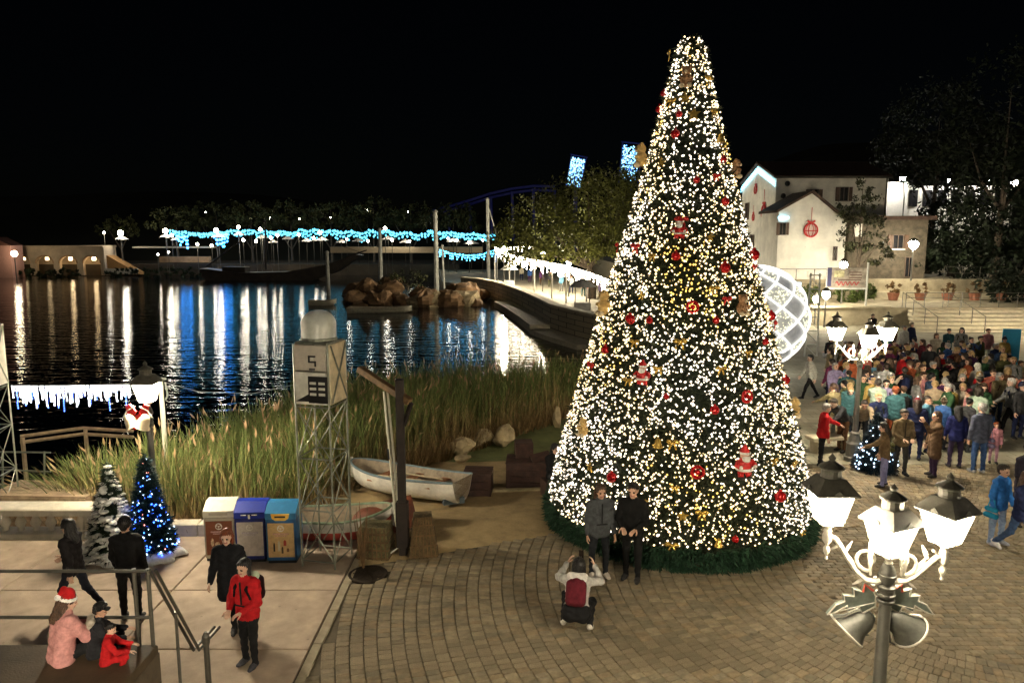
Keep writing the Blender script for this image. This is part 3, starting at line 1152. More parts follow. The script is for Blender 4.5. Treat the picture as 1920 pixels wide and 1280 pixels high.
# stuffed figures on the tree: bears, a deer head, bells, little red-suited men
def bear_mesh(name, m1, m2):
    mb = MB()
    mb.ball((0, 0, 0), .2, 14, 10, 0, (1, .85, 1.1)).ball((0, -.02, .28), .15, 14, 10, 0)
    for s in (-1, 1):
        mb.ball((s * .12, 0, .4), .055, 8, 6, 0).ball((s * .17, -.1, .06), .075, 8, 6, 0, (1, 1.3, .8)).ball((s * .12, -.13, -.17), .085, 8, 6, 1, (1, 1.2, .9))
    mb.ball((0, -.14, .24), .06, 8, 6, 1)
    for s in (-1, 1):
        mb.ball((s * .05, -.135, .32), .017, 6, 4, 2)
    return mb.mesh(name, [m1, m2, EYE_M], True)


bear_me = bear_mesh('stuffed_bear', brown_m, cream_m)
gbear_me = bear_mesh('golden_bear', mat('bear_gold', (.62, .42, .16), .75, var=.15), cream_m)
mb = MB()
mb.ball((0, 0, -.05), .19, 14, 10, 0, (1, .85, 1.05))
mb.lathe([(.2, -.17), (.215, -.14), (.2, -.11)], n=14, mi=1)
mb.ball((0, -.02, .2), .12, 12, 10, 2).ball((0, -.08, .12), .11, 10, 8, 1, (1, .7, 1.1)).lathe([(.13, .25), (.12, .29), (.06, .4), (.01, .46)], n=12, mi=0).lathe([(.14, .23), (.145, .26), (.13, .28)], n=12, mi=1)
for s in (-1, 1):
    mb.tube([(s * .16, 0, .05), (s * .24, -.06, -.04), (s * .2, -.14, -.06)], [.065, .06, .05], 8).ball((s * .19, -.16, -.06), .05, 8, 6, 1)
    mb.tube([(s * .09, 0, -.2), (s * .11, -.04, -.33)], [.08, .065], 8).ball((s * .11, -.07, -.35), .065, 8, 6, 3, (1, 1.4, .7))
gnome_me = mb.mesh('bearded_figure', [redcloth_m, white_m, skin_m, mat('boot_black', (.012, .012, .012), .4)], True)
bell_me = MB().lathe([(.02, .26), (.05, .25), (.12, .17), (.15, .02), (.2, -.1), (.23, -.14), (.2, -.15)], n=16).ball((0, 0, -.16), .05, 8, 6, 1).mesh('bell', [gold_m, brown_m], True)
for px, py, s, me, nm in ((1288, 152, 1.0, bear_me, 'stuffed_bear'), (1210, 298, 1.15, gbear_me, 'golden_bear'), (1372, 322, .9, bear_me, 'stuffed_bear'), (1345, 262, .7, bell_me, 'bell'), (1140, 575, 1.25, gbear_me, 'golden_bear'),
                          (1386, 577, .95, bear_me, 'stuffed_bear'), (1100, 805, .9, gbear_me, 'golden_bear'), (1208, 700, 1.0, gnome_me, 'bearded_figure'), (1391, 865, 1.25, gnome_me, 'bearded_figure'), (1482, 768, .95, gbear_me, 'golden_bear'),
                          (1275, 430, .9, gnome_me, 'bearded_figure'), (1235, 830, .7, bell_me, 'bell'), (1345, 1015, .6, bell_me, 'bell')):
    orn(nm, me, px, py, s * .72, .08)
# ------------------------------------------------------------------ street lamps with glazed lanterns
iron_m = mat('lamp_iron', (.085, .082, .07), .5, .3, var=.15, scale=12, bump=.15)
cream_iron_m = mat('lamp_cream_paint', (.62, .58, .48), .5, var=.1, scale=14, bump=.15)
grey_post_m = mat('lamp_post_paint', (.16, .155, .135), .45, .2, var=.1, scale=8)
PANE = {}


def pane_mat(power):
    return glow('lamp_pane_%d' % int(power), (1.0, .86, .62), power)


def lantern(parent, loc, power, rz=0.0, s=1.0):
    """square tapered lantern standing on loc (base of its cup); sub-parts are its panes"""
    M = Matrix.Translation(loc) @ Matrix.Rotation(rz, 4, 'Z') @ Matrix.Scale(s, 4)
    q = PI / 4
    sq = math.sqrt(2)
    mb = MB()
    # cup with a crown of spikes
    mb.lathe([(.02, -.08), (.05, -.06), (.035, -.03), (.06, 0), (.1, .03), (.11, .05)], n=12)
    for k in range(8):
        a = k * PI / 4
        mb.tube([(.1 * math.cos(a), .1 * math.sin(a), .04), (.14 * math.cos(a), .14 * math.sin(a), .1), (.13 * math.cos(a), .13 * math.sin(a), .16)], [.012, .01, .003], 5)
    # corner bars and rims
    for k in range(4):
        a = q + k * PI / 2
        mb.tube([(.115 * sq * math.cos(a), .115 * sq * math.sin(a), .05), (.2 * sq * math.cos(a), .2 * sq * math.sin(a), .43)], .011, 5)
    mb.lathe([(.11 * sq, .04), (.125 * sq, .05), (.12 * sq, .065)], n=4, rot=q)
    lan = mb.build('lantern', cream_iron_m, parent, matrix=M)
    mb = MB()
    # roof: eaves, hipped roof, chimney, cap, finial, ears at the corners
    mb.lathe([(.19 * sq, .425), (.245 * sq, .43), (.25 * sq, .45), (.135 * sq, .60), (.125 * sq, .61)], n=4, rot=q)
    mb.lathe([(.125, .6), (.115, .64), (.115, .7), (.15, .72), (.145, .735), (.05, .79), (.03, .81), (.045, .84), (.0, .9)], n=14)
    for k in range(4):
        a = k * PI / 2
        Mx = Matrix.Rotation(a, 4, 'Z') @ Matrix.Translation((.24, 0, .45)) @ Matrix.Rotation(PI / 2, 4, 'Z') @ Matrix.Rotation(PI / 2, 4, 'X')
        mb.prism([(-.06, 0), (.06, 0), (.045, .02), (.02, .045), (0, .06), (-.02, .045), (-.045, .02)], .012, Mx)
    mb.build('roof', mat('lantern_roof', (.1, .094, .075), .5, .2, var=.15, scale=12, bump=.15), lan)
    # four frosted panes, lit from inside
    for k in range(4):
        a = k * PI / 2
        Mz = Matrix.Rotation(a, 4, 'Z')
        pts = [Mz @ Vector(p) for p in ((.115, -.11, .062), (.115, .11, .062), (.197, .19, .425), (.197, -.19, .425))]
        inn = [p - (Mz @ Vector((.006, 0, 0))) for p in pts]
        MB().add(pts + inn, [(0, 1, 2, 3), (7, 6, 5, 4), (0, 4, 5, 1), (1, 5, 6, 2), (2, 6, 7, 3), (3, 7, 4, 0)]).build('pane', pane_mat(power), lan)
    return lan


def arm(parent, z0, ang, reach, rise, m):
    """scrolled bracket: S-curve, curl, acanthus leaves and a drop finial"""
    c, s = math.cos(ang), math.sin(ang)
    P = lambda u, z, w=0.0: (u * c - w * s, u * s + w * c, z0 + z)
    mb = MB()
    pts = [(.03, .0), (.1, -.04), (.2, -.035), (.3, .03), (.39, .13), (.46, .22), (.52, .285), (.6, .3)]
    pts = [(u * reach / .6, z * rise / .3) for u, z in pts]
    mb.tube([P(u, z) for u, z in pts], [.03, .03, .028, .026, .024, .024, .026, .03], 8)
    # curl back towards the post
    curl = [(reach * .33 + .1 * math.cos(t) * (1 - t / 9), .12 + rise * .15 + .1 * math.sin(t) * (1 - t / 9)) for t in np.linspace(-1.7, 4.6, 16)]
    mb.tube([P(u, z) for u, z in curl], list(np.linspace(.02, .008, 16)), 6)
    # leaves
    for u0, z0_, du, dz, sz in ((.16, .02, .03, .34, 1.0), (.3, .05, .1, .16, .6), (.42, .2, -.06, .14, .55), (.22, -.03, .1, -.08, .5), (.48, .28, .08, -.06, .4)):
        u0 *= reach / .6
        for wdt in (-.03, 0, .03):
            mb.tube([P(u0, z0_, wdt * .4), P(u0 + du * .5, z0_ + dz * .55, wdt * sz), P(u0 + du, z0_ + dz, wdt * .2)], [.012, .026 * sz, .003], 5, flat=.45)
    u, z = pts[-1]
    mb.lathe([(.0, z - .26), (.018, z - .24), (.008, z - .21), (.03, z - .17), (.035, z - .13), (.012, z - .1), (.045, z - .05), (.05, z), (.03, z + .06)], P(u, 0)[:2] + (z0,), 10)
    mb.build('arm', m, parent, smooth=True)
    return Vector(P(u, z + .1))


def street_lamp(loc, label, power, arms=(), centre=True, head=2.95, rz=0.0, arm_m=None, lantern_rz=0.0, s=1.0, reach=.6, rise=.3):
    t = empty('street_lamp', loc, rz, label, 'street lamp', 'lantern street lamps around the square')
    mb = MB()
    mb.lathe([(.26, 0), (.26, .1), (.22, .13), (.2, .45), (.22, .48), (.17, .54), (.12, .72), (.13, .76), (.1, .8)], n=10)
    mb.build('base', grey_post_m, t)
    mb = MB()
    mb.lathe([(.075, .78), (.062, 1.6), (.055, head - .32)], n=14)
    mb.build('pole', grey_post_m, t, smooth=True)
    mb = MB()
    for z in (head - .34, head - .28, head - .2, head - .08):
        mb.lathe([(.055, z - .03), (.085, z - .012), (.085, z + .012), (.055, z + .03)], n=14)
    mb.lathe([(.05, head - .32), (.075, head - .25), (.05, head - .17), (.085, head - .1), (.07, head - .02), (.045, head + .04)], n=14)
    mb.build('collar', iron_m, t, smooth=True)
    for a, re, ri in arms:
        p = arm(t, head - .12, R(a), re, ri, arm_m or cream_iron_m)
        lantern(t, p, power, R(a) + lantern_rz, s)
    if centre:
        lantern(t, Vector((0, 0, head + .1)), power, lantern_rz, s)
    return t


# near lamp, right foreground: arms to both sides, a lantern on top
NL = Vector((3.68, 6.85, 0))
near_lamp = street_lamp(NL, 'large three-lantern street lamp with cream scrolled arms and bell decoration in the foreground', 125,
                        arms=((158, .56, .36), (4, .56, .22)), head=2.88, lantern_rz=R(22), s=.84)

# holly-and-bells light figure fixed to the post (seen from behind)
hb = empty('holly_bell_decoration', (NL.x, NL.y + .1, 2.1), 0, 'grey-green holly leaves and two bells hung on the foreground lamp post', 'decoration')
leaf_m = mat('holly_back', (.2, .235, .2), .6, var=.15, scale=10)
edge_m = mat('white_rope_tube', (.62, .58, .5), .4, var=.05)
bellb_m = mat('bell_back', (.1, .1, .085), .5, .2, var=.2, scale=9)
redtube_m = mat('red_rope_tube', (.75, .12, .08), .4, var=.05)
leaf = [(.04, -.02), (.16, -.1), (.19, -.03), (.3, -.09), (.31, -.01), (.42, -.09), (.5, -.12), (.42, .0), (.34, .04), (.35, .11), (.25, .1), (.26, .19), (.17, .16), (.16, .25), (.07, .17), (.04, .1)]
UP = Matrix.Rotation(PI / 2, 4, 'X')
for s in (-1, 1):
    L = [(s * (u + .02), v + .29) for u, v in leaf]
    if s < 0:
        L = L[::-1]
    lf = MB().prism(L, .03, UP).build('leaf', leaf_m, hb)
    MB().tube([(u, -.03, v) for u, v in L] + [(L[0][0], -.03, L[0][1])], .008, 6).tube([(s * .06, -.03, .32), (s * .46, -.03, .2)], .006, 5).build('edge_tube', edge_m, lf)
    MB().tube([(L[i][0], -.036, L[i][1]) for i in ((12, 13, 14) if s > 0 else (1, 2, 3))], .012, 6).build('red_tube', redtube_m, lf)
    M = Matrix.Translation((s * .2, 0, .06)) @ Matrix.Rotation(-s * R(48), 4, 'Y')
    mb = MB().lathe([(.03, .17), (.07, .15), (.12, .06), (.14, -.05), (.19, -.13), (.2, -.15)], n=16)
    bl = mb.build('bell', bellb_m, hb, smooth=True, matrix=M)
    pth = [(.2 * math.cos(a), .2 * math.sin(a), -.15) for a in np.linspace(0, 2 * PI, 24)]
    MB().tube(pth, .011, 6, cap=False).tube([(.2, 0, -.15), (.14, 0, -.05), (.12, 0, .06), (.05, 0, .17)], .008, 5).tube([(-.2, 0, -.15), (-.14, 0, -.05), (-.12, 0, .06), (-.05, 0, .17)], .008, 5).build('rim_tube', edge_m, bl)
MB().tube([(.17, -.02, -.1), (.22, -.03, -.16), (.27, -.03, -.22)], [.02, .03, .015], 6).build('ribbon_end', redtube_m, hb)
MB().tube([(.1, -.02, -.08), (.12, -.02, -.17), (.17, -.02, -.2)], .012, 6).build('bracket', iron_m, hb)
MB().tube([(-.1, -.02, -.08), (-.2, -.02, -.09)], .009, 6).build('bracket', iron_m, hb)
small_bulb_me = MB().ball((0, 0, 0), .016, 6, 5).mesh('bulb', mat('unlit_bulb_white', (.8, .78, .72), .3, var=0))
for k in range(22):
    a, zz = random.uniform(PI, 2 * PI), random.uniform(.32, .62)
    mesh_obj('bulb', small_bulb_me, hb, loc=(.085 * math.cos(a), .07 + .085 * math.sin(a), zz))
hb.scale = (1.02, 1.0, .88)
hb.location.z = 2.2

# the same kind of lamp in the crowd
street_lamp(at_z(1600, 862), 'three-lantern street lamp standing in the middle of the crowd', 250, arms=((178, .68, .34), (2, .68, .34), (270, .4, .2)), centre=False, head=2.95, s=.9)
# single lantern behind the two small trees on the left
lamp_l = street_lamp(Vector((-7.15, 14.2, 0)), 'single-lantern street lamp behind the blue-lit tree, red bow hung on its pole', 480, arms=(), head=2.72, s=.95)

rb = empty('bow_bell_decoration', (-7.28, 14.05, 2.6), 0, 'red ribbon bow with two cream bells on the pole of the single lamp', 'decoration')
for s in (-1, 1):
    L = [(s * .03, .1), (s * .14, .25), (s * .22, .22), (s * .2, .05), (s * .06, .03)]
    if s < 0:
        L = L[::-1]
    MB().prism(L, .05, UP).build('bow_loop', redcloth_m, rb)
    M = Matrix.Translation((s * .13, -.04, -.08)) @ Matrix.Rotation(-s * R(-28), 4, 'Y')
    b = MB().lathe([(.03, .14), (.07, .12), (.1, .03), (.13, -.08), (.17, -.13), (.15, -.135)], n=14).build('bell', cream_m, rb, smooth=True, matrix=M)
    MB().ball((0, 0, -.16), .045, 8, 6).build('clapper', red_m, b)
    MB().tube([(s * .05, -.02, .2), (s * .2, -.02, .12), (s * .28, -.02, -.02)], .014, 6).build('white_tube', white_m, rb)
MB().prism([(-.04, .02), (.1, -.2), (.16, -.12), (.06, .08)], .05, UP @ Matrix.Translation((0, 0, .03))).build('ribbon_tail', redcloth_m, rb)

# unseen lamps of the same kind, added to light the square and steps
street_lamp(Vector((-3.2, 1.6, 0)), 'added three-lantern fill lamp on the near side of the square, below the viewpoint', 230, arms=((180, .56, .3), (0, .56, .3)), head=2.74)
street_lamp(Vector((33.5, 40.5, 0)), 'added three-lantern fill lamp out of view at the foot of the steps', 420, arms=((180, .56, .3), (0, .56, .3)), head=2.74)
street_lamp(Vector((11.5, 8.0, 0)), 'added three-lantern fill lamp on the square beyond the right edge', 120, arms=((180, .56, .3), (0, .56, .3)), head=2.74)
# ------------------------------------------------------------------ lattice towers with sign box and glass dome
steel_m = mat('galvanised_steel', (.2, .21, .17), .45, .55, var=.15, scale=10)
panel_m = mat('panel_grey', (.48, .44, .37), .55, var=.1, scale=5)
panelw_m = mat('panel_white', (.62, .62, .55), .5, var=.12, scale=5)
tan_m = mat('panel_tan', (.62, .52, .34), .55, var=.14, scale=5)
black_m = mat('sign_black', (.012, .012, .012), .4, var=.1)
dome_m = mat('acrylic_dome', (.62, .64, .58), .28, var=.06, scale=9, alpha=.8, spec=.6)


def lattice_tower(loc, rz, label, w=.72, dp=.62, zb=3.08, zt=4.18, glyph=True, side=None):
    t = empty('lattice_tower', loc, rz, label, 'tower', 'steel lattice towers by the water')
    cs = [(-w / 2, -dp / 2), (w / 2, -dp / 2), (w / 2, dp / 2), (-w / 2, dp / 2)]
    for x, y in cs:
        MB().tube([(x, y, 0), (x, y, zt)], .021, 4).build('leg', steel_m, t)
    levels = [.12, 1.1, 2.08, zb - .04]
    for i in range(4):
        (xa, ya), (xb, yb) = cs[i], cs[(i + 1) % 4]
        for z in levels:
            MB().tube([(xa, ya, z), (xb, yb, z)], .015, 4).build('rail', steel_m, t)
        for z0, z1 in zip(levels[:-1], levels[1:]):
            MB().tube([(xa, ya, z0), (xb, yb, z1)], .011, 4).build('brace', steel_m, t)
            MB().tube([(xb * .99, yb * .99, z0), (xa * .99, ya * .99, z1)], .011, 4).build('brace', steel_m, t)
    zm = zb + (zt - zb) * .56
    # front (towards the square): two panels; side: tan panel with crossed bars
    e = .012
    p = MB().cbox((0, 0, 0), (w - .05, .03, zt - zm - .03), .008).build('upper_panel', panel_m, t, loc=(0, -dp / 2 - e, (zm + zt) / 2))
    lo = MB().cbox((0, 0, 0), (w - .05, .03, zm - zb - .03), .008).build('lower_panel', panelw_m, t, loc=(0, -dp / 2 - e, (zm + zb) / 2))
    s1 = MB().cbox((0, 0, 0), (.03, dp - .05, zt - zb - .02), .008).build('side_panel', side or tan_m, t, loc=(w / 2 + e, 0, (zt + zb) / 2))
    MB().cbox((0, 0, 0), (.03, dp - .05, zt - zb - .02), .008).build('side_panel', panel_m, t, loc=(-w / 2 - e, 0, (zt + zb) / 2))
    MB().cbox((0, 0, 0), (w - .05, .03, zt - zb - .02), .008).build('back_panel', panel_m, t, loc=(0, dp / 2 + e, (zt + zb) / 2))
    MB().cbox((0, 0, 0), (w - .03, dp - .03, .04), .01).build('top_plate', steel_m, t, loc=(0, 0, zt + .01))
    h = (zt - zb) / 2 - .03
    for a in (-1, 1):
        MB().tube([(.03, -dp / 2 + .05, a * -h), (.03, dp / 2 - .05, a * h)], .018, 4).build('cross_bar', steel_m, s1)
    # hook-shaped glyph and dark block with white marks
    G = lambda u, v, du, dv, par, m, nm: MB().box((u, -.022, v), (du, .014, dv)).build(nm, m, par)
    if glyph:
        for u, v, du, dv in ((.0, .03, .14, .03), (-.055, -.02, .03, .13), (.02, -.07, .12, .03), (.065, -.1, .03, .1), (.0, -.2, .11, .03)):
            G(u + .04, v, du, dv, p, black_m, 'glyph_stroke')
        G(.05, -.01, .05, .04, p, panelw_m, 'glyph_centre')
        G(.14, -.02, .37, zm - zb - .13, lo, black_m, 'dark_block')
        for k in range(3):
            for j in range(2):
                MB().box((.05 + j * .17, -.034, .1 - k * .1), (.12, .012, .045), rz=0).build('white_mark', panelw_m, lo)
        MB().prism([(-.3, -.24), (.3, -.24), (-.04, -.1)], .012, Matrix.Translation((0, -.023, 0)) @ UP).build('dark_wedge', black_m, lo)
    # glass dome
    R0 = .31
    prof = [(R0, 0), (R0, .28)] + [(R0 * math.cos(a), .28 + R0 * .85 * math.sin(a)) for a in np.linspace(.15, PI / 2 - .02, 9)]
    dm = MB().lathe(prof, n=28, cap=False).build('dome', dome_m, t, loc=(0, 0, zt + .04), smooth=True)
    MB().lathe([(R0 + .012, 0), (R0 + .012, .04), (R0 + .002, .05)], n=28, cap=False).build('dome_ring', steel_m, dm)
    MB().lathe([(.14, .0), (.14, .22), (.1, .26), (.04, .28)], n=12).build('lamp_unit', mat('lamp_unit_grey', (.2, .21, .19), .4, .4), dm)
    for a in (-1, 1):
        MB().tube([(a * .1, -.14, .02), (a * .1, -.14, .3)], .012, 6).build('dome_stay', panelw_m, dm)
    return t


lattice_tower(Vector((-3.5, 13.3, 0)), R(-13), 'steel lattice tower with sign panels and glass dome beside the recycling bins', w=.66, dp=.7)
t2 = lattice_tower(Vector((-11.62, 15.4, -.1)), R(6), 'steel lattice tower cut by the left edge, next to the icicle lights', w=1.3, dp=.8, zb=3.0, zt=4.3, glyph=False, side=panel_m)

# ------------------------------------------------------------------ recycling bins
def bin_(loc, rz, body_c, lid_c, post_c, label, kind):
    t = empty('recycling_bin', loc, rz, label, 'recycling bin', 'recycling bins in a row')
    w, d, hgt = .56, .5, 1.12
    bm = mat('bin_body_' + kind, body_c, .45, var=.07, scale=6)
    lm = mat('bin_lid_' + kind, lid_c, .4, var=.07, scale=6)
    mb = MB()
    pr = [(-d / 2, .06), (d / 2, .06), (d / 2, .86), (-d / 2, .86)]
    mb.cbox((0, 0, .46), (w, d, .8), .015)
    mb.build('body', bm, t)
    # sloped hood
    prof = [(-d / 2, .86), (d / 2, .86), (d / 2, 1.02), (d / 2 - .1, hgt), (-.02, hgt), (-d / 2, .98)]
    mb = MB()
    mb.prism(prof, w + .01, Matrix(((0, 0, 1, 0), (1, 0, 0, 0), (0, 1, 0, 0), (0, 0, 0, 1))))
    hood = mb.build('hood', lm, t)
    MB().box((0, 0, .03), (w - .04, d - .04, .06)).build('plinth', black_m, t)
    pm = mat('bin_poster_' + kind, post_c, .6, var=.1, scale=12)
    ps = MB().box((0, -d / 2 - .008, .46), (w - .08, .012, .66)).build('poster', pm, t)
    wm = mat('print_white', (.75, .72, .66), .6, var=.05)
    ring = [(.065 * math.cos(a), .065 * math.sin(a)) for a in np.linspace(0, 2 * PI, 14, endpoint=False)]
    M0 = Matrix.Translation((0, -d / 2 - .016, .69)) @ UP
    lg = MB().prism(ring, .004, M0).build('recycling_emblem', wm, ps)
    for k in range(3):
        a = k * 2 * PI / 3 + PI / 2
        Ma = Matrix.Translation((0, -d / 2 - .02, .69)) @ UP @ Matrix.Rotation(a, 4, 'Z')
        MB().prism([(.012, -.03), (.05, -.012), (.04, 0), (.058, .012), (.02, .03), (.025, .01), (.008, -.01)], .004, Ma).build('arrow', pm, lg)
    MB().box((0, -d / 2 - .017, .585), (.3, .004, .028)).build('caption_line', mat('print_tint_' + kind, {'brown': (.5, .3, .3), 'blue': (.5, .45, .5), 'yellow': (.62, .36, .28)}[kind], .6, var=.3, scale=60), ps)
    MB().box((0, -d / 2 - .017, .548), (.22, .004, .018)).build('caption_line', MATS['print_tint_' + kind], ps)
    if kind == 'brown':
        for u, v, a, b in ((-.13, .38, .05, .14), (-.03, .34, .1, .08), (.08, .4, .12, .09), (.0, .26, .16, .06)):
            MB().prism([(a * .6 * math.cos(q), b * .6 * math.sin(q)) for q in np.linspace(0, 2 * PI, 9, endpoint=False)], .004, Matrix.Translation((u, -d / 2 - .017, v)) @ UP).build('printed_food', mat('print_food', (.62, .45, .3), .6, var=.3, scale=30), ps)
    if kind == 'yellow':
        for u, v, a, b, c in ((-.13, .33, .03, .17, (.05, .04, .03)), (-.04, .35, .045, .2, (.6, .55, .4)), (.02, .27, .035, .13, (.1, .07, .03)), (.07, .41, .05, .11, (.5, .08, .05)), (.12, .27, .045, .07, (.2, .1, .05))):
            MB().prism([(-a / 2, -b / 2), (a / 2, -b / 2), (a / 2, b / 4), (a / 5, b / 2), (-a / 5, b / 2), (-a / 2, b / 4)], .004, Matrix.Translation((u, -d / 2 - .017, v)) @ UP).build('printed_package', mat('print_pack_%d' % int(v * 100 + u * 100), c, .6, var=.1), ps)
        Mx = Matrix.Translation((0, -d / 2 - .008, .915)) @ UP
        MB().prism([(-.17, .055), (-.15, -.03), (-.09, -.07), (.09, -.07), (.15, -.03), (.17, .055)], .03, Mx).build('yellow_slot', mat('bin_slot_yellow', (.72, .45, .08), .45), hood)
        MB().box((0, -d / 2 - .026, .92), (.2, .012, .03)).build('slot_opening', black_m, hood)
    elif kind == 'blue':
        MB().box((0, -d / 2 - .008, .93), (.3, .02, .03)).build('slot_opening', black_m, hood)
        MB().box((0, -d / 2 - .012, .9), (.035, .016, .08)).build('lock', wm, hood)
        for u in (-.1, .1):
            MB().box((u, -d / 2 - .02, .935), (.1, .012, .014)).build('lid_mark', wm, hood)
    else:
        MB().box((0, -d / 2 - .008, .93), (.34, .02, .05)).build('slot_opening', bm, hood)
    return t


yb = 13.45
bin_(Vector((-5.52, yb + .05, 0)), R(4), (.44, .40, .31), (.66, .62, .5), (.2, .06, .025), 'cream recycling bin with a brown poster, first in the row', 'brown')
bin_(Vector((-4.92, yb, 0)), R(3), (.01, .022, .17), (.008, .03, .33), (.55, .5, .46), 'dark blue recycling bin with a pale poster, between the other two', 'blue')
bin_(Vector((-4.32, yb - .05, 0)), R(2), (.025, .12, .3), (.03, .2, .42), (.62, .43, .2), 'light blue recycling bin with a yellow poster and slot', 'yellow')

# ------------------------------------------------------------------ boats on the beach
def rowing_boat(loc, rz, L, W, H, m_out, m_in, label, name='rowing_boat', extras=True, tilt=0.0, m_rail=None, stripe=None, group=None, zmin=.0):
    """open clinker boat, bow towards +x, transom at -x; real shell with thickness"""
    t = empty(name, loc, rz, label, 'boat', group)
    ns, nk = 15, 9
    def sec(u, inner):
        w = W / 2 * (1 - max(0, u) ** 2.4) ** .6 * (1 - .22 * max(0, -u)) if u < .999 else .01
        sh = H * (1 + .32 * max(0, u) ** 2 + .1 * max(0, -u) ** 2)
        keel = H * (.55 * max(0, u) ** 4)
        o = .022 if inner else 0
        pts = []
        for k in range(nk):
            a = k / (nk - 1) * 2 - 1
            y = (w - o) * math.copysign(abs(a) ** .62, a)
            z = keel + o + (sh - keel - o) * (abs(a) ** 2.3)
            pts.append((u * L / 2 - (o if u > .9 else 0), y, z if abs(a) < .999 else sh))
        return pts
    us = list(np.linspace(-1, .55, 10)) + [.7, .82, .91, .97, 1.0]
    for inner, nm, m in ((False, 'hull', m_out), (True, 'hull_lining', m_in)):
        V = [p for u in us for p in sec(u, inner)]
        F = []
        for i in range(len(us) - 1):
            for k in range(nk - 1):
                a = i * nk + k
                F.append((a, a + 1, a + nk + 1, a + nk) if inner else (a, a + nk, a + nk + 1, a + 1))
        F.append(tuple(range(nk)) if not inner else tuple(range(nk - 1, -1, -1)))
        mb = MB().add(V, F)
        if stripe and not inner:
            for i, f in enumerate(mb.f[:-1]):
                mb.m[i] = 1 if (i % (nk - 1)) in (1, 2, 3, 4, 5, 6) else 0
        o = mb.build(nm, [m, stripe or m], t, smooth=True)
        if nm == 'hull':
            hull = o
    for s in (0, nk - 1):
        MB().tube([Vector(sec(u, False)[s]) for u in us], .03, 6).build('gunwale', m_rail or m_out, t, smooth=True)
    MB().tube([(L / 2 + .01, 0, H * .45), (L / 2 + .03, 0, H * 1.2), (L / 2 + .03, 0, H * 1.42)], .035, 6).build('stem_post', m_out, t)
    if extras:
        for u in (-.55, -.05, .42):
            w = abs(sec(u, True)[0][1])
            MB().cbox((u * L / 2, 0, H * .72), (.2, 2 * w * .93, .035), .008).build('thwart', mat('thwart_wood', (.3, .13, .06), .6, var=.2, scale=12), t)
        for s in (-1, 1):
            MB().tube([(-L * .3, s * W * .12, H * .83), (L * .2, s * W * .2, H * .85)], .02, 6).build('oar', mat('oar_wood', (.5, .42, .28), .6, var=.15), t)
    if tilt:
        t.rotation_euler = (tilt, 0, rz)
    return t


wht_m = mat('boat_white_paint', (.78, .75, .67), .5, var=.12, scale=4, bump=.2, bscale=18)
inn_m = mat('boat_inside', (.3, .24, .17), .7, var=.2, scale=6)
rail_m = mat('boat_blue_rail', (.16, .22, .25), .5, var=.15)
rowing_boat(Vector((-2.55, 17.0, -.02)), R(158), 3.0, 1.35, .5, wht_m, inn_m, 'white open rowing boat drawn up on the sand beside dark crates', m_rail=rail_m, tilt=R(5))
MB_wedge = prop(MB().cbox((0, 0, .05), (.5, .16, .14), .01).build('boat_chock', mat('chock_blue', (.1, .14, .17), .6), loc=(-1.35, 16.35, .0), rz=R(20)), 'small blue-grey chock under the stern of the white boat', 'chock')

redhull = mat('boat_red_antifoul', (.4, .06, .04), .6, var=.2, scale=5)
rowing_boat(Vector((-3.6, 14.35, .0)), R(4), 2.3, 1.0, .5, mat('boat_white_two', (.7, .68, .63), .5, var=.1), inn_m, 'white and red small boat standing behind the lattice tower and bins', stripe=redhull, m_rail=mat('boat_green_rail', (.2, .27, .18), .6, var=.2), extras=False)
# overturned brown boat, only its bow end shows above the baskets
up_b = rowing_boat(Vector((-2.75, 14.75, .52)), R(188), 1.35, .8, .45, mat('boat_rust_brown', (.13, .035, .014), .6, var=.25, scale=4, bump=.3), inn_m, 'rust-brown overturned boat propped up behind the wooden post', extras=False)
up_b.rotation_euler = (PI * .92, R(10), R(196))

# ------------------------------------------------------------------ wooden post with slanted beam
wood_d = mat('dark_timber', (.018, .011, .008), .75, var=.3, scale=5, bump=.5, bscale=20)
wood_b = mat('brown_timber', (.13, .075, .03), .75, var=.3, scale=5, bump=.5, bscale=20)
wp = empty('timber_hoist', (-2.1, 13.55, 0), 0, 'dark timber hoist post with a slanted beam over the beach', 'post')
MB().cbox((0, 0, 1.72), (.15, .15, 3.44), .015).build('post', wood_d, wp)
MB().cbox((0, 0, .6), (.23, .21, .9), .02).build('post_sleeve', wood_d, wp, loc=(0, 0, .02))
p0, p1 = Vector((.2, -.05, 3.02)), Vector((-.85, .5, 3.55))
d = (p1 - p0)
Mb = d.to_track_quat('Y', 'Z').to_matrix().to_4x4()
Mb.translation = (p0 + p1) / 2
MB().cbox((0, 0, 0), (.14, d.length, .12), .012).build('beam', wood_b, wp, matrix=Mb)
MB().tube([(.06, 0, 2.55), (.22, -.05, 3.0)], .045, 4).build('strut', wood_d, wp)
MB().tube([(-.05, -.08, .5), (-.05, -.085, .2), (-.25, -.1, .05)], .016, 6).build('rope', mat('rope_white', (.6, .58, .52), .8), wp)
for dx, tx in ((-.24, -.12), (-.17, -.06)):
    pole = MB().tube([(dx - .1, .25, 3.15), (tx, .05, .55)], [.022, .03], 8).build('pale_pole', mat('pale_pole_paint', (.62, .6, .48), .6, var=.1), wp)
    if dx < -.2:
        MB().tube([(dx - .02, .18, 2.05), (dx + .0, .165, 1.85)], .04, 8).build('pulley_block', black_m, pole)

# baskets and nets at the foot of the post
wick_m = mat('wicker_brown', (.11, .075, .032), .85, var=.3, scale=16, bump=1.0, bscale=50)


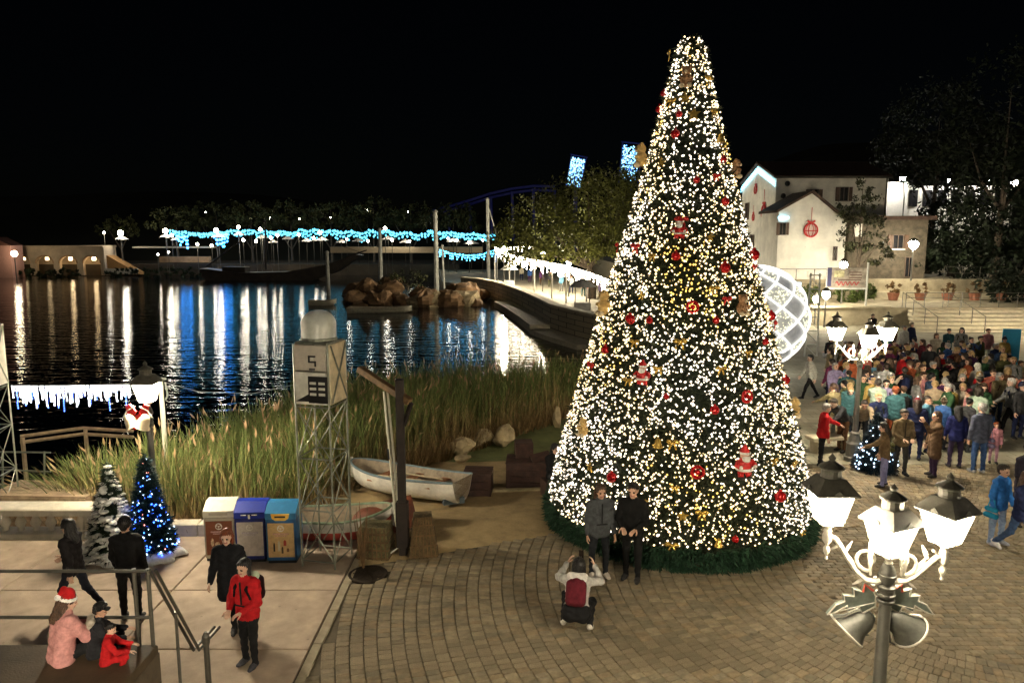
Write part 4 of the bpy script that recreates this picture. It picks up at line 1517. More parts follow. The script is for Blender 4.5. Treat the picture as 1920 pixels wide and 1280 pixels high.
def basket(loc, rz, w, d, h, label, taper=.75, m=None):
    t = empty('fish_trap', loc, rz, label, 'fish trap', 'fish traps at the hoist post')
    mb = MB()
    q = PI / 4
    s2 = math.sqrt(2)
    mb.add([(-w / 2, -d / 2, 0), (w / 2, -d / 2, 0), (w / 2, d / 2, 0), (-w / 2, d / 2, 0), (-w / 2 * taper, -d / 2 * taper, h), (w / 2 * taper, -d / 2 * taper, h), (w / 2 * taper, d / 2 * taper, h), (-w / 2 * taper, d / 2 * taper, h)],
           [(3, 2, 1, 0), (4, 5, 6, 7), (0, 1, 5, 4), (1, 2, 6, 5), (2, 3, 7, 6), (3, 0, 4, 7)])
    mb.build('woven_body', m or wick_m, t)
    for k in range(4):
        z = h * (k + .2) / 4
        f = 1 - (1 - taper) * z / h + .02
        pts = [(-w / 2 * f, -d / 2 * f, z), (w / 2 * f, -d / 2 * f, z), (w / 2 * f, d / 2 * f, z), (-w / 2 * f, d / 2 * f, z), (-w / 2 * f, -d / 2 * f, z)]
        MB().tube(pts, .016, 5).build('hoop', wood_b, t)
    for k in range(7):
        u = -1 + 2 * (k + .5) / 7
        MB().tube([(u * w / 2, -d / 2 - .012, 0), (u * w / 2 * taper, -d / 2 * taper - .012, h)], .011, 4).build('stake', wood_b, t)
    return t


basket(Vector((-1.72, 13.62, .0)), R(8), .55, .5, .78, 'dark wicker fish trap with sloping sides, just after the post', .62)
basket(Vector((-2.62, 13.55, .0)), R(-6), .62, .5, .62, 'olive wicker fish trap between the tower and the post', .85, mat('wicker_olive', (.12, .1, .045), .85, var=.3, scale=16, bump=1.0, bscale=50))

# dry shrub in the pit cover
sh = empty('dry_shrub', (-2.75, 12.95, 0), 0, 'thin leafless brown shrub by the iron pit cover', 'shrub')
for k in range(9):
    a, b = random.uniform(0, 2 * PI), random.uniform(.2, .5)
    MB().tube([(0, 0, 0), (.08 * math.cos(a), .08 * math.sin(a), .45), (b * .5 * math.cos(a), b * .5 * math.sin(a), random.uniform(.9, 1.4))], [.018, .012, .004], 5).build('twig', wood_b, sh)

# ------------------------------------------------------------------ dark crates and chests behind the boat
crate_m = mat('crate_wood', (.045, .02, .014), .75, var=.3, scale=6, bump=.4, bscale=25)


def crate(loc, rz, w, d, h, label, open_=False):
    t = empty('wooden_crate', loc, rz, label, 'crate', 'dark crates on the beach')
    n = max(2, int(round(h / .16)))
    for k in range(n):
        z = h * (k + .5) / n
        bh = h / n - .012
        for y, ww, rot in ((-d / 2, w, 0), (d / 2, w, 0)):
            MB().cbox((0, y, z), (ww, .025, bh), .004).build('plank', crate_m, t)
        for x in (-w / 2 + .012, w / 2 - .012):
            MB().cbox((x, 0, z), (.024, d - .03, bh), .004).build('plank', crate_m, t)
    if not open_:
        m = max(2, int(round(d / .18)))
        for k in range(m):
            y = -d / 2 + d * (k + .5) / m
            MB().cbox((0, y, h + .012), (w + .03, d / m - .01, .025), .004).build('lid_plank', crate_m, t)
    for x in (-w / 2, w / 2):
        for y in (-d / 2 - .014, d / 2 + .014):
            MB().cbox((x * .93, y, h / 2), (.06, .02, h), .004).build('batten', crate_m, t)
    return t


crate(Vector((-.82, 17.35, -.12)), R(-4), .66, .6, .55, 'dark square crate beside the stern of the white boat')
crate(Vector((.62, 18.1, -.15)), R(-3), 1.5, .8, .62, 'long low dark chest beside the seated person')
crate(Vector((.3, 18.35, .5)), R(4), .42, .42, .36, 'small dark crate, topmost on the long chest')
lid = MB().cbox((0, 0, 0), (.5, .36, .04), .01).build('crate_lid', crate_m, loc=(.72, 17.95, .6), rz=R(10))
lid.rotation_euler = (R(14), R(-12), R(10))
prop(lid, 'loose dark lid leaning on top of the long chest', 'lid')
pl = MB().cbox((0, 0, 0), (1.9, .16, .05), .01).build('pale_plank', mat('bleached_plank', (.36, .3, .18), .8, var=.2, scale=5), loc=(.3, 17.5, -.1), rz=R(4))
prop(pl, 'bleached plank lying in front of the dark chest', 'plank')


# ------------------------------------------------------------------ rocks
def rock_mesh(name, seed, m, sx=1, sy=1, sz=1, cuts=9):
    rg = np.random.default_rng(seed)
    mb = MB().ball((0, 0, 0), 1.0, 16, 11)
    v = np.array(mb.v)
    for k in range(cuts):
        nrm = rg.normal(0, 1, 3)
        nrm /= np.linalg.norm(nrm)
        d = rg.uniform(.5, .85)
        e = v @ nrm - d
        v = v - np.where(e > 0, e, 0)[:, None] * nrm
    v *= 1 + .05 * rg.normal(0, 1, (len(v), 1))
    v *= A(sx, sy, sz)
    mb.v = [tuple(p) for p in v]
    return mb.mesh(name, m)


rock_m = mat('ochre_rock', (.33, .26, .15), .9, var=.25, scale=3, bump=.8, bscale=10)
for i, (px, py, zz, sx, sy, sz, lab) in enumerate(((868, 852, -.3, .42, .36, .33, 'rounded ochre rock nearest the white boat'), (902, 834, -.35, .52, .36, .3, 'ochre rock, first of the two squared blocks by the reeds'),
                                                   (942, 830, -.35, .5, .4, .38, 'pale squared rock in the green weed before the reeds'), (1045, 800, -.35, .16, .14, .45, 'small upright pale stone in the weed beside the tree'),
                                                   (866, 868, -.2, .3, .24, .16, 'low brown rock right behind the dark square crate'))):
    o = mesh_obj('rock', rock_mesh('rock', 20 + i, rock_m, sx, sy, sz), loc=at_z(px, py, zz) + Vector((0, .2, sz * .5)), rz=random.uniform(0, 6))
    prop(o, lab, 'rock', 'rocks at the edge of the weed')

# ------------------------------------------------------------------ balustrade on the left
bal_m = mat('white_stone', (.6, .55, .44), .75, var=.1, scale=4, bump=.25)
bl = empty('balustrade', (-9.3, 14.45, 0), 0, 'low white stone balustrade with broad top at the left edge', 'balustrade')
MB().cbox((-.9, 0, .58), (3.7, .5, .14), .025).build('top_slab', bal_m, bl)
MB().cbox((-.9, 0, .06), (3.7, .42, .12), .02).build('plinth', bal_m, bl)
for x in (-2.6, .8):
    MB().cbox((x, 0, .315), (.3, .36, .39), .02).build('pier', bal_m, bl)
bme = MB().lathe([(.07, 0), (.07, .03), (.05, .05), (.1, .14), (.095, .2), (.045, .31), (.06, .34), (.06, .39)], n=12).mesh('baluster', bal_m, True)
for k in range(10):
    mesh_obj('baluster', bme, bl, loc=(-2.3 + k * .31, 0, .12))
lw = empty('low_wall', (-6.7, 14.55, 0), 0, 'low white kerb wall running behind the small trees to the bins', 'wall')
for k in range(4):
    MB().cbox((-.95 + k * .82, 0, .13), (.815, .3, .26), .02).build('wall_block', bal_m, lw)

# dock crate left behind balustrade
dk = empty('dock_box', (-10.2, 15.7, -.5), R(-3), 'pale timber box on the dock behind the balustrade', 'box')
pdm = mat('dock_timber', (.4, .29, .18), .8, var=.2, scale=5, bump=.3)
for k in range(6):
    MB().cbox((0, -.45, .08 + k * .17), (2.2, .04, .16), .006).build('plank', pdm, dk)
    MB().cbox((0, -.37 + k * .17, 1.03), (2.2, .16, .04), .006).build('lid_plank', pdm, dk)
MB().box((0, .1, .5), (2.15, 1.0, 1.0)).build('carcass', pdm, dk)

# ------------------------------------------------------------------ two small trees on a snow quilt
def small_tree(loc, Ht, R0, col, label, n=1500, seed=1):
    t = empty('small_christmas_tree', loc, 0, label, 'Christmas tree', 'small Christmas trees by the lamp')
    rg = np.random.default_rng(seed)
    MB().tube([(0, 0, 0), (0, 0, Ht * .9)], [.05, .01], 8).build('trunk', wood_d, t)
    def zf(k):
        return Ht * (1 - np.sqrt(rg.uniform(0, 1, k))) + .06
    def tier(z):
        u = z / Ht
        return R0 * (1 - u) * (.72 + .28 * ((1 - u) * 7 % 1)) * rg.uniform(.35, 1.0) ** .5
    V, f, c = sprays(n, zf, tier, .15, rg, droop=.35, blades=6, width=.017)
    mesh_obj('needles', np_mesh('small_needles', V, f, needle_m, colors=A(*col) * c[:, None]), t)
    return t, rg


def cone_pts(rg, n, Ht, R0, z0=.1, out=.95):
    z = Ht * (1 - np.sqrt(rg.uniform(0, 1, n))) * .94 + z0
    th = rg.uniform(0, 2 * PI, n)
    u = z / Ht
    r = R0 * np.clip(1 - u, .02, 1) * rg.uniform(.75, 1.0, n) * out
    return np.stack([r * np.cos(th), r * np.sin(th), z], 1)


WT = Vector((-7.62, 13.45, .05))
BT = Vector((-6.93, 13.5, .05))
ws, rg = small_tree(WT, 1.75, .52, (.018, .035, .016), 'small fir tree loaded with white snow tufts', seed=5)
pts = cone_pts(rg, 460, 1.75, .63)
mb_v, mb_f, off = [], [], 0
for p in pts:
    b = MB().ball((0, 0, 0), rg.uniform(.035, .075), 7, 5, s=(1.3, 1.0, .55))
    a = rg.uniform(0, 6.28)
    v = np.array(b.v) @ np.array(Matrix.Rotation(a, 3, 'Z')).T + p
    mb_v.append(v)
    mb_f += [tuple(i + off for i in f) for f in b.f]
    off += len(v)
snow_m = mat('fake_snow', (.82, .81, .78), .9, var=.08, scale=20, bump=.5)
me = bpy.data.meshes.new('snow_tufts')
me.from_pydata(np.concatenate(mb_v).tolist(), [], mb_f)
me.materials.append(snow_m)
prop(mesh_obj('snow_tufts', me, ws), kind='stuff')

bt, rg = small_tree(BT, 1.95, .5, (.008, .03, .03), 'small Christmas tree strung with blue and white lights', seed=9, n=2200)
for nm, cc, st, n_, rr in (('blue', (.03, .12, 1.0), 9, 170, .017), ('ice', (.55, .75, 1.0), 5, 90, .018), ('rose', (1, .3, .25), 3, 14, .016)):
    prop(mesh_obj('lights_' + nm, bulbs_mesh('small_' + nm, cone_pts(rg, n_, 1.95, .52, out=1.05), rr, glow('bulb_' + nm, cc, st)), bt), kind='stuff')
V = []
mb = MB().ball((0, 0, 0), 1, 40, 14)
v = np.array(mb.v)
v[:, 2] = np.clip(v[:, 2], -.3, 1)
ang = np.arctan2(v[:, 1], v[:, 0])
v = v * A(.98, .52, .16) * (1 + .07 * np.sin(ang * 7) + .05 * np.sin(ang * 13 + 1))[:, None]
v[:, 2] += .04 * wob(v[:, 0], v[:, 1], 9)
mb.v = [tuple(p) for p in v]
prop(mb.build('snow_quilt', snow_m, loc=(-7.27, 13.45, .05), smooth=True), 'fluffy white snow quilt under the two small trees', 'snow quilt')

# ------------------------------------------------------------------ raised platform with railing, lower left corner
PLZ = 1.4
plat = prop(MB().span((-16, 1.0, 0), (-4.1, 8.0, PLZ - .1)).build('raised_platform', mat('platform_render', (.1, .075, .05), .85, var=.15)), kind='structure')
plm = mat('platform_paving', (.075, .05, .026), .75, var=.2, scale=2, bump=.25)
for i in range(6):
    for j in range(4):
        MB().cbox((-4.1 - 1.97 * (i + .5), 8.0 - 1.73 * (j + .5), PLZ - .05), (1.96, 1.72, .1), .012).build('platform_slab', plm, plat)
rl_m = mat('railing_steel', (.11, .105, .09), .4, .6, var=.1)
rail = empty('railing', (-4.15, 7.95, PLZ), 0, 'dark metal railing along the raised platform with a stair rail at its end', 'railing')
for z in (.36, .92):
    MB().tube([(-11.5, 0.0, z), (0, 0, z)], .02, 8).build('rail', rl_m, rail)
for x in (-2.0, -4.0, -6.0, -8.0):
    MB().tube([(x, 0.02, 0), (x, .02, .92)], .018, 8).build('baluster', rl_m, rail) if x < -5.5 else None
for x in (-.16, 0):
    MB().tube([(x, 0.02, -1.35), (x, .02, .94)], .024, 8).build('end_post', rl_m, rail)
for dx in (0.03, .1):
    MB().tube([(dx, .0, .93), (dx + .05, .85, -.55), (dx + .05, 1.5, -.6)], .02, 8).build('stair_rail', rl_m, rail)
MB().tube([(.09, .42, .2), (.09, .42, -1.4)], .02, 8).build('stair_post', rl_m, rail)
MB().lathe([(.04, -1.4), (.035, -.55), (.05, -.5), (.05, -.42), (.02, -.36)], (.2, .95, 0), 10).build('newel', rl_m, rail)
strl = empty('stroller', (-5.95, 7.05, PLZ), R(70), 'black and yellow pushchair cut by the left edge, beside the seated family', 'pushchair')
for x in (-.25, .25):
    for y in (-.3, .3):
        MB().tube([(x + .02 * math.copysign(1, x), y + .1 * math.cos(a), .1 + .1 * math.sin(a)) for a in np.linspace(0, 2 * PI, 15)], .022, 6).build('wheel', black_m, strl)
    MB().tube([(x, -.3, .1), (x, .05, .55), (x, .5, 1.0)], .015, 6).build('frame', rl_m, strl)
    MB().tube([(x, .3, .1), (x, .0, .5)], .015, 6).build('frame', rl_m, strl)
MB().tube([(-.25, .5, 1.0), (.25, .5, 1.0)], .018, 6).build('handle', black_m, strl)
MB().cbox((0, .0, .42), (.44, .42, .1), .04).build('seat', black_m, strl)
MB().ball((0, .2, .72), .26, 14, 8, s=(1, .9, .9)).build('hood', mat('stroller_yellow', (.45, .42, .04), .7), strl, smooth=True)
# ------------------------------------------------------------------ reeds (a mass nobody could count)
rg = np.random.default_rng(21)
reed_m = mat('reed_blade', (.1, .12, .04), .75, var=.08, attr='tint', spec=.2)


def reeds(name, n, pxr, label):
    pxs = rg.uniform(*pxr, n * 3)
    yf = np.interp(pxs, [70, 100, 330, 560, 680, 800, 1000, 1120], [15.75, 15.5, 15.15, 15.5, 18.4, 20.6, 24.6, 27.5])
    yb = np.interp(pxs, [70, 160, 300, 450, 560, 700, 800, 1000, 1120], [16.2, 16.6, 17.3, 20, 23, 26.5, 28, 29.5, 29])
    u = rg.uniform(0, 1, n * 3)
    Y = yf + (yb - yf) * u
    keep = rg.uniform(0, 1, n * 3) < (yb - yf) / 8.0 * .8 + .25
    pxs, Y, u = pxs[keep][:n], Y[keep][:n], u[keep][:n]
    n = len(pxs)
    X = (pxs - 960) / F_PX * (Y + .9)
    Z = np.full(n, -.5)
    droop = np.clip((200 - pxs) / 130, 0, 1)
    Ht = rg.uniform(1.55, 2.55, n) * (1 - .3 * droop) * (.84 + .16 * wob(X, Y, 1.5) + .06 * wob(X, Y, 5.0, 4))
    Ht = np.where((u < .15) & (rg.uniform(0, 1, n) < .5), Ht * rg.uniform(.35, .8, n), Ht)
    la = rg.uniform(0, 2 * PI, n)
    ll = rg.uniform(.03, .55, n) ** 1.3 * Ht * .9
    ll = np.where(rg.uniform(0, 1, n) < .08, ll * 2.2 + .3, ll)
    lx, ly = np.cos(la) * ll - droop * .9, np.sin(la) * ll * .8
    wa = rg.uniform(0, PI, n)
    w = rg.uniform(.009, .02, n)
    segs = 5
    V = np.zeros((n, (segs + 1) * 2, 3))
    for k in range(segs + 1):
        t = k / segs
        bend = t ** 2.2
        cx, cy, cz = X + lx * bend, Y + ly * bend, Z + Ht * (t - .22 * bend * (ll / Ht) * 1.5 - .25 * bend * droop)
        ww = w * (1 - t ** 2) + .002
        V[:, 2 * k] = np.stack([cx - np.cos(wa) * ww, cy - np.sin(wa) * ww, cz], 1)
        V[:, 2 * k + 1] = np.stack([cx + np.cos(wa) * ww, cy + np.sin(wa) * ww, cz], 1)
    q = np.array([(2 * k, 2 * k + 1, 2 * k + 3, 2 * k + 2) for k in range(segs)])
    F = (q[None] + (np.arange(n) * (segs + 1) * 2)[:, None, None]).reshape(-1, 4)
    dry = np.clip(.35 + .45 * wob(X, Y, .9, 3) + rg.normal(0, .3, n), 0, 1)
    green, tan, br = A(.12, .155, .046), A(.38, .29, .13), A(.18, .11, .04)
    C = np.zeros((n, segs, 3))
    for k in range(segs):
        t = (k + .5) / segs
        g = np.clip((t - .36) * 2.4 - dry * .9 + .25, 0, 1)[:, None]
        C[:, k] = (1 - g) * (tan * .65 + br * .35) + g * green
    C *= rg.uniform(.65, 1.35, (n, 1, 1))
    # seed heads on some stems, short dead stubble along the front
    hd = np.where(rg.uniform(0, 1, n) < .055)[0]
    tip = V[hd, -2:].mean(1)
    dn = tip - V[hd, -4:-2].mean(1)
    dn /= np.linalg.norm(dn, axis=1)[:, None]
    sd = np.stack([np.cos(wa[hd]), np.sin(wa[hd]), 0 * hd], 1)
    pl4 = np.stack([tip - dn * .02, tip + sd * .028 + dn * .08, tip + dn * .24, tip - sd * .028 + dn * .08], 1)
    nst = n // 4
    sx = rg.integers(0, n, nst)
    fy = yf[keep][:n][sx] - rg.uniform(0, .55, nst)
    bx = (pxs[sx] - 960) / F_PX * (fy + .9)
    an, hh = rg.uniform(0, 2 * PI, nst), rg.uniform(.12, .6, nst)
    b0 = np.stack([bx, fy, np.full(nst, -.45)], 1)
    tp = b0 + np.stack([np.cos(an) * hh * .8, np.sin(an) * hh * .8, hh + .2], 1)
    s4 = np.stack([np.sin(an), -np.cos(an), 0 * an], 1) * .012
    st4 = np.stack([b0 - s4, b0 + s4, tp + s4 * .3, tp - s4 * .3], 1)
    k0 = V.shape[0] * V.shape[1]
    V = np.concatenate([V.reshape(-1, 3), pl4.reshape(-1, 3), st4.reshape(-1, 3)])
    F = np.concatenate([F, k0 + np.arange((len(hd) + nst) * 4).reshape(-1, 4)])
    C = np.concatenate([C.reshape(-1, 3), np.tile(A(.3, .2, .11), (len(hd), 1)) * rg.uniform(.7, 1.3, (len(hd), 1)), np.tile(A(.24, .16, .07), (nst, 1)) * rg.uniform(.5, 1.3, (nst, 1))])
    o = mesh_obj(name, np_mesh(name, V.reshape(-1, 3), F, reed_m, colors=C.reshape(-1, 3)))
    return prop(o, label, 'reeds', kind='stuff')


reeds('reed_bed', 7500, (70, 600), 'tall green and tan reeds along the water behind the bins')
reeds('reed_bank', 11000, (560, 1125), 'dense tall reeds between the lake and the beach')
# ------------------------------------------------------------------ trees with leafy crowns
bark_m = mat('bark', (.09, .07, .05), .9, var=.3, scale=6, bump=.6)
leafy_m = mat('leaf', (.06, .09, .02), .7, var=.08, attr='tint', spec=.25)


def leaf_cloud(rg, blobs, n, size, col, name='crown', hollow=.45):
    """leaf-sized quads in clumps inside ellipsoids (cx,cy,cz,rx,ry,rz)"""
    w = np.array([b[3] * b[4] * b[5] for b in blobs]) ** .7
    w /= w.sum()
    V, C = [], []
    for b, k in zip(blobs, (w * n).astype(int)):
        nc = max(6, k // 28)
        d = rg.normal(0, 1, (nc, 3))
        d /= np.linalg.norm(d, axis=1)[:, None]
        cr = rg.uniform(hollow, 1.0, (nc, 1)) ** .6
        cc = A(*b[:3]) + d * cr * A(*b[3:])
        cl = rg.uniform(.55, 1.35, nc)
        i = rg.integers(0, nc, k)
        p = cc[i] + rg.normal(0, 1, (k, 3)) * min(b[3:]) * .13
        u = rg.normal(0, 1, (k, 3))
        u /= np.linalg.norm(u, axis=1)[:, None]
        s = np.cross(u, rg.normal(0, 1, (k, 3)))
        s /= np.linalg.norm(s, axis=1)[:, None]
        L = size * rg.uniform(.6, 1.4, (k, 1))
        V.append(np.stack([p - u * L, p + s * L * .45, p + u * L, p - s * L * .45], 1))
        C.append((A(*col) * cl[i][:, None] * rg.uniform(.75, 1.25, (k, 1))))
    V = np.concatenate(V).reshape(-1, 3)
    return np_mesh(name, V, np.arange(len(V)).reshape(-1, 4), leafy_m, colors=np.concatenate(C))


def leafy_tree(loc, blobs, n, size, col, label, trunk=(.25, 2.5), seed=1, group='trees around the lake', name='leafy_tree', limbs=True, cat='tree'):
    rg = np.random.default_rng(seed)
    t = empty(name, loc, 0, label, cat, group)
    r0, th = trunk
    top = A(*np.mean([b[:3] for b in blobs], axis=0))
    MB().tube([(0, 0, -.1), (.1 * r0, 0, th * .5), (top[0] * .25, top[1] * .25, th), tuple(top * .75 + A(0, 0, th * .2))], [r0 * 1.25, r0, r0 * .8, r0 * .3], 9).build('trunk', bark_m, t, smooth=True)
    if limbs:
        for b in blobs:
            MB().tube([(top[0] * .2, top[1] * .2, th * .9), tuple((A(*b[:3]) * .6 + A(0, 0, th) * .4)), tuple(A(*b[:3]) + A(0, 0, b[5] * .4))], [r0 * .55, r0 * .35, r0 * .1], 6).build('limb', bark_m, t)
    mesh_obj('crown', leaf_cloud(rg, blobs, n, size, col), t)
    return t


# the broad tree on the quay
p = at_y(1110, 505, 66)
leafy_tree(Vector((p.x, 66, .45)), [(-4.5, 0, 6.3, 3.6, 3.5, 3.0), (-.5, -.5, 7.8, 4.2, 4, 3.6), (2.6, 0, 7.2, 3.4, 3.4, 3.4), (-7.0, .5, 5.0, 2.6, 2.6, 2.2), (-2, -1.5, 4.9, 3.6, 2.6, 1.6), (3.4, .5, 9.2, 2.4, 2.4, 2.2), (1, -1.5, 5.2, 3, 2.4, 1.6)],
           16000, .16, (.125, .135, .03), 'broad olive-green tree over the garlanded quay', (.35, 3.0), 4)

# ------------------------------------------------------------------ quay with parapet, promenade and ledge
qs = [at_z(px, py, 1.3) for px, py in ((868, 519), (900, 522), (930, 527), (960, 536), (985, 545), (1015, 558), (1040, 570))]
qs += [Vector((3.6, 49.5, 1.3)), at_z(1085, 581, 1.3), at_z(1135, 591, 1.3)]
qp = [(v.x, v.y) for v in qs]
land = qp + [(7.2, 46.8), (9.9, 60), (13.4, 90), (14, 122), (-12, 122), (-8.5, 90)]
n = len(land)
prop(MB().add([(x, y, .45) for x, y in land] + [(x, y, -2.4) for x, y in land], [tuple(range(n))] + [(k, n + k, n + (k + 1) % n, (k + 1) % n) for k in range(n)]).build('quay_pavement', mat('quay_paving', (.3, .27, .2), .8, var=.15, scale=1)), kind='structure')
qw_m = bpy.data.materials.new('quay_stone')
qw_m.use_nodes = True
nt = qw_m.node_tree
bk = nt.nodes.new('ShaderNodeTexBrick')
bk.inputs['Color1'].default_value = (.34, .29, .19, 1)
bk.inputs['Color2'].default_value = (.25, .21, .14, 1)
bk.inputs['Mortar'].default_value = (.06, .05, .035, 1)
bk.inputs['Scale'].default_value = 1.0
bk.inputs['Brick Width'].default_value = .9
bk.inputs['Row Height'].default_value = .34
bk.inputs['Mortar Size'].default_value = .02
tcn = nt.nodes.new('ShaderNodeTexCoord')
mpn = nt.nodes.new('ShaderNodeMapping')
mpn.inputs['Rotation'].default_value = (PI / 2, 0, 0)
nt.links.new(tcn.outputs['Object'], mpn.inputs['Vector'])
nt.links.new(mpn.outputs['Vector'], bk.inputs['Vector'])
nt.links.new(bk.outputs['Color'], nt.nodes['Principled BSDF'].inputs['Base Color'])
nt.nodes['Principled BSDF'].inputs['Roughness'].default_value = .85


def strip(path, z0, z1, w, off=0.0):
    """wall of constant thickness along a path of (x, y)"""
    mb = MB()
    P = [Vector((x, y)) for x, y in path]
    L, Rr = [], []
    for i, p in enumerate(P):
        t = (P[min(i + 1, len(P) - 1)] - P[max(i - 1, 0)]).normalized()
        nn = Vector((t.y, -t.x))
        L.append(p + nn * (off + w / 2))
        Rr.append(p + nn * (off - w / 2))
    k = len(P)
    V = [(q.x, q.y, z) for z in (z0, z1) for row in (L, Rr) for q in row]
    F = []
    for i in range(k - 1):
        F += [(i, i + 1, 2 * k + i + 1, 2 * k + i), (k + i + 1, k + i, 3 * k + i, 3 * k + i + 1), (2 * k + i, 2 * k + i + 1, 3 * k + i + 1, 3 * k + i)]
    F += [(0, 2 * k, 3 * k, k), (k - 1, 2 * k - 1, 4 * k - 1, 3 * k - 1)]
    return mb.add(V, F)


qwall = empty('quay_wall', (0, 0, 0), 0, 'curving dark stone quay wall with a pale coping along the water', 'wall')
strip(qp, -1.5, 1.2, .6).build('stone_face', qw_m, qwall)
strip(qp, 1.2, 1.32, .72).build('coping', pale_m, qwall)
lg = [(x, y) for x, y in qp[2:]]
strip(lg[1:5], -1.2, -.12, 1.5, 1.0).build('ramp', pale_m, qwall)
strip(lg[4:], -1.2, -.4, 1.6, 1.1).build('ledge', pale_m, qwall)

# boulders on the point at the end of the quay
brk_m = mat('brown_boulder', (.18, .105, .05), .9, var=.3, scale=1.2, bump=.8, bscale=4)
ORD = ('first second third fourth fifth sixth seventh eighth ninth tenth eleventh twelfth thirteenth fourteenth fifteenth sixteenth seventeenth eighteenth nineteenth twentieth twenty-first twenty-second twenty-third '
       'twenty-fourth twenty-fifth twenty-sixth twenty-seventh').split()
heap = []
for i in range(22):
    px, py = random.uniform(660, 900), 0
    dpt = random.uniform(71, 80)
    X = (px - 960) / F_PX * dpt
    sz = random.uniform(.8, 1.7)
    o = mesh_obj('boulder', rock_mesh('boulder', 100 + i, brk_m, sz * 1.25, sz, sz * .85), loc=(X, dpt, -.7 + random.uniform(.1, .9) * (1.6 if 690 < px < 800 else .8)), rz=random.uniform(0, 6))
    heap.append((px, dpt, o))
for i, (px, dpt, o) in enumerate(sorted(heap, key=lambda a: a[0])):
    prop(o, 'brown boulder of the heap beyond the water, %s along it from the mooring pile' % ORD[i], 'boulder', 'boulders heaped on the point')
for i, (px, py, sx, lab) in enumerate(((868, 575, 2.0, 'large pale boulder at the foot of the quay wall'), (815, 576, 1.4, 'pale rounded boulder next to the large one at the quay'), (775, 576, 1.1, 'squarish ochre boulder at the water beside the quay point'))):
    q = at_z(px, py, -.7)
    prop(mesh_obj('boulder', rock_mesh('boulder', 140 + i, rock_m, sx * 1.2, sx * .8, sx * .75), loc=q + Vector((0, 1.0, .5)), rz=i), lab, 'boulder', 'pale boulders at the quay')
leafy_tree(Vector((at_y(765, 520, 78).x, 78, .4)), [(0, 0, .9, 2.2, 1.5, 1.1), (-2, .3, .5, 1.4, 1.2, .8)], 1500, .12, (.05, .055, .02), 'dull green bush on top of the boulder heap', (.08, .5), 44, name='shore_bush', cat='bush', group='bushes')

# moored small boats
pw = mat('boat_pale', (.5, .47, .36), .6, var=.15)
for px, py, L_, rz_, lab in ((712, 586, 5.6, 3, 'long pale moored boat low in the water before the boulders'), (605, 572, 2.6, 8, 'small pale dinghy moored off the boulder point')):
    q = at_z(px, py, WATER_Z)
    rowing_boat(Vector((q.x, q.y, WATER_Z - .12)), R(rz_), L_, 1.6, .55, pw, inn_m, lab, name='moored_boat', extras=False, group='boats on the lake')

# piles and tall posts standing in the lake
for px, y0, y1, dpt, rr, lab in ((613, 474, 512, 84, .24, 'short grey mooring pile off the boulder point'), (712, 432, 520, 84, .26, 'tall grey post rising from the boulder heap'), (816, 398, 505, 84, .3, 'tallest grey post at the end of the quay'),
                                 (829, 462, 505, 84, .14, 'thin leaning post beside the tallest grey post'), (914, 375, 470, 88, .24, 'grey mast with a stay at the head of the garlanded quay')):
    a, b = at_y(px, y0, dpt), at_y(px + (4 if px == 829 else 2), y1, dpt)
    q = empty('mooring_post', (b.x, dpt, -.9), 0, lab, 'post', 'posts in the lake')
    ln = a.z + .9
    MB().tube([(0, 0, 0), (a.x - b.x, 0, ln)], [rr, rr * .8], 8).build('shaft', mat('post_grey', (.28, .28, .25), .8, var=.2, scale=2), q)
    MB().lathe([(rr, 0), (rr * 1.1, .05), (rr * .5, .25)], (a.x - b.x, 0, ln), 8).build('cap', mat('post_grey', ), q)
    if px == 914:
        MB().tube([(a.x - b.x, 0, ln - .4), (a.x - b.x + 1.6, 0, ln - 6)], .06, 5).build('stay', MATS['post_grey'], q)

# ------------------------------------------------------------------ light curtains (garlands of hanging LED strands)
def curtain(pts, drop, m, label, n_per_m=5, name='light_garland', group=None, seed=1, posts=None, wire_m=None, lw=.03, cat='light garland'):
    """wire through pts with hanging light strands of uneven length"""
    rg = np.random.default_rng(seed)
    t = empty(name, tuple(pts[0]), 0, label, cat, group)
    o = Vector(pts[0])
    MB().tube([Vector(p) - o for p in pts], .015, 5).build('wire', wire_m or rl_m, t)
    V, F, n_ = [], [], 0
    for a, b in zip(pts[:-1], pts[1:]):
        a, b = Vector(a) - o, Vector(b) - o
        L = (b - a).length
        k = max(1, int(L * n_per_m))
        for i in range(k):
            p = a.lerp(b, (i + rg.uniform(.2, .8)) / k)
            dl = drop * rg.choice([.35, .6, .8, 1.0]) * rg.uniform(.85, 1.15)
            nb = max(2, int(dl / (lw * 3.2)))
            for j in range(nb):
                z = p.z - dl * (j + .5) / nb
                c = A(p.x + rg.normal(0, lw * .3), p.y, z)
                V.append(c + octa * A(lw, lw, lw * 1.25))
                F.append(octf + n_)
                n_ += 6
    prop(mesh_obj('light_strands', np_mesh('light_strands', np.concatenate(V), np.concatenate(F), m), t), kind='stuff')
    if posts:
        for q in posts:
            q = Vector(q) - o
            MB().tube([(q.x, q.y, q.z), (q.x, q.y, posts[0][2] * 0 + .45 - o.z)], .07, 6).build('post', mat('pergola_post', (.4, .38, .34), .6), t)
    return t


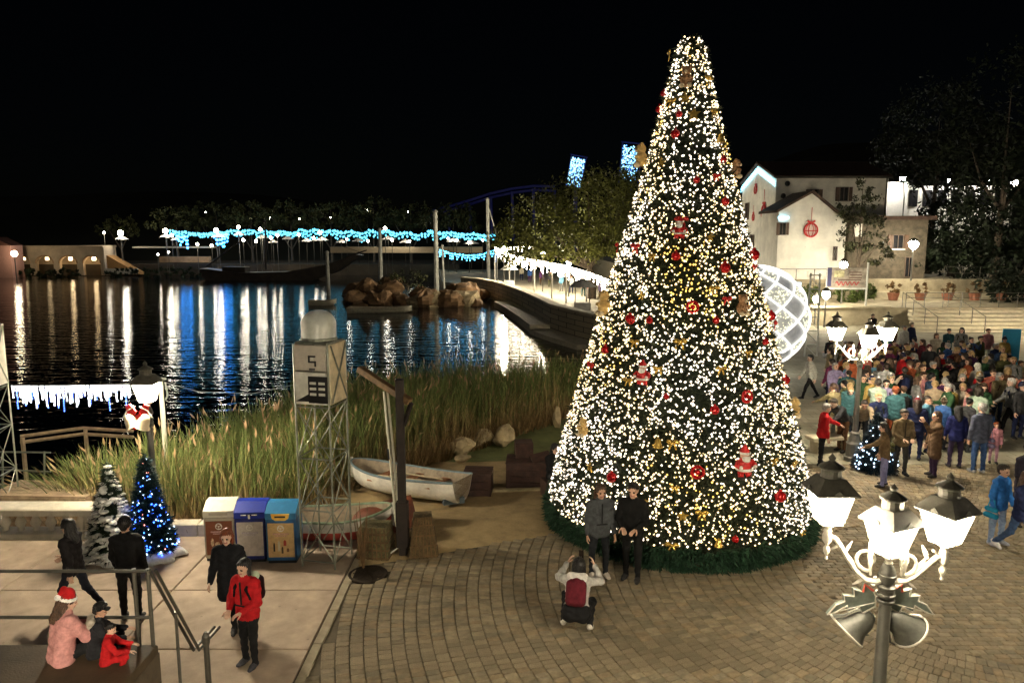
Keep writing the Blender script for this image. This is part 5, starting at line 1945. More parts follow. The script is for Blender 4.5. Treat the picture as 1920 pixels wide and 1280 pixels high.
led_white = glow('led_white', (1, .92, .8), 14)
led_warm = glow('led_warm', (1, .84, .6), 34)
led_cyan = glow('led_cyan', (.12, .68, 1.0), 2.3)
led_blue = glow('led_blue', (.04, .3, 1.0), 12)
gp = [at_y(928, 462, 84), at_y(955, 476, 78), at_y(1002, 486, 70), at_y(1035, 492, 66), at_y(1062, 497, 62), at_y(1100, 508, 58), at_y(1152, 527, 54)]
curtain(gp, 1.05, led_warm, 'warm white icicle garland along the quay under the broad tree', 5, posts=gp, seed=2, lw=.06)
g2 = [at_y(932, 466, 92), at_y(965, 462, 92), at_y(1000, 462, 92)]
curtain(g2, .7, led_warm, 'short white garland high at the head of the quay', 4, seed=3, posts=g2, lw=.06)
g3 = [at_y(822, 466, 92), at_y(848, 474, 92), at_y(880, 477, 92), at_y(905, 475, 92), at_y(930, 466, 92)]
curtain(g3, .9, glow('led_cyan_near', (.08, .55, 1.0), 9), 'sagging cyan light garland at the end of the quay', 5, seed=4, lw=.075)
g4 = [at_y(926, 478, 85), at_y(930, 478, 85)]
curtain(g4, 2.6, led_blue, 'blue strand hanging down the first post of the quay', 8, seed=5, lw=.06)
for i, (px, py, lab) in enumerate(((945, 470, 'first quay lamp globe at the head of the garland'), (1018, 477, 'quay lamp globe glowing in the leaves of the broad tree'), (1067, 496, 'quay lamp globe over the middle of the garland'))):
    q = at_y(px, py, 68 + (2 - i) * 6)
    g = empty('globe_lamp', (q.x, q.y, .45), 0, lab, 'lamp', 'globe lamps on the quay')
    MB().tube([(0, 0, 0), (0, 0, q.z - .45)], .06, 8).build('pole', rl_m, g)
    MB().ball((0, 0, q.z - .45 + .2), .24, 12, 8).build('globe', glow('globe_white', (1, .88, .65), 800), g)

# white parasol / market things on the quay
tb = mat('canvas_white', (.6, .58, .55), .8, var=.1)
for px, y0, y1, dpt, lab in ((1092, 520, 562, 51, 'white draped kiosk counter at the near end of the quay'), (955, 492, 520, 76, 'white tent panel at the far end of the quay')):
    a = at_y(px, y1, dpt)
    q = empty('kiosk', (a.x, dpt, .45), 0, lab, 'kiosk', 'white kiosks on the quay')
    MB().cbox((0, 0, .5), (1.1, .9, 1.0), .03).build('counter', tb, q)
    MB().lathe([(.95, 2.1), (.6, 2.4), (.05, 2.7)], n=8).build('canopy', tb, q)
    for x in (-.5, .5):
        MB().tube([(x, 0, 0), (x, 0, 2.2)], .03, 6).build('pole', rl_m, q)

# ------------------------------------------------------------------ far shore
fs_m = mat('far_quay_stone', (.06, .046, .03), .9, var=.2, scale=.4)
prop(MB().span((-130, 126.5, -2), (-9, 150, 1.1)).build('far_quay', fs_m), kind='structure')
arc_m = mat('arcade_plaster', (.55, .45, .33), .8, var=.12, scale=.6)
ar = empty('arcade_building', (at_y(20, 490, 124).x, 124, -.6), 0, 'long pale arcade with lit round arches on the far shore', 'building')
Wd = at_y(196, 490, 124).x - at_y(20, 490, 124).x
na, pw_ = 4, 1.0
bay = Wd / na
for k in range(na):
    x0 = k * bay
    h1, rr = 2.0, (bay - pw_) / 2
    cx = x0 + bay / 2
    arcp = [(cx + rr * math.cos(a), h1 + rr * .85 * math.sin(a)) for a in np.linspace(PI, 0, 13)]
    out = [(x0 + .002, 0), (x0 + .002, 4.6), (x0 + bay - .002, 4.6), (x0 + bay - .002, 0), (cx + rr, 0)] + arcp[::-1] + [(cx - rr, 0)]
    mb = MB()
    # two halves keep the outline simple
    lo = [(x0 + .002, 0), (cx - rr, 0)] + arcp[:7] + [(cx, 4.6), (x0 + .002, 4.6)]
    ro = [(cx, 4.6)] + arcp[6:] + [(cx + rr, 0), (x0 + bay - .002, 0), (x0 + bay - .002, 4.6)]
    for o in (lo, ro):
        mb.prism(o, .7, UP)
    mb.build('arch_bay', arc_m, ar)
    ring = [(cx + (rr + .02) * math.cos(a), -.37, h1 + rr * .87 * math.sin(a)) for a in np.linspace(PI, 0, 13)]
    MB().tube(ring, .13, 5).build('arch_ring', mat('arch_trim', (.45, .3, .18), .8), ar)
    MB().cbox((cx, .4, h1 + rr * .5), (.5, .3, .5), .04).build('wall_lamp', glow('arcade_lamp_%d' % (k > 1), (1, .7, .36), 16 if k > 1 else 5), ar)
MB().box((Wd / 2, 3.2, 2.3), (Wd, .3, 4.6)).build('rear_wall', arc_m, ar)
MB().box((Wd / 2, 1.4, 4.75), (Wd + .6, 4.4, .28)).build('roof_slab', arc_m, ar)
MB().box((Wd + .15, 1.4, 2.3), (.28, 3.8, 4.6)).build('end_wall', mat('arcade_end', (.6, .5, .38), .8), ar)
MB().prism([(0, 0), (5.5, 0), (0, 3.2)], 2.5, Matrix.Translation((Wd + .32, 1.4, .1)) @ UP).build('stair_flank', mat('arcade_flank', (.4, .22, .08), .8), ar)
MB().box((Wd + 3, -.6, .7), (5.5, .25, .9)).build('white_rail', mat('white_rail', (.6, .58, .5), .7), ar)
hs = empty('pink_house', (at_y(-8, 490, 118).x, 118, -.6), 0, 'pinkish house corner at the left edge of the far shore', 'house')
MB().box((0, 1.5, 2.4), (5.0, 3, 5.2)).build('wall', mat('pink_plaster', (.45, .25, .22), .8), hs)
MB().prism([(-2.6, 0), (2.6, 0), (0, 1.3)], 3.2, Matrix.Translation((0, 1.5, 5.0)) @ UP).build('roof', mat('tile_dark', (.1, .04, .03), .8), hs)
q = at_y(27, 478, 116)
lp = empty('quay_lamp', (q.x, 116, -.7), 0, 'bright lamp at the corner of the pinkish house', 'lamp')
MB().tube([(0, 0, 0), (0, 0, q.z + .7)], .08, 6).build('pole', rl_m, lp)
MB().ball((0, 0, q.z + .9), .45, 10, 8).build('globe', glow('far_globe', (1, .8, .5), 40), lp)
# bank and hedges left
for i, (px, w, dpt, hh, lab) in enumerate(((90, 14, 120, 1.3, 'dark clipped hedge before the far arcade'), (300, 16, 121, 1.5, 'dark hedge on the far bank beyond the arcade'))):
    leafy_tree(Vector((at_y(px, 500, dpt).x, dpt, -.8)), [(k * 1.6 - w / 2, 0, .7, 1.2, 1, hh * .6) for k in range(int(w / 1.6))], 2500, .2, (.02, .03, .012), lab, (.08, .4), 50 + i, name='hedge', limbs=False, cat='hedge', group='hedges on the far bank')

# lit strip walls, decks
mb = MB()
for px0, px1, y0, y1, dpt, m, nm, lab in ((300, 392, 481, 492, 123, mat('lit_brick', (.42, .26, .12), .8, var=.2, scale=1), 'brick_wall', 'low warm-lit brick wall on the far bank'),
                                          (250, 402, 462, 465, 128, mat('pale_deck', (.5, .45, .34), .8), 'deck_edge', 'pale deck edge above the low brick wall on the far bank'),
                                          (620, 905, 463, 474, 118, mat('warm_deck', (.52, .42, .28), .8, var=.1), 'terrace_wall', 'pale terrace wall behind the mooring posts')):
    a, b = at_y(px0, y0, dpt), at_y(px1, y1, dpt)
    o = MB().span((a.x, dpt - .3, b.z), (b.x, dpt + 1.0, a.z)).build(nm, m)
    prop(o, lab, 'wall')

def far_garland(x0, x1, y0, y1, dpt, m, lab, sag=3, seg=8, drop=.8, seed=1, lw=.17, npm=4.6):
    pts = []
    for k in range(seg + 1):
        u = k / seg
        pts.append(at_y(x0 + (x1 - x0) * u, y0 + (y1 - y0) * u + sag * math.sin(u * PI * max(1, seg // 4)) ** 2, dpt))
    return curtain(pts, drop * 1.45, m, lab, npm, group='garlands on the far shore', seed=seed, lw=lw)


far_garland(318, 372, 430, 436, 124, led_cyan, 'first cyan garland of the far shore, next to the arcade', 2, 8, .55, 11)
far_garland(372, 436, 436, 430, 124, led_cyan, 'second cyan garland of the far shore, left of the rigged ship', 3, 8, .6, 12)
far_garland(436, 560, 428, 432, 128, led_cyan, 'wide cyan garland over the ship on the far shore', 4, 16, .9, 13)
far_garland(560, 690, 426, 432, 126, led_cyan, 'brightest cyan garland behind the mooring piles', 4, 16, 1.3, 14)
far_garland(690, 800, 428, 436, 122, led_cyan, 'cyan garland between the two tallest lake posts', 4, 12, .9, 15)
far_garland(800, 930, 430, 438, 118, led_cyan, 'last cyan garland, ending at the broad quay tree', 3, 12, 1.0, 16)
far_garland(330, 352, 440, 440, 121, led_blue, 'small deep blue light curtain low on the far shore', 1, 4, 1.6, 17)
far_garland(398, 428, 438, 436, 121, led_blue, 'deep blue light curtain beside the rigged ship', 1, 4, 1.6, 18)
lampspots = [(226, 437, 10, 126), (195, 436, 4, 126), (310, 433, 9, 123), (322, 441, 5, 123), (405, 432, 9, 122), (447, 426, 6, 122), (456, 450, 6, 120), (370, 458, 5, 119), (397, 460, 5, 119), (316, 473, 3, 117), (296, 477, 3, 117), (488, 430, 6, 120), (480, 452, 5, 120), (508, 446, 5, 118), (520, 441, 5, 124),
             (560, 440, 5, 120), (588, 446, 5, 121), (600, 436, 6, 120), (650, 448, 4, 121), (690, 452, 4, 118), (722, 428, 6, 116), (735, 450, 5, 117), (768, 452, 4, 117), (856, 450, 4, 112), (880, 455, 5, 112), (840, 447, 4, 112), (905, 450, 4, 110),
             (386, 398, 2.2, 150), (466, 411, 2.5, 140), (506, 409, 3, 140), (561, 411, 2.5, 140), (620, 408, 2.2, 140), (688, 394, 2.5, 140), (765, 397, 2, 140), (800, 412, 2, 130)]
hl = pl_ = 0
for i, (px, py, r_, dpt) in enumerate(sorted(lampspots)):
    if dpt > 129:
        lab, hl = 'faint hillside lamp above the far garlands, %s from the arcade side' % ORD[hl], hl + 1
    else:
        lab, pl_ = 'bright lamp on the far promenade, %s counted from the arcade' % ORD[pl_], pl_ + 1
    q = at_y(px, py, dpt)
    g = empty('shore_lamp', (q.x, dpt, 0 if dpt < 130 else q.z - 4), 0, lab, 'lamp', 'lamps along the far shore')
    rr = r_ * dpt / F_PX * .5
    zz = q.z - g.location.z
    MB().tube([(0, 0, 0), (0, 0, max(zz - rr, .2))], .05, 5).build('pole', rl_m, g)
    MB().ball((0, 0, zz), rr, 8, 6).build('globe', glow('far_lamp_white', (1, .9, .7), 65), g)

# white parasols on the far promenade
for i, (px, py, r_, dpt) in enumerate(((228, 444, 2.0, 127), (312, 440, 2.2, 124), (330, 446, 1.6, 123), (410, 440, 2.2, 123), (448, 436, 1.8, 123), (492, 442, 2.0, 122), (512, 450, 1.6, 120), (540, 444, 2.0, 123), (575, 448, 1.8, 122), (604, 446, 2.2, 121),
                                       (640, 450, 1.8, 122), (672, 448, 2.0, 120), (728, 444, 2.2, 118), (760, 450, 1.8, 118), (850, 448, 2.0, 113), (884, 452, 2.2, 113))):
    q = at_y(px, py, dpt)
    g = empty('parasol', (q.x, dpt, 1.1), 0, 'small white parasol under the far garlands, %s in its row from the arcade' % ORD[i], 'parasol', 'parasols on the far promenade')
    MB().tube([(0, 0, 0), (0, 0, q.z - 1.1)], .05, 5).build('pole', rl_m, g)
    r_ *= .55
    MB().lathe([(r_, -.4), (r_ * .5, -.1), (.05, .15)], (0, 0, q.z - 1.1), 10, cap=False).build('canopy', tb, g)

# far trees over the promenade and dark evergreens, each a tree
for i, (px, py, rr, dpt, lab) in enumerate(((330, 408, 4.2, 136, 'rounded far tree above the first cyan garland'), (405, 400, 5.0, 140, 'taller far tree behind the rigged ship'), (470, 402, 4.5, 138, 'low wide far tree over the ship'), (545, 404, 4.8, 140, 'dim far tree over the bright middle of the garlands'),
                                            (620, 402, 5.0, 138, 'dim far tree behind the short mooring pile'), (700, 400, 5.2, 136, 'far tree just behind the tall post of the boulder heap'), (770, 404, 4.6, 132, 'far tree between the two tallest posts'), (850, 402, 5.0, 130, 'far tree under the blue coaster track'),
                                            (225, 420, 3.0, 138, 'small far tree beside the lit kiosk on the far shore'))):
    q = at_y(px, py, dpt)
    leafy_tree(Vector((q.x, dpt, .6)), [(0, 0, q.z - .6, rr, rr, rr * .5), (rr * .7, -.5, q.z - 1.6, rr * .7, rr * .7, rr * .4), (-rr * .7, -.5, q.z - 1.6, rr * .7, rr * .7, rr * .4)], 1800, .3, (.045, .05, .018), lab, (.25, 3), 60 + i, group='trees on the far shore')

# moored sailing ship, dark
shp = empty('sailing_ship', (-36.0, 113.0, WATER_Z), 0, 'dark moored sailing ship with rising bowsprit before the far garlands', 'ship')
dk_m = mat('ship_dark', (.025, .018, .012), .7, var=.3, scale=1)
k_ = 118 / F_PX
prof = [(-10, 0), (6, 0), (9.5, 1.6), (13.2, 4.6), (12.6, 4.9), (8, 2.9), (2, 1.6), (-5, 1.4), (-9, 2.0), (-11, 2.2)]
MB().prism(prof, 3.4, UP).build('hull', dk_m, shp)
MB().tube([(11, 0, 4.4), (14.0, 0, 5.6)], [.22, .1], 6).build('bowsprit', dk_m, shp)
MB().tube([(-1.5, 0, 2), (-1.2, 0, 11.5)], [.2, .1], 6).build('mast', dk_m, shp)
MB().tube([(-10.5, 0, 2.5), (-4.0, 0, 8.2)], [.18, .1], 6).build('boom', dk_m, shp)
MB().cbox((-6, 0, 2.0), (3.5, 2.2, 1.0), .1).build('deckhouse', dk_m, shp)
shp.scale = (1, 1, .8)
for a, b in (((-1.2, 0, 11), (13, 0, 5.2)), ((-1.2, 0, 11), (-10, 0, 3.4)), ((-1.3, 1.5, 2.4), (-1.2, 0, 10)), ((-1.3, -1.5, 2.4), (-1.2, 0, 10))):
    MB().tube([a, b], .035, 4).build('stay', dk_m, shp)

# coaster: blue track on columns, two lit lattice pylons
tr = empty('coaster_track', at_y(820, 396, 165), 0, 'dark blue roller-coaster track curving up behind the broad tree', 'coaster track')
o = Vector(tr.location)
cp = [at_y(px, py, 165) - o for px, py in ((800, 398), (840, 388), (880, 376), (920, 363), (960, 354), (1000, 349), (1040, 350))]
bt_m = mat('track_blue_glow', (.015, .02, .12), .5, var=.1, emit=.012, ecol=(.02, .03, .6))  # faint blue emission stands in for blue light falling on the steelwork
for dz in (0, 1.0):
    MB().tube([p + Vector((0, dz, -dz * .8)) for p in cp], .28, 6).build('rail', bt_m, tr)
for p in cp[1:]:
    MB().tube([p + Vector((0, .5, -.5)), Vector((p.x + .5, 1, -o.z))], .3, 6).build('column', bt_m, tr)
for (px0, py0, px1, py1, tl, lab, big_) in ((1062, 292, 1098, 352, -10, 'narrow tilted pylon lit ice blue above the broad tree', 0), (1158, 268, 1206, 345, -6, 'wider blue-lit pylon half hidden by the Christmas tree', 1)):
    dpt = 150
    a, b = at_y(px0, py0, dpt), at_y(px1, py1, dpt)
    cx, w, h = (a.x + b.x) / 2, b.x - a.x, a.z - b.z
    t = empty('lit_pylon', (cx, dpt, 0), 0, lab, 'pylon', 'lit coaster pylons')
    rg = np.random.default_rng(70 + big_)
    zc = (a.z + b.z) / 2
    M = Matrix.Translation((0, 0, zc)) @ Matrix.Rotation(R(-tl), 4, 'Y')
    fr = MB()
    for x in (-w * .36, w * .36):
        fr.tube([(x, 0, -h / 2), (x * 1.1, 0, h / 2)], .12, 5)
    fr.tube([(-w * .45, 0, h / 2), (w * .45, 0, h / 2)], .15, 5).tube([(-w * .36, 0, -h / 2), (w * .36, 0, -h / 2)], .12, 5)
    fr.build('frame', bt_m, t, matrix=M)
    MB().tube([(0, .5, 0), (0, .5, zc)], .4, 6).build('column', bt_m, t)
    for nm, m, k in (('ice', glow('pylon_ice', (.35, .8, 1.0), 2.2), 330), ('blue', glow('pylon_blue', (.1, .3, 1.0), 2.2), 170)):
        u, v = rg.uniform(-.34, .34, k) * w, rg.uniform(-.46, .42, k) * h
        if big_:
            keep = (v > .0) | (np.abs(v + .3 * h * np.sin(u * 2)) < .1 * h) | (rg.uniform(0, 1, k) < .4)
            u, v = u[keep], v[keep]
        pts = np.stack([u, rg.uniform(-.3, .3, len(u)), v], 1)
        prop(mesh_obj('led_points', bulbs_mesh('led_' + nm, pts, rg.uniform(.08, .17, len(u)), m), t, matrix=M), kind='stuff')

# ------------------------------------------------------------------ houses at the back of the square
pl_m = mat('cream_plaster', (.77, .745, .67), .85, var=.1, scale=.9, bump=.2, stain=.16, sscale=.35)
roof_m = mat('roof_tile_dark', (.06, .035, .025), .85, var=.25, scale=3, bump=.5)
win_m = mat('window_dark', (.012, .012, .014), .25, var=0)
frame_m = mat('window_frame', (.1, .07, .05), .6)
UPZ = 2.65


def window(par, M, w, h, lit=None, sill=True):
    f = MB()
    for x in (-w / 2 - .03, w / 2 + .03):
        f.box((x, 0, 0), (.06, .1, h + .12))
    for z in (-h / 2 - .03, h / 2 + .03):
        f.box((0, 0, z), (w, .1, .06))
    f.box((0, 0, 0), (.04, .08, h))
    o = f.build('window', frame_m, par, matrix=M)
    MB().box((0, .0, 0), (w, .04, h)).build('pane', lit or win_m, o)
    if sill:
        for x in (-w * .78 - .06, w * .78 + .06):
            MB().cbox((x, -.05, 0), (w * .46, .05, h + .1), .01).build('shutter', mat('shutter_brown', (.09, .05, .03), .6, var=.2, scale=9), o)
        MB().box((0, -.08, -h / 2 - .1), (w + .3, .2, .08)).build('sill', pl_m, o)
    return o


def bauble_deco(par, M, s, name='wall_ornament'):
    pts = [(.45 * math.cos(a), -.05, .45 * math.sin(a)) for a in np.linspace(0, 2 * PI, 19)]
    o = MB().tube(pts, .05, 6, cap=False).tube([(0, -.05, .45), (0, -.05, 1.5)], .02, 5).build(name, redcloth_m, par, matrix=M @ Matrix.Scale(s, 4))
    for rx in (.16, .34):
        pts = [(rx * math.cos(a), -.05, .43 * math.sin(a)) for a in np.linspace(0, 2 * PI, 17)]
        MB().tube(pts, .026, 5, cap=False).build('meridian', redcloth_m, o)
    MB().box((0, -.05, -.05), (.84, .04, .06)).build('band', redcloth_m, o)
    MB().box((-.14, -.05, .55), (.26, .06, .12), M=Matrix.Rotation(.5, 3, 'Y')).box((.14, -.05, .55), (.26, .06, .12), M=Matrix.Rotation(-.5, 3, 'Y')).build('bow', redcloth_m, o)
    return o


hx0, hx1, hy0, hy1, ev, rg_ = 21.7, 30.9, 62.0, 71.0, 10.75, 12.2
hw = empty('cream_house', (hx0, hy0, UPZ), 0, 'large cream two-storey house with a gable end and red wall ornaments', 'house')
W_, D_ = hx1 - hx0, hy1 - hy0
e_, r__ = ev - UPZ, rg_ - UPZ
MB().span((0, 0, 0), (W_, D_, e_)).build('wall', pl_m, hw)
MB().prism([(-D_ / 2, 0), (D_ / 2, 0), (0, r__ - e_)], W_, Matrix.Translation((W_ / 2, D_ / 2, e_ + .002)) @ Matrix.Rotation(PI / 2, 4, 'Z') @ UP).build('gable', pl_m, hw)
rf = MB()
for s in (-1, 1):
    ang = math.atan2(r__ - e_, D_ / 2)
    M = Matrix.Translation((W_ / 2, D_ / 2 + s * D_ / 4 * 1.03, (e_ + r__) / 2 + .1)) @ Matrix.Rotation(-s * ang, 4, 'X')
    rf.box((0, 0, 0), (W_ + .5, math.hypot(D_ / 2, r__ - e_) + .35, .16), M=M.to_3x3())
    for j in range(-8, 0):
        rf.v[j] = tuple(Vector(rf.v[j]) + M.translation)
rfo = rf.build('roof', roof_m, hw)
MB().tube([(-.2, -.3, e_ - .02), (W_ + .2, -.3, e_ - .02)], .07, 6).build('gutter', rl_m, rfo)
MB().tube([(W_ - .15, -.08, e_ - .05), (W_ - .15, -.08, .1)], .05, 6).build('downpipe', rl_m, rfo)
for x, z in ((3.15, 6.55), (5.6, 6.75)):
    window(hw, Matrix.Translation((x, -.03, z)), .62, 1.05)
LW = Matrix.Rotation(-PI / 2, 4, 'Z')
for y, z, w, h in ((2.2, 2.6, .4, 1.1), (5.4, 2.8, .5, 1.2), (7.2, 5.6, .5, 1.4)):
    window(hw, Matrix.Translation((-.03, y, z)) @ LW, w, h)
bauble_deco(hw, Matrix.Translation((-.06, 2.4, 5.4)) @ LW, 1.25)
bauble_deco(hw, Matrix.Translation((-.06, 4.9, 7.4)) @ LW, .8)
bauble_deco(hw, Matrix.Translation((-.06, 5.2, 5.0)) @ LW, .7)
for k, (x, z) in enumerate(((.6, 6.6), (.9, 7.6))):
    MB().ball((x, -.1, z), .22, 10, 8).build('star_lamp', black_m, hw)
gable_wash_m = glow('led_gable', (.25, .75, 1.0), 5)  # LED strip added to stand in for blue light projected on the gable
V, F = [], []
for s in (-1, 1):
    for k in range(26):
        u = k / 25
        y = D_ / 2 + s * D_ / 2 * u
        z = r__ - (r__ - e_) * u - .25
        for j in range(3):
            V.append(A(-.12, y, z - j * .16 - .1 * (k % 2)) + octa * .05)
            F.append(octf + 6 * len(F))
prop(mesh_obj('added_gable_lights', np_mesh('added_gable_lights', np.concatenate(V), np.concatenate(F), gable_wash_m), hw), kind='stuff')

wg = empty('cream_wing', (20.6, 57.9, UPZ), 0, 'lower cream gabled house wing with a round red ornament on its wall', 'house')
ww, wd, we, wr = 5.25, 4.05, 5.2, 6.6
MB().add([(0, 0, 0), (ww, 0, 0), (ww, 0, we - .75), (ww * .47, 0, wr), (0, 0, we)] + [(0, wd, 0), (ww, wd, 0), (ww, wd, we - .75), (ww * .47, wd, wr), (0, wd, we)],
         [(0, 1, 2, 3, 4), (9, 8, 7, 6, 5), (0, 5, 6, 1), (1, 6, 7, 2), (4, 9, 5, 0)]).build('wall', pl_m, wg)
rf = MB()
rf.add([(-.25, -.25, we - .08), (ww * .47, -.25, wr + .03), (ww * .47, wd, wr + .03), (-.25, wd, we - .08), (-.25, -.25, we + .1), (ww * .47, -.25, wr + .22), (ww * .47, wd, wr + .22), (-.25, wd, we + .1)], [(0, 1, 5, 4), (4, 5, 6, 7), (0, 4, 7, 3), (3, 2, 1, 0)])
rf.add([(ww + .3, -.25, we - .92), (ww * .47, -.25, wr + .03), (ww * .47, wd, wr + .03), (ww + .3, wd, we - .92), (ww + .3, -.25, we - .74), (ww * .47, -.25, wr + .22), (ww * .47, wd, wr + .22), (ww + .3, wd, we - .74)], [(1, 0, 4, 5), (5, 4, 7, 6), (0, 3, 7, 4), (0, 1, 2, 3)])
rf.build('roof', roof_m, wg)
bauble_deco(wg, Matrix.Translation((2.5, -.04, 3.8)), 1.15)
window(wg, Matrix.Translation((.32, -.03, 3.9)), .42, .85)
window(wg, Matrix.Translation((4.5, -.03, 2.0)), .22, 1.0, sill=False)
MB().cbox((.32, -.12, 4.75), (.8, .1, .16), .02).build('light_bar', glow('led_bar', (.3, .75, 1.0), 6), wg)

# stone house further back at the right, half hidden by trees
sth = mat('rubble_stone', (.085, .07, .048), .9, var=.3, scale=2.2, bump=.9, bscale=7)
s2 = empty('stone_house', (26.6, 59.0, UPZ), 0, 'low rubble-stone house behind the sign and the slender tree', 'house')
MB().span((0, 0, 0), (6.2, 5, 4.6)).build('wall', sth, s2)
MB().box((3.1, 2.3, 4.75), (6.8, 5.9, .3)).build('roof', roof_m, s2)
window(s2, Matrix.Translation((3.9, -.03, 2.9)), .75, 1.0)
window(s2, Matrix.Translation((4.9, -.03, .9)), .55, 1.5, sill=False)
MB().span((.35, -.12, 3.3), (.95, 0.0, 4.3)).build('plaster_patch', pl_m, s2)
# white lit terrace building behind
wt = empty('white_terrace_building', (32.2, 74, UPZ), 0, 'bright white flat-roofed building glowing behind the dark trees', 'building')
wl = mat('white_render', (.8, .78, .72), .7, var=.05)
MB().span((0, 0, 0), (4.4, 6, 7.4)).build('wall', wl, wt)
MB().span((3.6, -.6, 0), (6.4, 5, 8.5)).build('stair_tower', wl, wt)
MB().span((6.4, .2, 0), (17, 5, 8.2)).build('long_wall', wl, wt)
for k in range(7):
    MB().box((7.3 + k * 1.4, .1, 7.0), (.8, .16, 1.6)).build('window', win_m, wt)
for x, z in ((2.0, 8.2), (5.0, 9.1), (9.5, 8.9), (13.5, 8.9)):
    a = MB().tube([(x, -2.6, z - 2.2), (x, -2.2, z - .5)], .05, 6).tube([(x, -2.6, 0), (x, -2.6, z - 2.1)], .06, 6).build('lamp_stand', rl_m, wt)
    MB().cbox((x, -2.1, z - .4), (.5, .12, .3), .02).build('floodlight', glow('flood_white', (1, .95, .85), 160), a)

# ------------------------------------------------------------------ lamps, sign, railings around the houses
def globe_street(px, py, dpt, z0, power, lab, r_=.3):
    q = at_y(px, py, dpt)
    g = empty('globe_street_lamp', (q.x, dpt, z0), 0, lab, 'street lamp', 'single street lamps by the houses')
    MB().lathe([(.09, 0), (.06, .4), (.045, q.z - z0 - r_)], n=8).build('pole', grey_post_m, g)
    MB().lathe([(.1, -r_ - .06), (r_ * .8, -r_ * .7), (r_, -.05), (r_ * .98, .05), (r_ * .6, .2)], (0, 0, q.z - z0), 12).build('glass', glow('street_glass_%d' % power, (1, .88, .66), power), g)
    MB().lathe([(r_ * 1.15, .2), (r_ * .7, .34), (.05, .45)], (0, 0, q.z - z0), 12).build('cap', iron_m, g)
    return g


globe_street(1713, 457, 56, UPZ, 200, 'tall street lamp shining beside the stone house', .34)
globe_street(1582, 496, 53, 1.2, 215, 'street lamp shining over the sign board', .26)
globe_street(1549, 551, 49, 0, 150, 'street lamp at the foot of the bank beside the globe', .26)
globe_street(1530, 560, 50, 0, 90, 'weaker street lamp just behind the illuminated globe', .2)
globe_street(1902, 342, 70, UPZ, 40, 'small lamp high among the dark trees at the right edge', .3)

sg = empty('sign_board', (at_y(1587, 530, 51.5).x, 51.5, 1.2), R(-3), 'framed sign board with faded red lettering on two posts', 'sign')
for x in (-1.35, 1.4):
    MB().tube([(x, 0, 0), (x, 0, 3.0 if x > 0 else 2.6)], .07, 8).build('post', mat('sign_post_grey', (.5, .5, .47), .5), sg)
bd = MB().cbox((0, 0, 1.95), (2.6, .08, 1.35), .02).build('board', mat('sign_face', (.34, .3, .25), .6, var=.3, scale=3), sg)
MB().cbox((0, -.02, 1.2), (2.75, .12, .13), .02).build('ledge', mat('sign_ledge', (.6, .6, .57), .5), sg)
MB().cbox((-1.2, -.06, 2.0), (.28, .03, 1.3), .005).build('blue_panel', mat('sign_blue', (.05, .05, .12), .5), bd)
rgs = np.random.default_rng(8)
pts = [(-.75 + 1.6 * u, -.06, 1.55 + .14 * math.sin(u * 34) * (1 - .3 * u)) for u in np.linspace(0, 1, 60)]
MB().tube(pts, .035, 5).build('red_script', mat('sign_red', (.42, .06, .06), .5), bd)
for z, x0, x1 in ((2.32, .1, .95), (2.14, .2, 1.0), (1.95, .15, 1.0), (1.8, -.6, .95)):
    MB().box(((x0 + x1) / 2, -.055, z), (x1 - x0, .02, .06)).build('text_line', mat('sign_text', (.1, .04, .03), .5, var=.4, scale=30), bd)
MB().box((-.55, -.055, 2.2), (.7, .02, .45)).build('picture_patch', mat('sign_patch', (.45, .42, .25), .6, var=.4, scale=5), bd)

# lit notice box left of it
nb = empty('notice_box', (at_y(1490, 530, 52).x, 52, 1.2), 0, 'backlit white notice box in front of the house wing', 'notice box')
MB().cbox((0, 0, 1.2), (1.0, .15, .95), .02).build('case', rl_m, nb)
MB().box((0, -.09, 1.2), (.86, .03, .8)).build('lit_face', glow('notice_face', (.75, .95, 1.0), 1.3), nb)
for x in (-.4, .4):
    MB().tube([(x, 0, 0), (x, 0, .8)], .04, 6).build('leg', rl_m, nb)


def fence(p0, p1, h, n, lab, rails=3):
    p0, p1 = Vector(p0), Vector(p1)
    t = empty('metal_railing', p0, 0, lab, 'railing', 'metal railings on the terraces')
    d = p1 - p0
    for k in range(n + 1):
        q = d * (k / n)
        MB().tube([q, q + Vector((0, 0, h))], .03, 6).build('post', rl_m, t)
    for k in range(rails):
        z = h * (k + 1) / rails
        MB().tube([Vector((0, 0, z)), d + Vector((0, 0, z))], .022, 6).build('rail', rl_m, t)
    return t


fence((16.2, 56.9, 1.2), (26.0, 56.9, 1.2), 2.3, 7, 'tall railing in front of the cream houses', 2)
fence((26.8, 50.2, 1.2), (42, 50.2, 1.2), 1.0, 12, 'railing along the terrace above the steps', 3)
fence((29.5, 45.8, .05), (29.5, 49.9, 1.25), 1.0, 3, 'handrail up the middle of the steps', 1)
fence((33.5, 57.5, 2.65), (46, 57.5, 2.65), 1.0, 9, 'long railing on the upper terrace before the dark trees', 2)
fence((26.4, 45.6, .05), (26.4, 49.9, 1.25), 1.0, 3, 'handrail at the left end of the steps', 1)
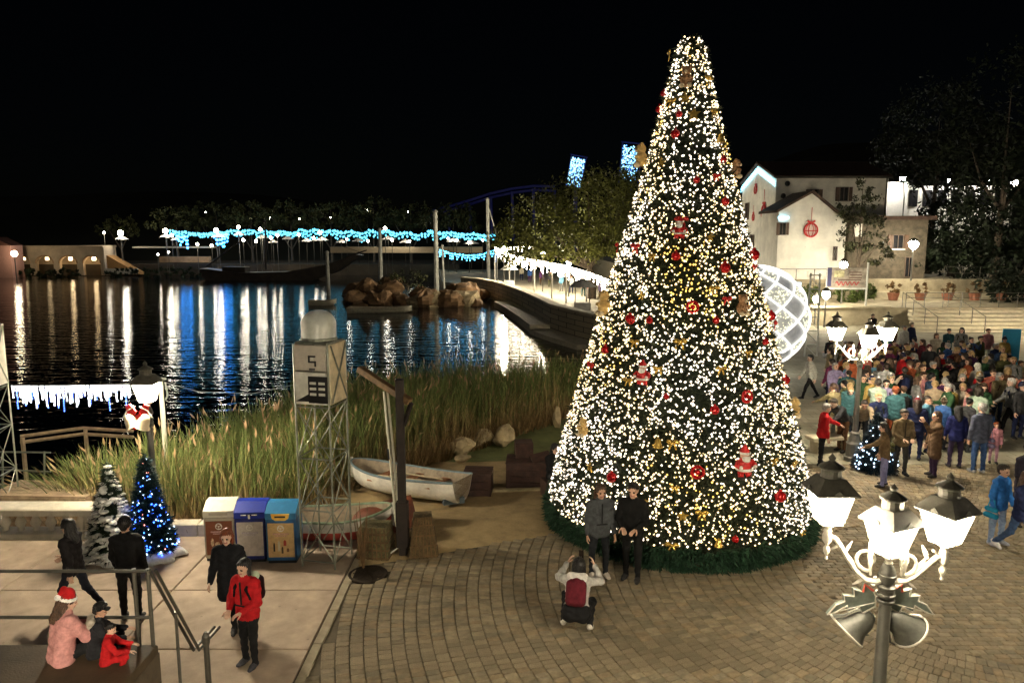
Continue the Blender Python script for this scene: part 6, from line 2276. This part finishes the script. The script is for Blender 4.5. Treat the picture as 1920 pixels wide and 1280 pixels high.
# planters and parapet on the terrace
for i in range(6):
    x = 28.8 + i * 2.05
    g = empty('terracotta_planter', (x, 55.8, 1.2), 0, 'terracotta planter with a reddish plant, %s from the steps in its row' % ('first', 'second', 'third', 'fourth', 'fifth', 'sixth')[i], 'planter', 'planters in a row on the terrace')
    MB().lathe([(.3, 0), (.42, .5), (.46, .55), (.4, .56)], n=12).build('pot', mat('terracotta', (.3, .12, .07), .8, var=.15), g)
    mesh_obj('foliage', leaf_cloud(np.random.default_rng(200 + i), [(0, 0, .9, .55, .5, .45)], 260, .1, (.14, .08, .03)), g)
prop(MB().span((28, 57.0, 1.2), (45, 57.39, 1.75)).build('terrace_kerb', pale_m), 'long pale stone kerb behind the planters', 'kerb')
for i, (x, y, z, lab) in enumerate(((21, 53.5, 1.2, 'low shrub under the sign board'), (24.8, 54, 1.2, 'green shrub between the sign and the planters'), (19, 51.5, 1.2, 'shrub at the corner of the bank by the globe'), (37.5, 47.5, 0, 'green bush at the foot of the steps'), (26.6, 57.0, 1.2, 'leafy shrub at the wall of the stone house'))):
    leafy_tree(Vector((x, y, z)), [(0, 0, .7, 1.3, .9, .75), (.9, .2, .5, .8, .7, .6)], 1500, .11, (.06, .085, .02), lab, (.06, .4), 210 + i, name='shrub', cat='shrub', group='shrubs on the terraces', limbs=False)

# trees by the houses
q = at_y(1610, 470, 55.5)
leafy_tree(Vector((q.x, 55.5, 1.2)), [(0, 0, 5.0, 1.5, 1.3, 1.6), (-.7, 0, 6.6, 1.0, 1, 1.2), (.7, 0, 6.4, 1.0, 1, 1.3), (0, 0, 8.0, .8, .8, 1.2), (1.2, -.3, 3.8, 1.2, 1, 1.2)], 2600, .12, (.05, .055, .025), 'slender loose tree in front of the cream houses', (.14, 2.6), 301, group='trees by the houses')
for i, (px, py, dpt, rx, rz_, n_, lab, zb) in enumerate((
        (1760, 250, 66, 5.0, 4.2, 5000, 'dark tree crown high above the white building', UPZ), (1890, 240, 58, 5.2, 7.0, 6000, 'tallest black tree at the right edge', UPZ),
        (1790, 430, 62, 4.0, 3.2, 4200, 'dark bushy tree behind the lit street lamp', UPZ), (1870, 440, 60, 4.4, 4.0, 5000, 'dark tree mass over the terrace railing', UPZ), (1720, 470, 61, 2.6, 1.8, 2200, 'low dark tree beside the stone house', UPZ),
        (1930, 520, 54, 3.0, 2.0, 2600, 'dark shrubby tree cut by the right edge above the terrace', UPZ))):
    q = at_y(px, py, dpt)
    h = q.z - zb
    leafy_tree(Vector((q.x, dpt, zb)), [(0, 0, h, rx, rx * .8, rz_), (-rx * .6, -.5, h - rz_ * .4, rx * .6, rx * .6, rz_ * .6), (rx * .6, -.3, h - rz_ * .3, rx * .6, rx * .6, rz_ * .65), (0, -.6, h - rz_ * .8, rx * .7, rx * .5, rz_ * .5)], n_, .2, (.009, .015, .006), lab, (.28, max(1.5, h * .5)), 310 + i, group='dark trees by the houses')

# ------------------------------------------------------------------ illuminated globe behind the big tree
gl = empty('illuminated_globe', (at_y(1416, 600, 33).x, 33, 0), R(20), 'huge white illuminated lattice globe behind the Christmas tree', 'light globe')
GR = 2.3
gz = 2.45
lat_m = glow('globe_tube', (1, .97, .9), 1.2)
MB().ball((0, 0, gz), GR * .97, 40, 24).build('inner_shell', mat('globe_fabric', (.5, .5, .48), .8, var=.1, emit=.09, ecol=(.9, .95, 1.0)), gl, smooth=True)
nh = 9
for k in range(nh):
    for s in (-1, 1):
        pts = []
        for t_ in np.linspace(.06, PI - .06, 40):
            a = 2 * PI * k / nh + s * t_ * 1.35
            pts.append((GR * math.sin(t_) * math.cos(a), GR * math.sin(t_) * math.sin(a), gz + GR * math.cos(t_)))
        MB().tube(pts, .042, 6).build('light_rib', lat_m, gl)
rgg = np.random.default_rng(77)
k = 5200
t_ = np.arccos(rgg.uniform(-.97, .97, k))
a = rgg.uniform(0, 2 * PI, k)
u1 = (a - t_ * 1.35) * nh / (2 * PI)
u2 = (a + t_ * 1.35) * nh / (2 * PI)
keep = ((np.floor(u1) + np.floor(u2)) % 2 == 0)
pts = np.stack([GR * .99 * np.sin(t_) * np.cos(a), GR * .99 * np.sin(t_) * np.sin(a), gz + GR * .99 * np.cos(t_)], 1)
prop(mesh_obj('sparkle_lights', bulbs_mesh('sparkle', pts[keep], .028, glow('globe_sparkle', (1, .95, .62), 1.5)), gl), kind='stuff')
MB().lathe([(1.1, 0), (1.1, .12), (.9, .2)], n=20).build('base', panelw_m, gl)
# portal frame beside the globe
pf = empty('lighting_truss', (at_y(1524, 600, 37).x, 37, 0), R(10), 'white lighting truss standing beside the globe', 'truss')
for x in (-.35, .35):
    MB().tube([(x, 0, 0), (x * .7, 0, 4.2)], .05, 6).build('upright', panelw_m, pf)
for z in (.6, 1.3, 2.0, 2.7, 3.4, 4.1):
    MB().tube([(-.34, 0, z), (.34, 0, z)], .03, 6).build('rung', panelw_m, pf)
    MB().tube([(-.34, 0, z), (.3, 0, z - .6)], .02, 5).build('diagonal', panelw_m, pf)

# ------------------------------------------------------------------ dock on the left: icicle lights, timber rails, steel pole
ip = [Vector((-11.6, 17.0, 2.72)), Vector((-9.5, 17.0, 2.66)), Vector((-7.95, 17.0, 2.72))]
ip = [at_y(20, 722, 17), at_y(120, 722, 17), at_y(244, 720, 17)]
curtain(ip, .5, glow('icicle_white', (.9, .93, 1.0), 11), 'white and blue icicle lights hanging over the dock', 22, name='icicle_lights', seed=31, lw=.018)
curtain([p + Vector((0, .12, -.12)) for p in ip], .5, glow('icicle_blue', (.08, .2, 1.0), 5), 'deep blue light strands behind the white icicles over the dock', 7, name='icicle_lights', seed=32, lw=.018)
sp = empty('steel_pole', (at_y(318, 960, 16.2).x, 16.2, -.6), 0, 'slim pale steel pole with wires beside the single lamp', 'pole')
q = at_y(304, 708, 16.2)
hgt_ = q.z + .6
MB().lathe([(.06, 0), (.05, hgt_)], n=8).build('shaft', mat('pole_pale', (.42, .41, .34), .5, .3, var=.1), sp)
MB().tube([(-.25, 0, hgt_ - .08), (.12, 0, hgt_ - .02)], .03, 6).build('bracket', steel_m, sp)
MB().tube([(.08, 0, hgt_ - .1), (.7, .3, hgt_ - .38), (1.6, 1.2, hgt_ - .62), (2.8, 3, hgt_ - .62)], .009, 5).build('wire', rl_m, sp)
MB().tube([(.1, 0, hgt_ - .1), (.14, 0, hgt_ - .4), (.08, 0, hgt_ - .5)], .02, 6).build('hook', steel_m, sp)
dr = empty('dock_rail', at_y(40, 822, 20), 0, 'pale timber handrail running along the dock over the water', 'railing')
o = Vector(dr.location)
for dy in (0, 11):
    MB().tube([at_y(38, 818 + dy, 20) - o, at_y(155, 802 + dy, 21) - o, at_y(250, 808 + dy, 22) - o], .05, 4).build('timber', pdm, dr)
for px, py, dd in ((42, 820, 20), (160, 804, 21)):
    q = at_y(px, py, dd) - o
    MB().tube([q, (q.x, q.y, -1.5 - o.z)], .06, 6).build('pile', pdm, dr)
dr2 = empty('dock_steel_rail', at_y(0, 846, 17.5), 0, 'grey steel handrail on the dock behind the left tower', 'railing')
o = Vector(dr2.location)
for y0, y1 in ((846, 848), (878, 884), (905, 912)):
    MB().tube([at_y(-40, y0, 17.5) - o, at_y(95, y1, 17.5) - o], .022, 6).build('rail', steel_m, dr2)
for px in (5, 83):
    MB().tube([at_y(px, 846, 17.5) - o, at_y(px, 945, 17.5) - o], .025, 6).build('post', steel_m, dr2)
prop(MB().span((-30, 15.0, -1.5), (-9.0, 18.4, -.5)).build('dock_deck', pdm), kind='structure')
# ------------------------------------------------------------------ people
C_ = {'white': (.62, .6, .56), 'cream': (.55, .48, .36), 'red': (.42, .012, .016), 'orange': (.55, .12, .03), 'teal': (.02, .11, .13), 'blue': (.02, .1, .34), 'navy': (.012, .018, .06), 'grey': (.16, .16, .16), 'light grey': (.36, .36, .36),
      'black': (.01, .01, .011), 'charcoal': (.035, .036, .04), 'khaki': (.2, .165, .09), 'brown': (.1, .05, .025), 'pink': (.5, .2, .22), 'lavender': (.3, .25, .45), 'yellow': (.4, .27, .06), 'green': (.025, .07, .03), 'olive': (.08, .08, .03),
      'mint': (.4, .52, .42), 'burgundy': (.1, .01, .018), 'magenta': (.17, .03, .09), 'sky blue': (.12, .33, .5), 'denim': (.04, .075, .16), 'coral': (.6, .16, .12), 'beige': (.38, .29, .19), 'plum': (.06, .02, .07)}
for k_c in ('white', 'cream', 'orange', 'yellow', 'sky blue', 'coral', 'beige', 'mint', 'pink', 'lavender', 'blue', 'teal'):
    C_[k_c] = tuple(x * .72 + .02 for x in C_[k_c])
FRONT = 'people at the front of the square'
H1 = .017
person(at_z(470, 1246), 160, 'clasp', C_['red'], C_['black'], 'woman in a red jacket and black leggings walking at the front of the square', shoe=(.05, .05, .06), hair='bob', hairc='black', s=.93, h=H1, group=FRONT, fur=(.35, .4, .3), pack=(.03, .01, .012), skin=1, zipc=(.02, .02, .02))
person(at_z(436, 1172), 185, 'walk', (.012, .013, .016), C_['black'], 'red-haired woman in a black coat right behind the woman in red', hair='bob', hairc='red', garment='coat', s=.95, h=H1, group=FRONT, skin=3)
person(at_z(247, 1162), 8, 'rest', C_['black'], C_['black'], 'person all in black seen from behind at the end of the railing', hair='short', hairc='black', hat='cap', hatc=(.012, .012, .014), s=.99, h=H1, group=FRONT, skin=0)
person(at_z(146, 1150), 84, 'walk', (.014, .012, .013), (.014, .016, .026), 'long-haired woman in black striding past the small trees', shoe=(.5, .47, .42), hair='long', hairc='black', s=.95, h=H1, group=FRONT, skin=1)
person(at_z(1123, 1080), 190, 'rest', (.06, .065, .07), (.018, .02, .024), 'woman in a grey jacket and white trainers posing before the tree', shoe=(.6, .55, .48), hair='long', hairc='brown', s=1.0, h=H1, group=FRONT, skin=2, zipc=(.015, .015, .016))
person(at_z(1184, 1086), 158, 'clasp', (.007, .007, .007), (.008, .008, .008), 'man in black posing before the tree next to the woman in grey', hair='short', hairc='black', s=1.04, h=H1, group=FRONT, skin=0)
person(at_z(1080, 1186), 348, 'crouch', C_['white'], C_['black'], 'crouching photographer in a white jacket with a burgundy backpack', shoe=(.6, .56, .5), hair='long', hairc='black', pack=C_['burgundy'], s=1.0, h=H1, group=FRONT, fur=(.62, .58, .55), skin=1, phone=(0, .3, .02))
pz = Vector((0, 0, PLZ))
person(Vector((-5.02, 7.66, PLZ)), 325, 'sitlow', (.55, .26, .25), (.02, .02, .022), 'child in a pink coat and red Santa hat sitting on the platform', hair='long', hairc='brown', hat='santa', hatc=(.4, .01, .012), garment='puffer', s=.84, h=.015, group='family sitting on the platform', skin=1)
person(Vector((-4.72, 7.78, PLZ)), 300, 'sitlow', (.02, .02, .024), (.02, .02, .022), 'child with a black cap sitting close beside the pink coat', hair='short', hairc='black', hat='cap', hatc=(.01, .01, .01), s=.66, h=.015, group='family sitting on the platform', skin=2, fur=(.4, .36, .3))
person(Vector((-4.5, 7.62, PLZ)), 290, 'sitlow', (.45, .012, .015), (.45, .012, .015), 'small dark-haired child in red sitting at the platform edge', hair='short', hairc='black', s=.5, h=.013, group='family sitting on the platform', skin=1)
person(Vector((.98, 16.95, -.05)), 205, 'sit', C_['black'], C_['charcoal'], 'person in black sitting beside the dark chest at the edge of the big tree', hair='long', hairc='black', s=.95, h=H1, group=FRONT, skin=1)
prop(MB().cbox((0, 0, .2), (.5, .42, .42), .02).build('low_stool', crate_m, loc=(.98, 16.98, -.06), rz=R(20)), 'dark box seat under the person beside the tree', 'seat')
person(at_z(1517, 747), 96, 'stride', (.5, .5, .46), C_['black'], 'lone walker in pale sleeves and black trousers crossing behind the tree', hair='short', hairc='black', s=1.0, group=FRONT)
person(at_z(1866, 1020), 205, 'rest', (.03, .16, .5), (.2, .27, .42), 'youngster in blue top and pale jeans tinted by painted blue light, with blue bag', shoe=(.4, .42, .5), hair='short', hairc='dark', s=.95, h=H1, group=FRONT, bag=(.02, .25, .45), skin=1)  # blue-violet light at the right edge is mixed into these clothing colours
person(at_z(1908, 1042), 200, 'walk', C_['navy'], C_['denim'], 'person in navy and jeans with white trainers at the right edge', shoe=(.6, .58, .6), hair='long', hairc='brown', s=1.0, h=H1, group=FRONT, skin=3)
person(at_z(1914, 985), 190, 'clasp', (.02, .018, .03), C_['black'], 'adult in a dark coat just behind the pair at the right edge', hair='short', hairc='dark', garment='coat', s=1.05, group=FRONT)
person(at_z(1538, 872), 262, 'arm', C_['red'], C_['black'], 'person in a red jacket reaching forward beside the big tree', hair='short', hairc='grey', s=.98, group=FRONT)
person(at_z(1655, 912), 70, 'arm', (.13, .085, .045), (.2, .2, .38), 'long-haired person in a brown jacket and lavender jeans reaching out', hair='long', hairc='dark', s=.93, bag=C_['pink'])
person(at_z(1686, 890), 180, 'clasp', (.14, .105, .06), (.03, .03, .03), 'man in a khaki-brown jacket facing the viewer at the crowd front', hair='short', hairc='dark', s=1.0, h=H1, skin=1, bag=C_['olive'], zipc=(.03, .025, .02))
person(at_z(1748, 893), 85, 'raise', (.1, .06, .035), (.035, .018, .05), 'woman in a brown cardigan and plum skirt holding a phone up', hair='long', hairc='brown', s=.98, garment='coat')
person(at_z(1788, 876), 352, 'rest', (.015, .02, .1), (.03, .02, .05), 'long-haired person in deep blue seen from behind at the crowd front', hair='long', hairc='black', s=.96)
person(at_z(1832, 886), 4, 'stand', (.07, .08, .12), (.035, .075, .19), 'big man in a denim jacket and blue jeans seen from behind', shoe=(.4, .4, .4), hair='short', hairc='grey', s=1.06, h=H1, bag=C_['lavender'])
person(at_z(1861, 868), 160, 'stand', (.45, .2, .25), (.3, .16, .22), 'small child dressed in pink at the heels of the denim man', hair='short', hairc='red', s=.66)

used = set()


def crowd(px, py, top, legs, pose, face, hair='short', hairc='dark', where='', s=1.0, **k):
    key = (top, legs)
    assert key not in used, key
    used.add(key)
    g = k.get('garment', 'jacket')
    gar = {'jacket': 'jacket', 'puffer': 'padded jacket', 'coat': 'coat', 'sweater': 'sweater'}[g]
    hp = {'short': 'short', 'long': 'long', 'bob': 'bobbed', 'tail': 'tied', 'bun': 'pinned-up'}[hair]
    hc = {'dark': 'dark brown', 'red': 'red'}.get(hairc, hairc)
    extra = ''
    if k.get('hat'):
        extra = ', %s %s' % (k.get('hatn', 'dark'), k['hat'])
    elif k.get('pack'):
        extra = ', with backpack'
    k.pop('hatn', None)
    lab = 'person in %s %s and %s trousers, %s %s hair%s%s' % (top, gar, legs, hp, hc, extra, (', ' + where) if where else '')
    lab = ' '.join(lab.split()[:16])
    if k.get('hat') and k['hat'] != 'cap':
        pass
    return person(at_z(px, py) if not isinstance(px, Vector) else px, face, pose, C_[top], C_[legs], lab, hair=hair, hairc=hairc, s=s, **k)


L = [
    (1633, 640, 'black', 'charcoal', 'walk', 180, 'short', 'dark', 'by the bank'),
    (1668, 668, 'brown', 'black', 'rest', 150, 'short', 'dark', 'near the steps'),
    (1691, 674, 'white', 'navy', 'stand', 190, 'short', 'grey', 'near the steps'),
    (1705, 664, 'navy', 'black', 'rest', 200, 'short', 'dark', 'near the steps'),
    (1660, 690, 'teal', 'grey', 'arm', 160, 'short', 'grey', 'behind the lamp'),
    (1750, 695, 'cream', 'brown', 'rest', 185, 'bob', 'brown', 'below the steps'),
    (1774, 680, 'teal', 'black', 'phone', 170, 'short', 'black', 'below the steps'),
    (1798, 684, 'grey', 'charcoal', 'stand', 140, 'long', 'black', 'below the steps'),
    (1847, 684, 'pink', 'light grey', 'rest', 175, 'short', 'brown', 'below the steps'),
    (1832, 700, 'olive', 'black', 'stand', 200, 'short', 'dark', 'in the far row'),
    (1877, 700, 'yellow', 'black', 'clasp', 180, 'short', 'black', 'by the banner'),
    (1772, 722, 'blue', 'navy', 'rest', 30, 'short', 'grey', 'in the far row'),
    (1758, 742, 'red', 'charcoal', 'clasp', 190, 'short', 'dark', 'in the middle rows'),
    (1697, 735, 'red', 'black', 'rest', 350, 'short', 'dark', 'behind the lamp'),
    (1648, 744, 'black', 'navy', 'stand', 10, 'short', 'blond', 'behind the lamp'),
    (1667, 732, 'magenta', 'black', 'phone', 100, 'short', 'brown', 'behind the lamp'),
    (1634, 738, 'brown', 'denim', 'rest', 190, 'short', 'blond', 'behind the lamp'),
    (1615, 742, 'coral', 'burgundy', 'stand', 170, 'long', 'brown', 'beside the lamp'),
    (1563, 738, 'orange', 'green', 'bend', 250, 'short', 'red', 'by the globe'),
    (1580, 768, 'sky blue', 'mint', 'rest', 240, 'short', 'blond', 'by the lamp post'),
    (1592, 790, 'black', 'black', 'bend', 260, 'short', 'black', 'by the lamp post'),
    (1612, 790, 'light grey', 'charcoal', 'arm', 210, 'bob', 'dark', 'by the lamp post'),
    (1560, 822, 'khaki', 'beige', 'arm', 20, 'tail', 'brown', 'beside the tree'),
    (1640, 800, 'mint', 'navy', 'bend', 240, 'short', 'brown', 'beside the lamp post'),
    (1662, 806, 'green', 'brown', 'rest', 200, 'bob', 'blond', 'in the middle rows'),
    (1690, 782, 'black', 'olive', 'stand', 340, 'short', 'dark', 'in the middle rows'),
    (1724, 790, 'pink', 'navy', 'clasp', 175, 'long', 'brown', 'in the middle rows'),
    (1712, 768, 'beige', 'plum', 'rest', 190, 'bob', 'dark', 'in the middle rows'),
    (1745, 818, 'beige', 'coral', 'rest', 330, 'bun', 'blond', 'seen from behind'),
    (1772, 820, 'yellow', 'denim', 'stand', 150, 'short', 'blond', 'near the front'),
    (1800, 815, 'cream', 'khaki', 'arm', 120, 'long', 'blond', 'near the front'),
    (1828, 806, 'charcoal', 'black', 'stand', 350, 'short', 'dark', 'near the front'),
    (1826, 770, 'white', 'black', 'rest', 10, 'long', 'white', 'seen from behind'),
    (1786, 765, 'black', 'grey', 'photo', 20, 'short', 'black', 'in the middle rows'),
    (1803, 750, 'charcoal', 'grey', 'stand', 30, 'short', 'dark', 'in the middle rows'),
    (1742, 768, 'green', 'navy', 'stand', 200, 'short', 'grey', 'in the middle rows'),
    (1885, 748, 'teal', 'olive', 'rest', 185, 'short', 'black', 'right of the crowd'),
    (1890, 812, 'grey', 'black', 'walk', 80, 'short', 'white', 'right of the crowd'),
    (1906, 822, 'charcoal', 'navy', 'stand', 190, 'short', 'dark', 'at the right edge'),
    (1915, 790, 'coral', 'black', 'rest', 170, 'bob', 'brown', 'at the right edge'),
    (1852, 742, 'grey', 'navy', 'stand', 30, 'short', 'dark', 'right of the crowd'),
    (1860, 722, 'navy', 'charcoal', 'rest', 200, 'short', 'grey', 'right of the crowd'),
    (1612, 840, 'beige', 'charcoal', 'bend', 160, 'short', 'dark', 'at the lamp base'),
    (1640, 842, 'navy', 'teal', 'clasp', 175, 'short', 'blond', 'at the lamp base'),
    (1672, 835, 'teal', 'orange', 'rest', 350, 'short', 'red', 'behind the khaki man'),
    (1712, 862, 'navy', 'black', 'rest', 340, 'long', 'dark', 'near the front'),
    (1730, 850, 'sky blue', 'navy', 'stand', 200, 'tail', 'dark', 'near the front'),
    (1578, 846, 'charcoal', 'brown', 'sit', 120, 'short', 'dark', 'beside the lamp base'),
]
for i, (px, py, top, legs, pose, face, hr, hc, where) in enumerate(L):
    if (top, legs) in used:
        legs = next(l for l in ('charcoal', 'navy', 'brown', 'grey', 'denim', 'plum') if (top, l) not in used)
    kw = {}
    if i % 6 == 1:
        kw['pack'] = C_[['charcoal', 'navy', 'burgundy', 'olive'][i % 4]]
    if i % 7 == 3:
        kw.update(hat='beanie', hatc=C_[['grey', 'burgundy', 'navy', 'cream'][i % 4]], hatn=['grey', 'burgundy', 'navy', 'cream'][i % 4])
    if i % 5 == 0:
        kw['garment'] = 'puffer'
    if pose == 'sit':
        pose = 'bend'
    crowd(px, py, top, legs, pose, face, hr, hc, where, s=.94 + .1 * ((i * 37) % 10) / 10, **kw)

# fill the gaps of the crowd
rgp = random.Random(5)
placed = [(at_z(a[0], a[1]).x, at_z(a[0], a[1]).y) for a in L] + [tuple(at_z(a, b)[:2]) for a, b in ((1655, 912), (1686, 890), (1748, 893), (1788, 876), (1832, 886), (1861, 868), (1549, 893), (1600, 862), (1640, 872))]
tops, legs_ = list(C_), ['black', 'navy', 'charcoal', 'denim', 'grey', 'brown', 'khaki', 'plum']
dark = ['black', 'charcoal', 'navy', 'grey', 'brown', 'olive', 'burgundy', 'plum', 'denim', 'teal', 'green', 'khaki']
cnt = 0
for tr_ in range(4000):
    if cnt >= 95:
        break
    px, py = rgp.uniform(1545, 1912), rgp.uniform(672, 866)
    lim = np.interp(px, [1545, 1570, 1620, 1680, 1740, 1912], [700, 690, 695, 690, 690, 690])
    up_ = np.interp(px, [1545, 1600, 1700, 1850, 1870, 1912], [745, 850, 850, 850, 790, 770])
    if py < lim or py > up_:
        continue
    q = at_z(px, py)
    if min((q.x - a) ** 2 + (q.y - b) ** 2 for a, b in placed) < (.44 if py > 740 else .62) ** 2:
        continue
    top = rgp.choice(dark if rgp.random() < .8 else tops)
    lg_ = rgp.choice(legs_)
    if (top, lg_) in used:
        free = [(a, b) for a in ([top] + tops) for b in legs_ if (a, b) not in used]
        top, lg_ = free[0] if free[0][0] == top else rgp.choice(free)
    placed.append((q.x, q.y))
    where = 'far rows of crowd' if py < 720 else ('middle of crowd' if py < 790 else 'near rows of crowd')
    pose = rgp.choice(['stand', 'rest', 'rest', 'clasp', 'phone', 'photo', 'raise', 'arm', 'stand'])
    hr = rgp.choice(['short', 'short', 'long', 'bob', 'tail', 'bun'])
    kw = {}
    if rgp.random() < .15:
        kw['pack'] = C_[rgp.choice(dark)]
    if rgp.random() < .22 and 'pack' not in kw:
        hn = rgp.choice(['grey', 'burgundy', 'navy', 'cream', 'black'])
        kw.update(hat=rgp.choice(['beanie', 'cap', 'beanie']), hatc=C_[hn], hatn=hn)
    if rgp.random() < .2:
        kw['garment'] = rgp.choice(['puffer', 'coat', 'sweater'])
    crowd(px, py, top, lg_, pose, rgp.choice([0, 20, 340, 180, 160, 200, 90, 270, 45, 315]) + rgp.uniform(-15, 15), hr, rgp.choice(['dark', 'black', 'brown', 'blond', 'grey', 'brown']), where, s=rgp.uniform(.86, 1.05) * (rgp.uniform(.66, .8) if rgp.random() < .12 else 1), **kw)
    cnt += 1

# on the quay
for i, (px, py, top, legs, fc, where) in enumerate(((975, 531, 'blue', 'plum', 170, 'on the quay'), (996, 536, 'plum', 'grey', 200, 'on the quay'), (1012, 540, 'charcoal', 'denim', 190, 'on the quay'), (1032, 548, 'sky blue', 'grey', 150, 'on the quay'),
                                                    (1050, 552, 'light grey', 'black', 170, 'on the quay'), (1072, 558, 'black', 'plum', 200, 'on the quay'), (1083, 560, 'red', 'navy', 160, 'on the quay'), (1105, 566, 'lavender', 'black', 180, 'on the quay'), (1120, 570, 'white', 'denim', 190, 'on the quay'),
                                                    (960, 527, 'cream', 'navy', 180, 'on the quay'))):
    if (top, legs) in used:
        legs = next(l for l in ('charcoal', 'navy', 'brown', 'grey', 'denim', 'plum', 'khaki', 'olive', 'teal') if (top, l) not in used)
    q = at_z(px, py, .45)
    nx = Vector((q.x + 1.2, q.y + 1.6, .45))
    crowd(nx, None, top, legs, 'rest', fc, 'short', 'dark', where, group='people strolling on the quay')

# ------------------------------------------------------------------ small things in the crowd
q = at_z(1640, 880)
sbt, rg = small_tree(Vector((q.x, q.y, 0)), 1.5, .62, (.008, .02, .03), 'small dark blue Christmas tree dotted with white lights in the crowd', seed=19, n=1700)
prop(mesh_obj('white_lights', bulbs_mesh('crowd_tree_lights', cone_pts(rg, 130, 1.5, .66, out=1.05), .024, glow('bulb_ice', (.55, .75, 1.0), 5)), sbt), kind='stuff')
q = at_z(1890, 700)
bn = empty('roll_up_banner', (q.x, q.y, 0), R(-8), 'tall plain sky-blue roll-up banner standing behind the crowd', 'banner')
MB().cbox((0, 0, 1.05), (.75, .03, 1.9), .005).build('panel', mat('banner_blue', (.03, .28, .5), .6, var=.05), bn)
MB().cbox((0, 0, .05), (.85, .25, .1), .02).build('foot', panel_m, bn)
q = at_z(1560, 846)
be = empty('pale_bench', (q.x, q.y, 0), R(12), 'pale stone bench beside the lamp base near the tree', 'bench')
MB().cbox((0, 0, .43), (1.5, .45, .1), .02).build('seat', pale_m, be)
for x in (-.5, .5):
    MB().cbox((x, 0, .19), (.2, .4, .38), .02).build('leg', pale_m, be)
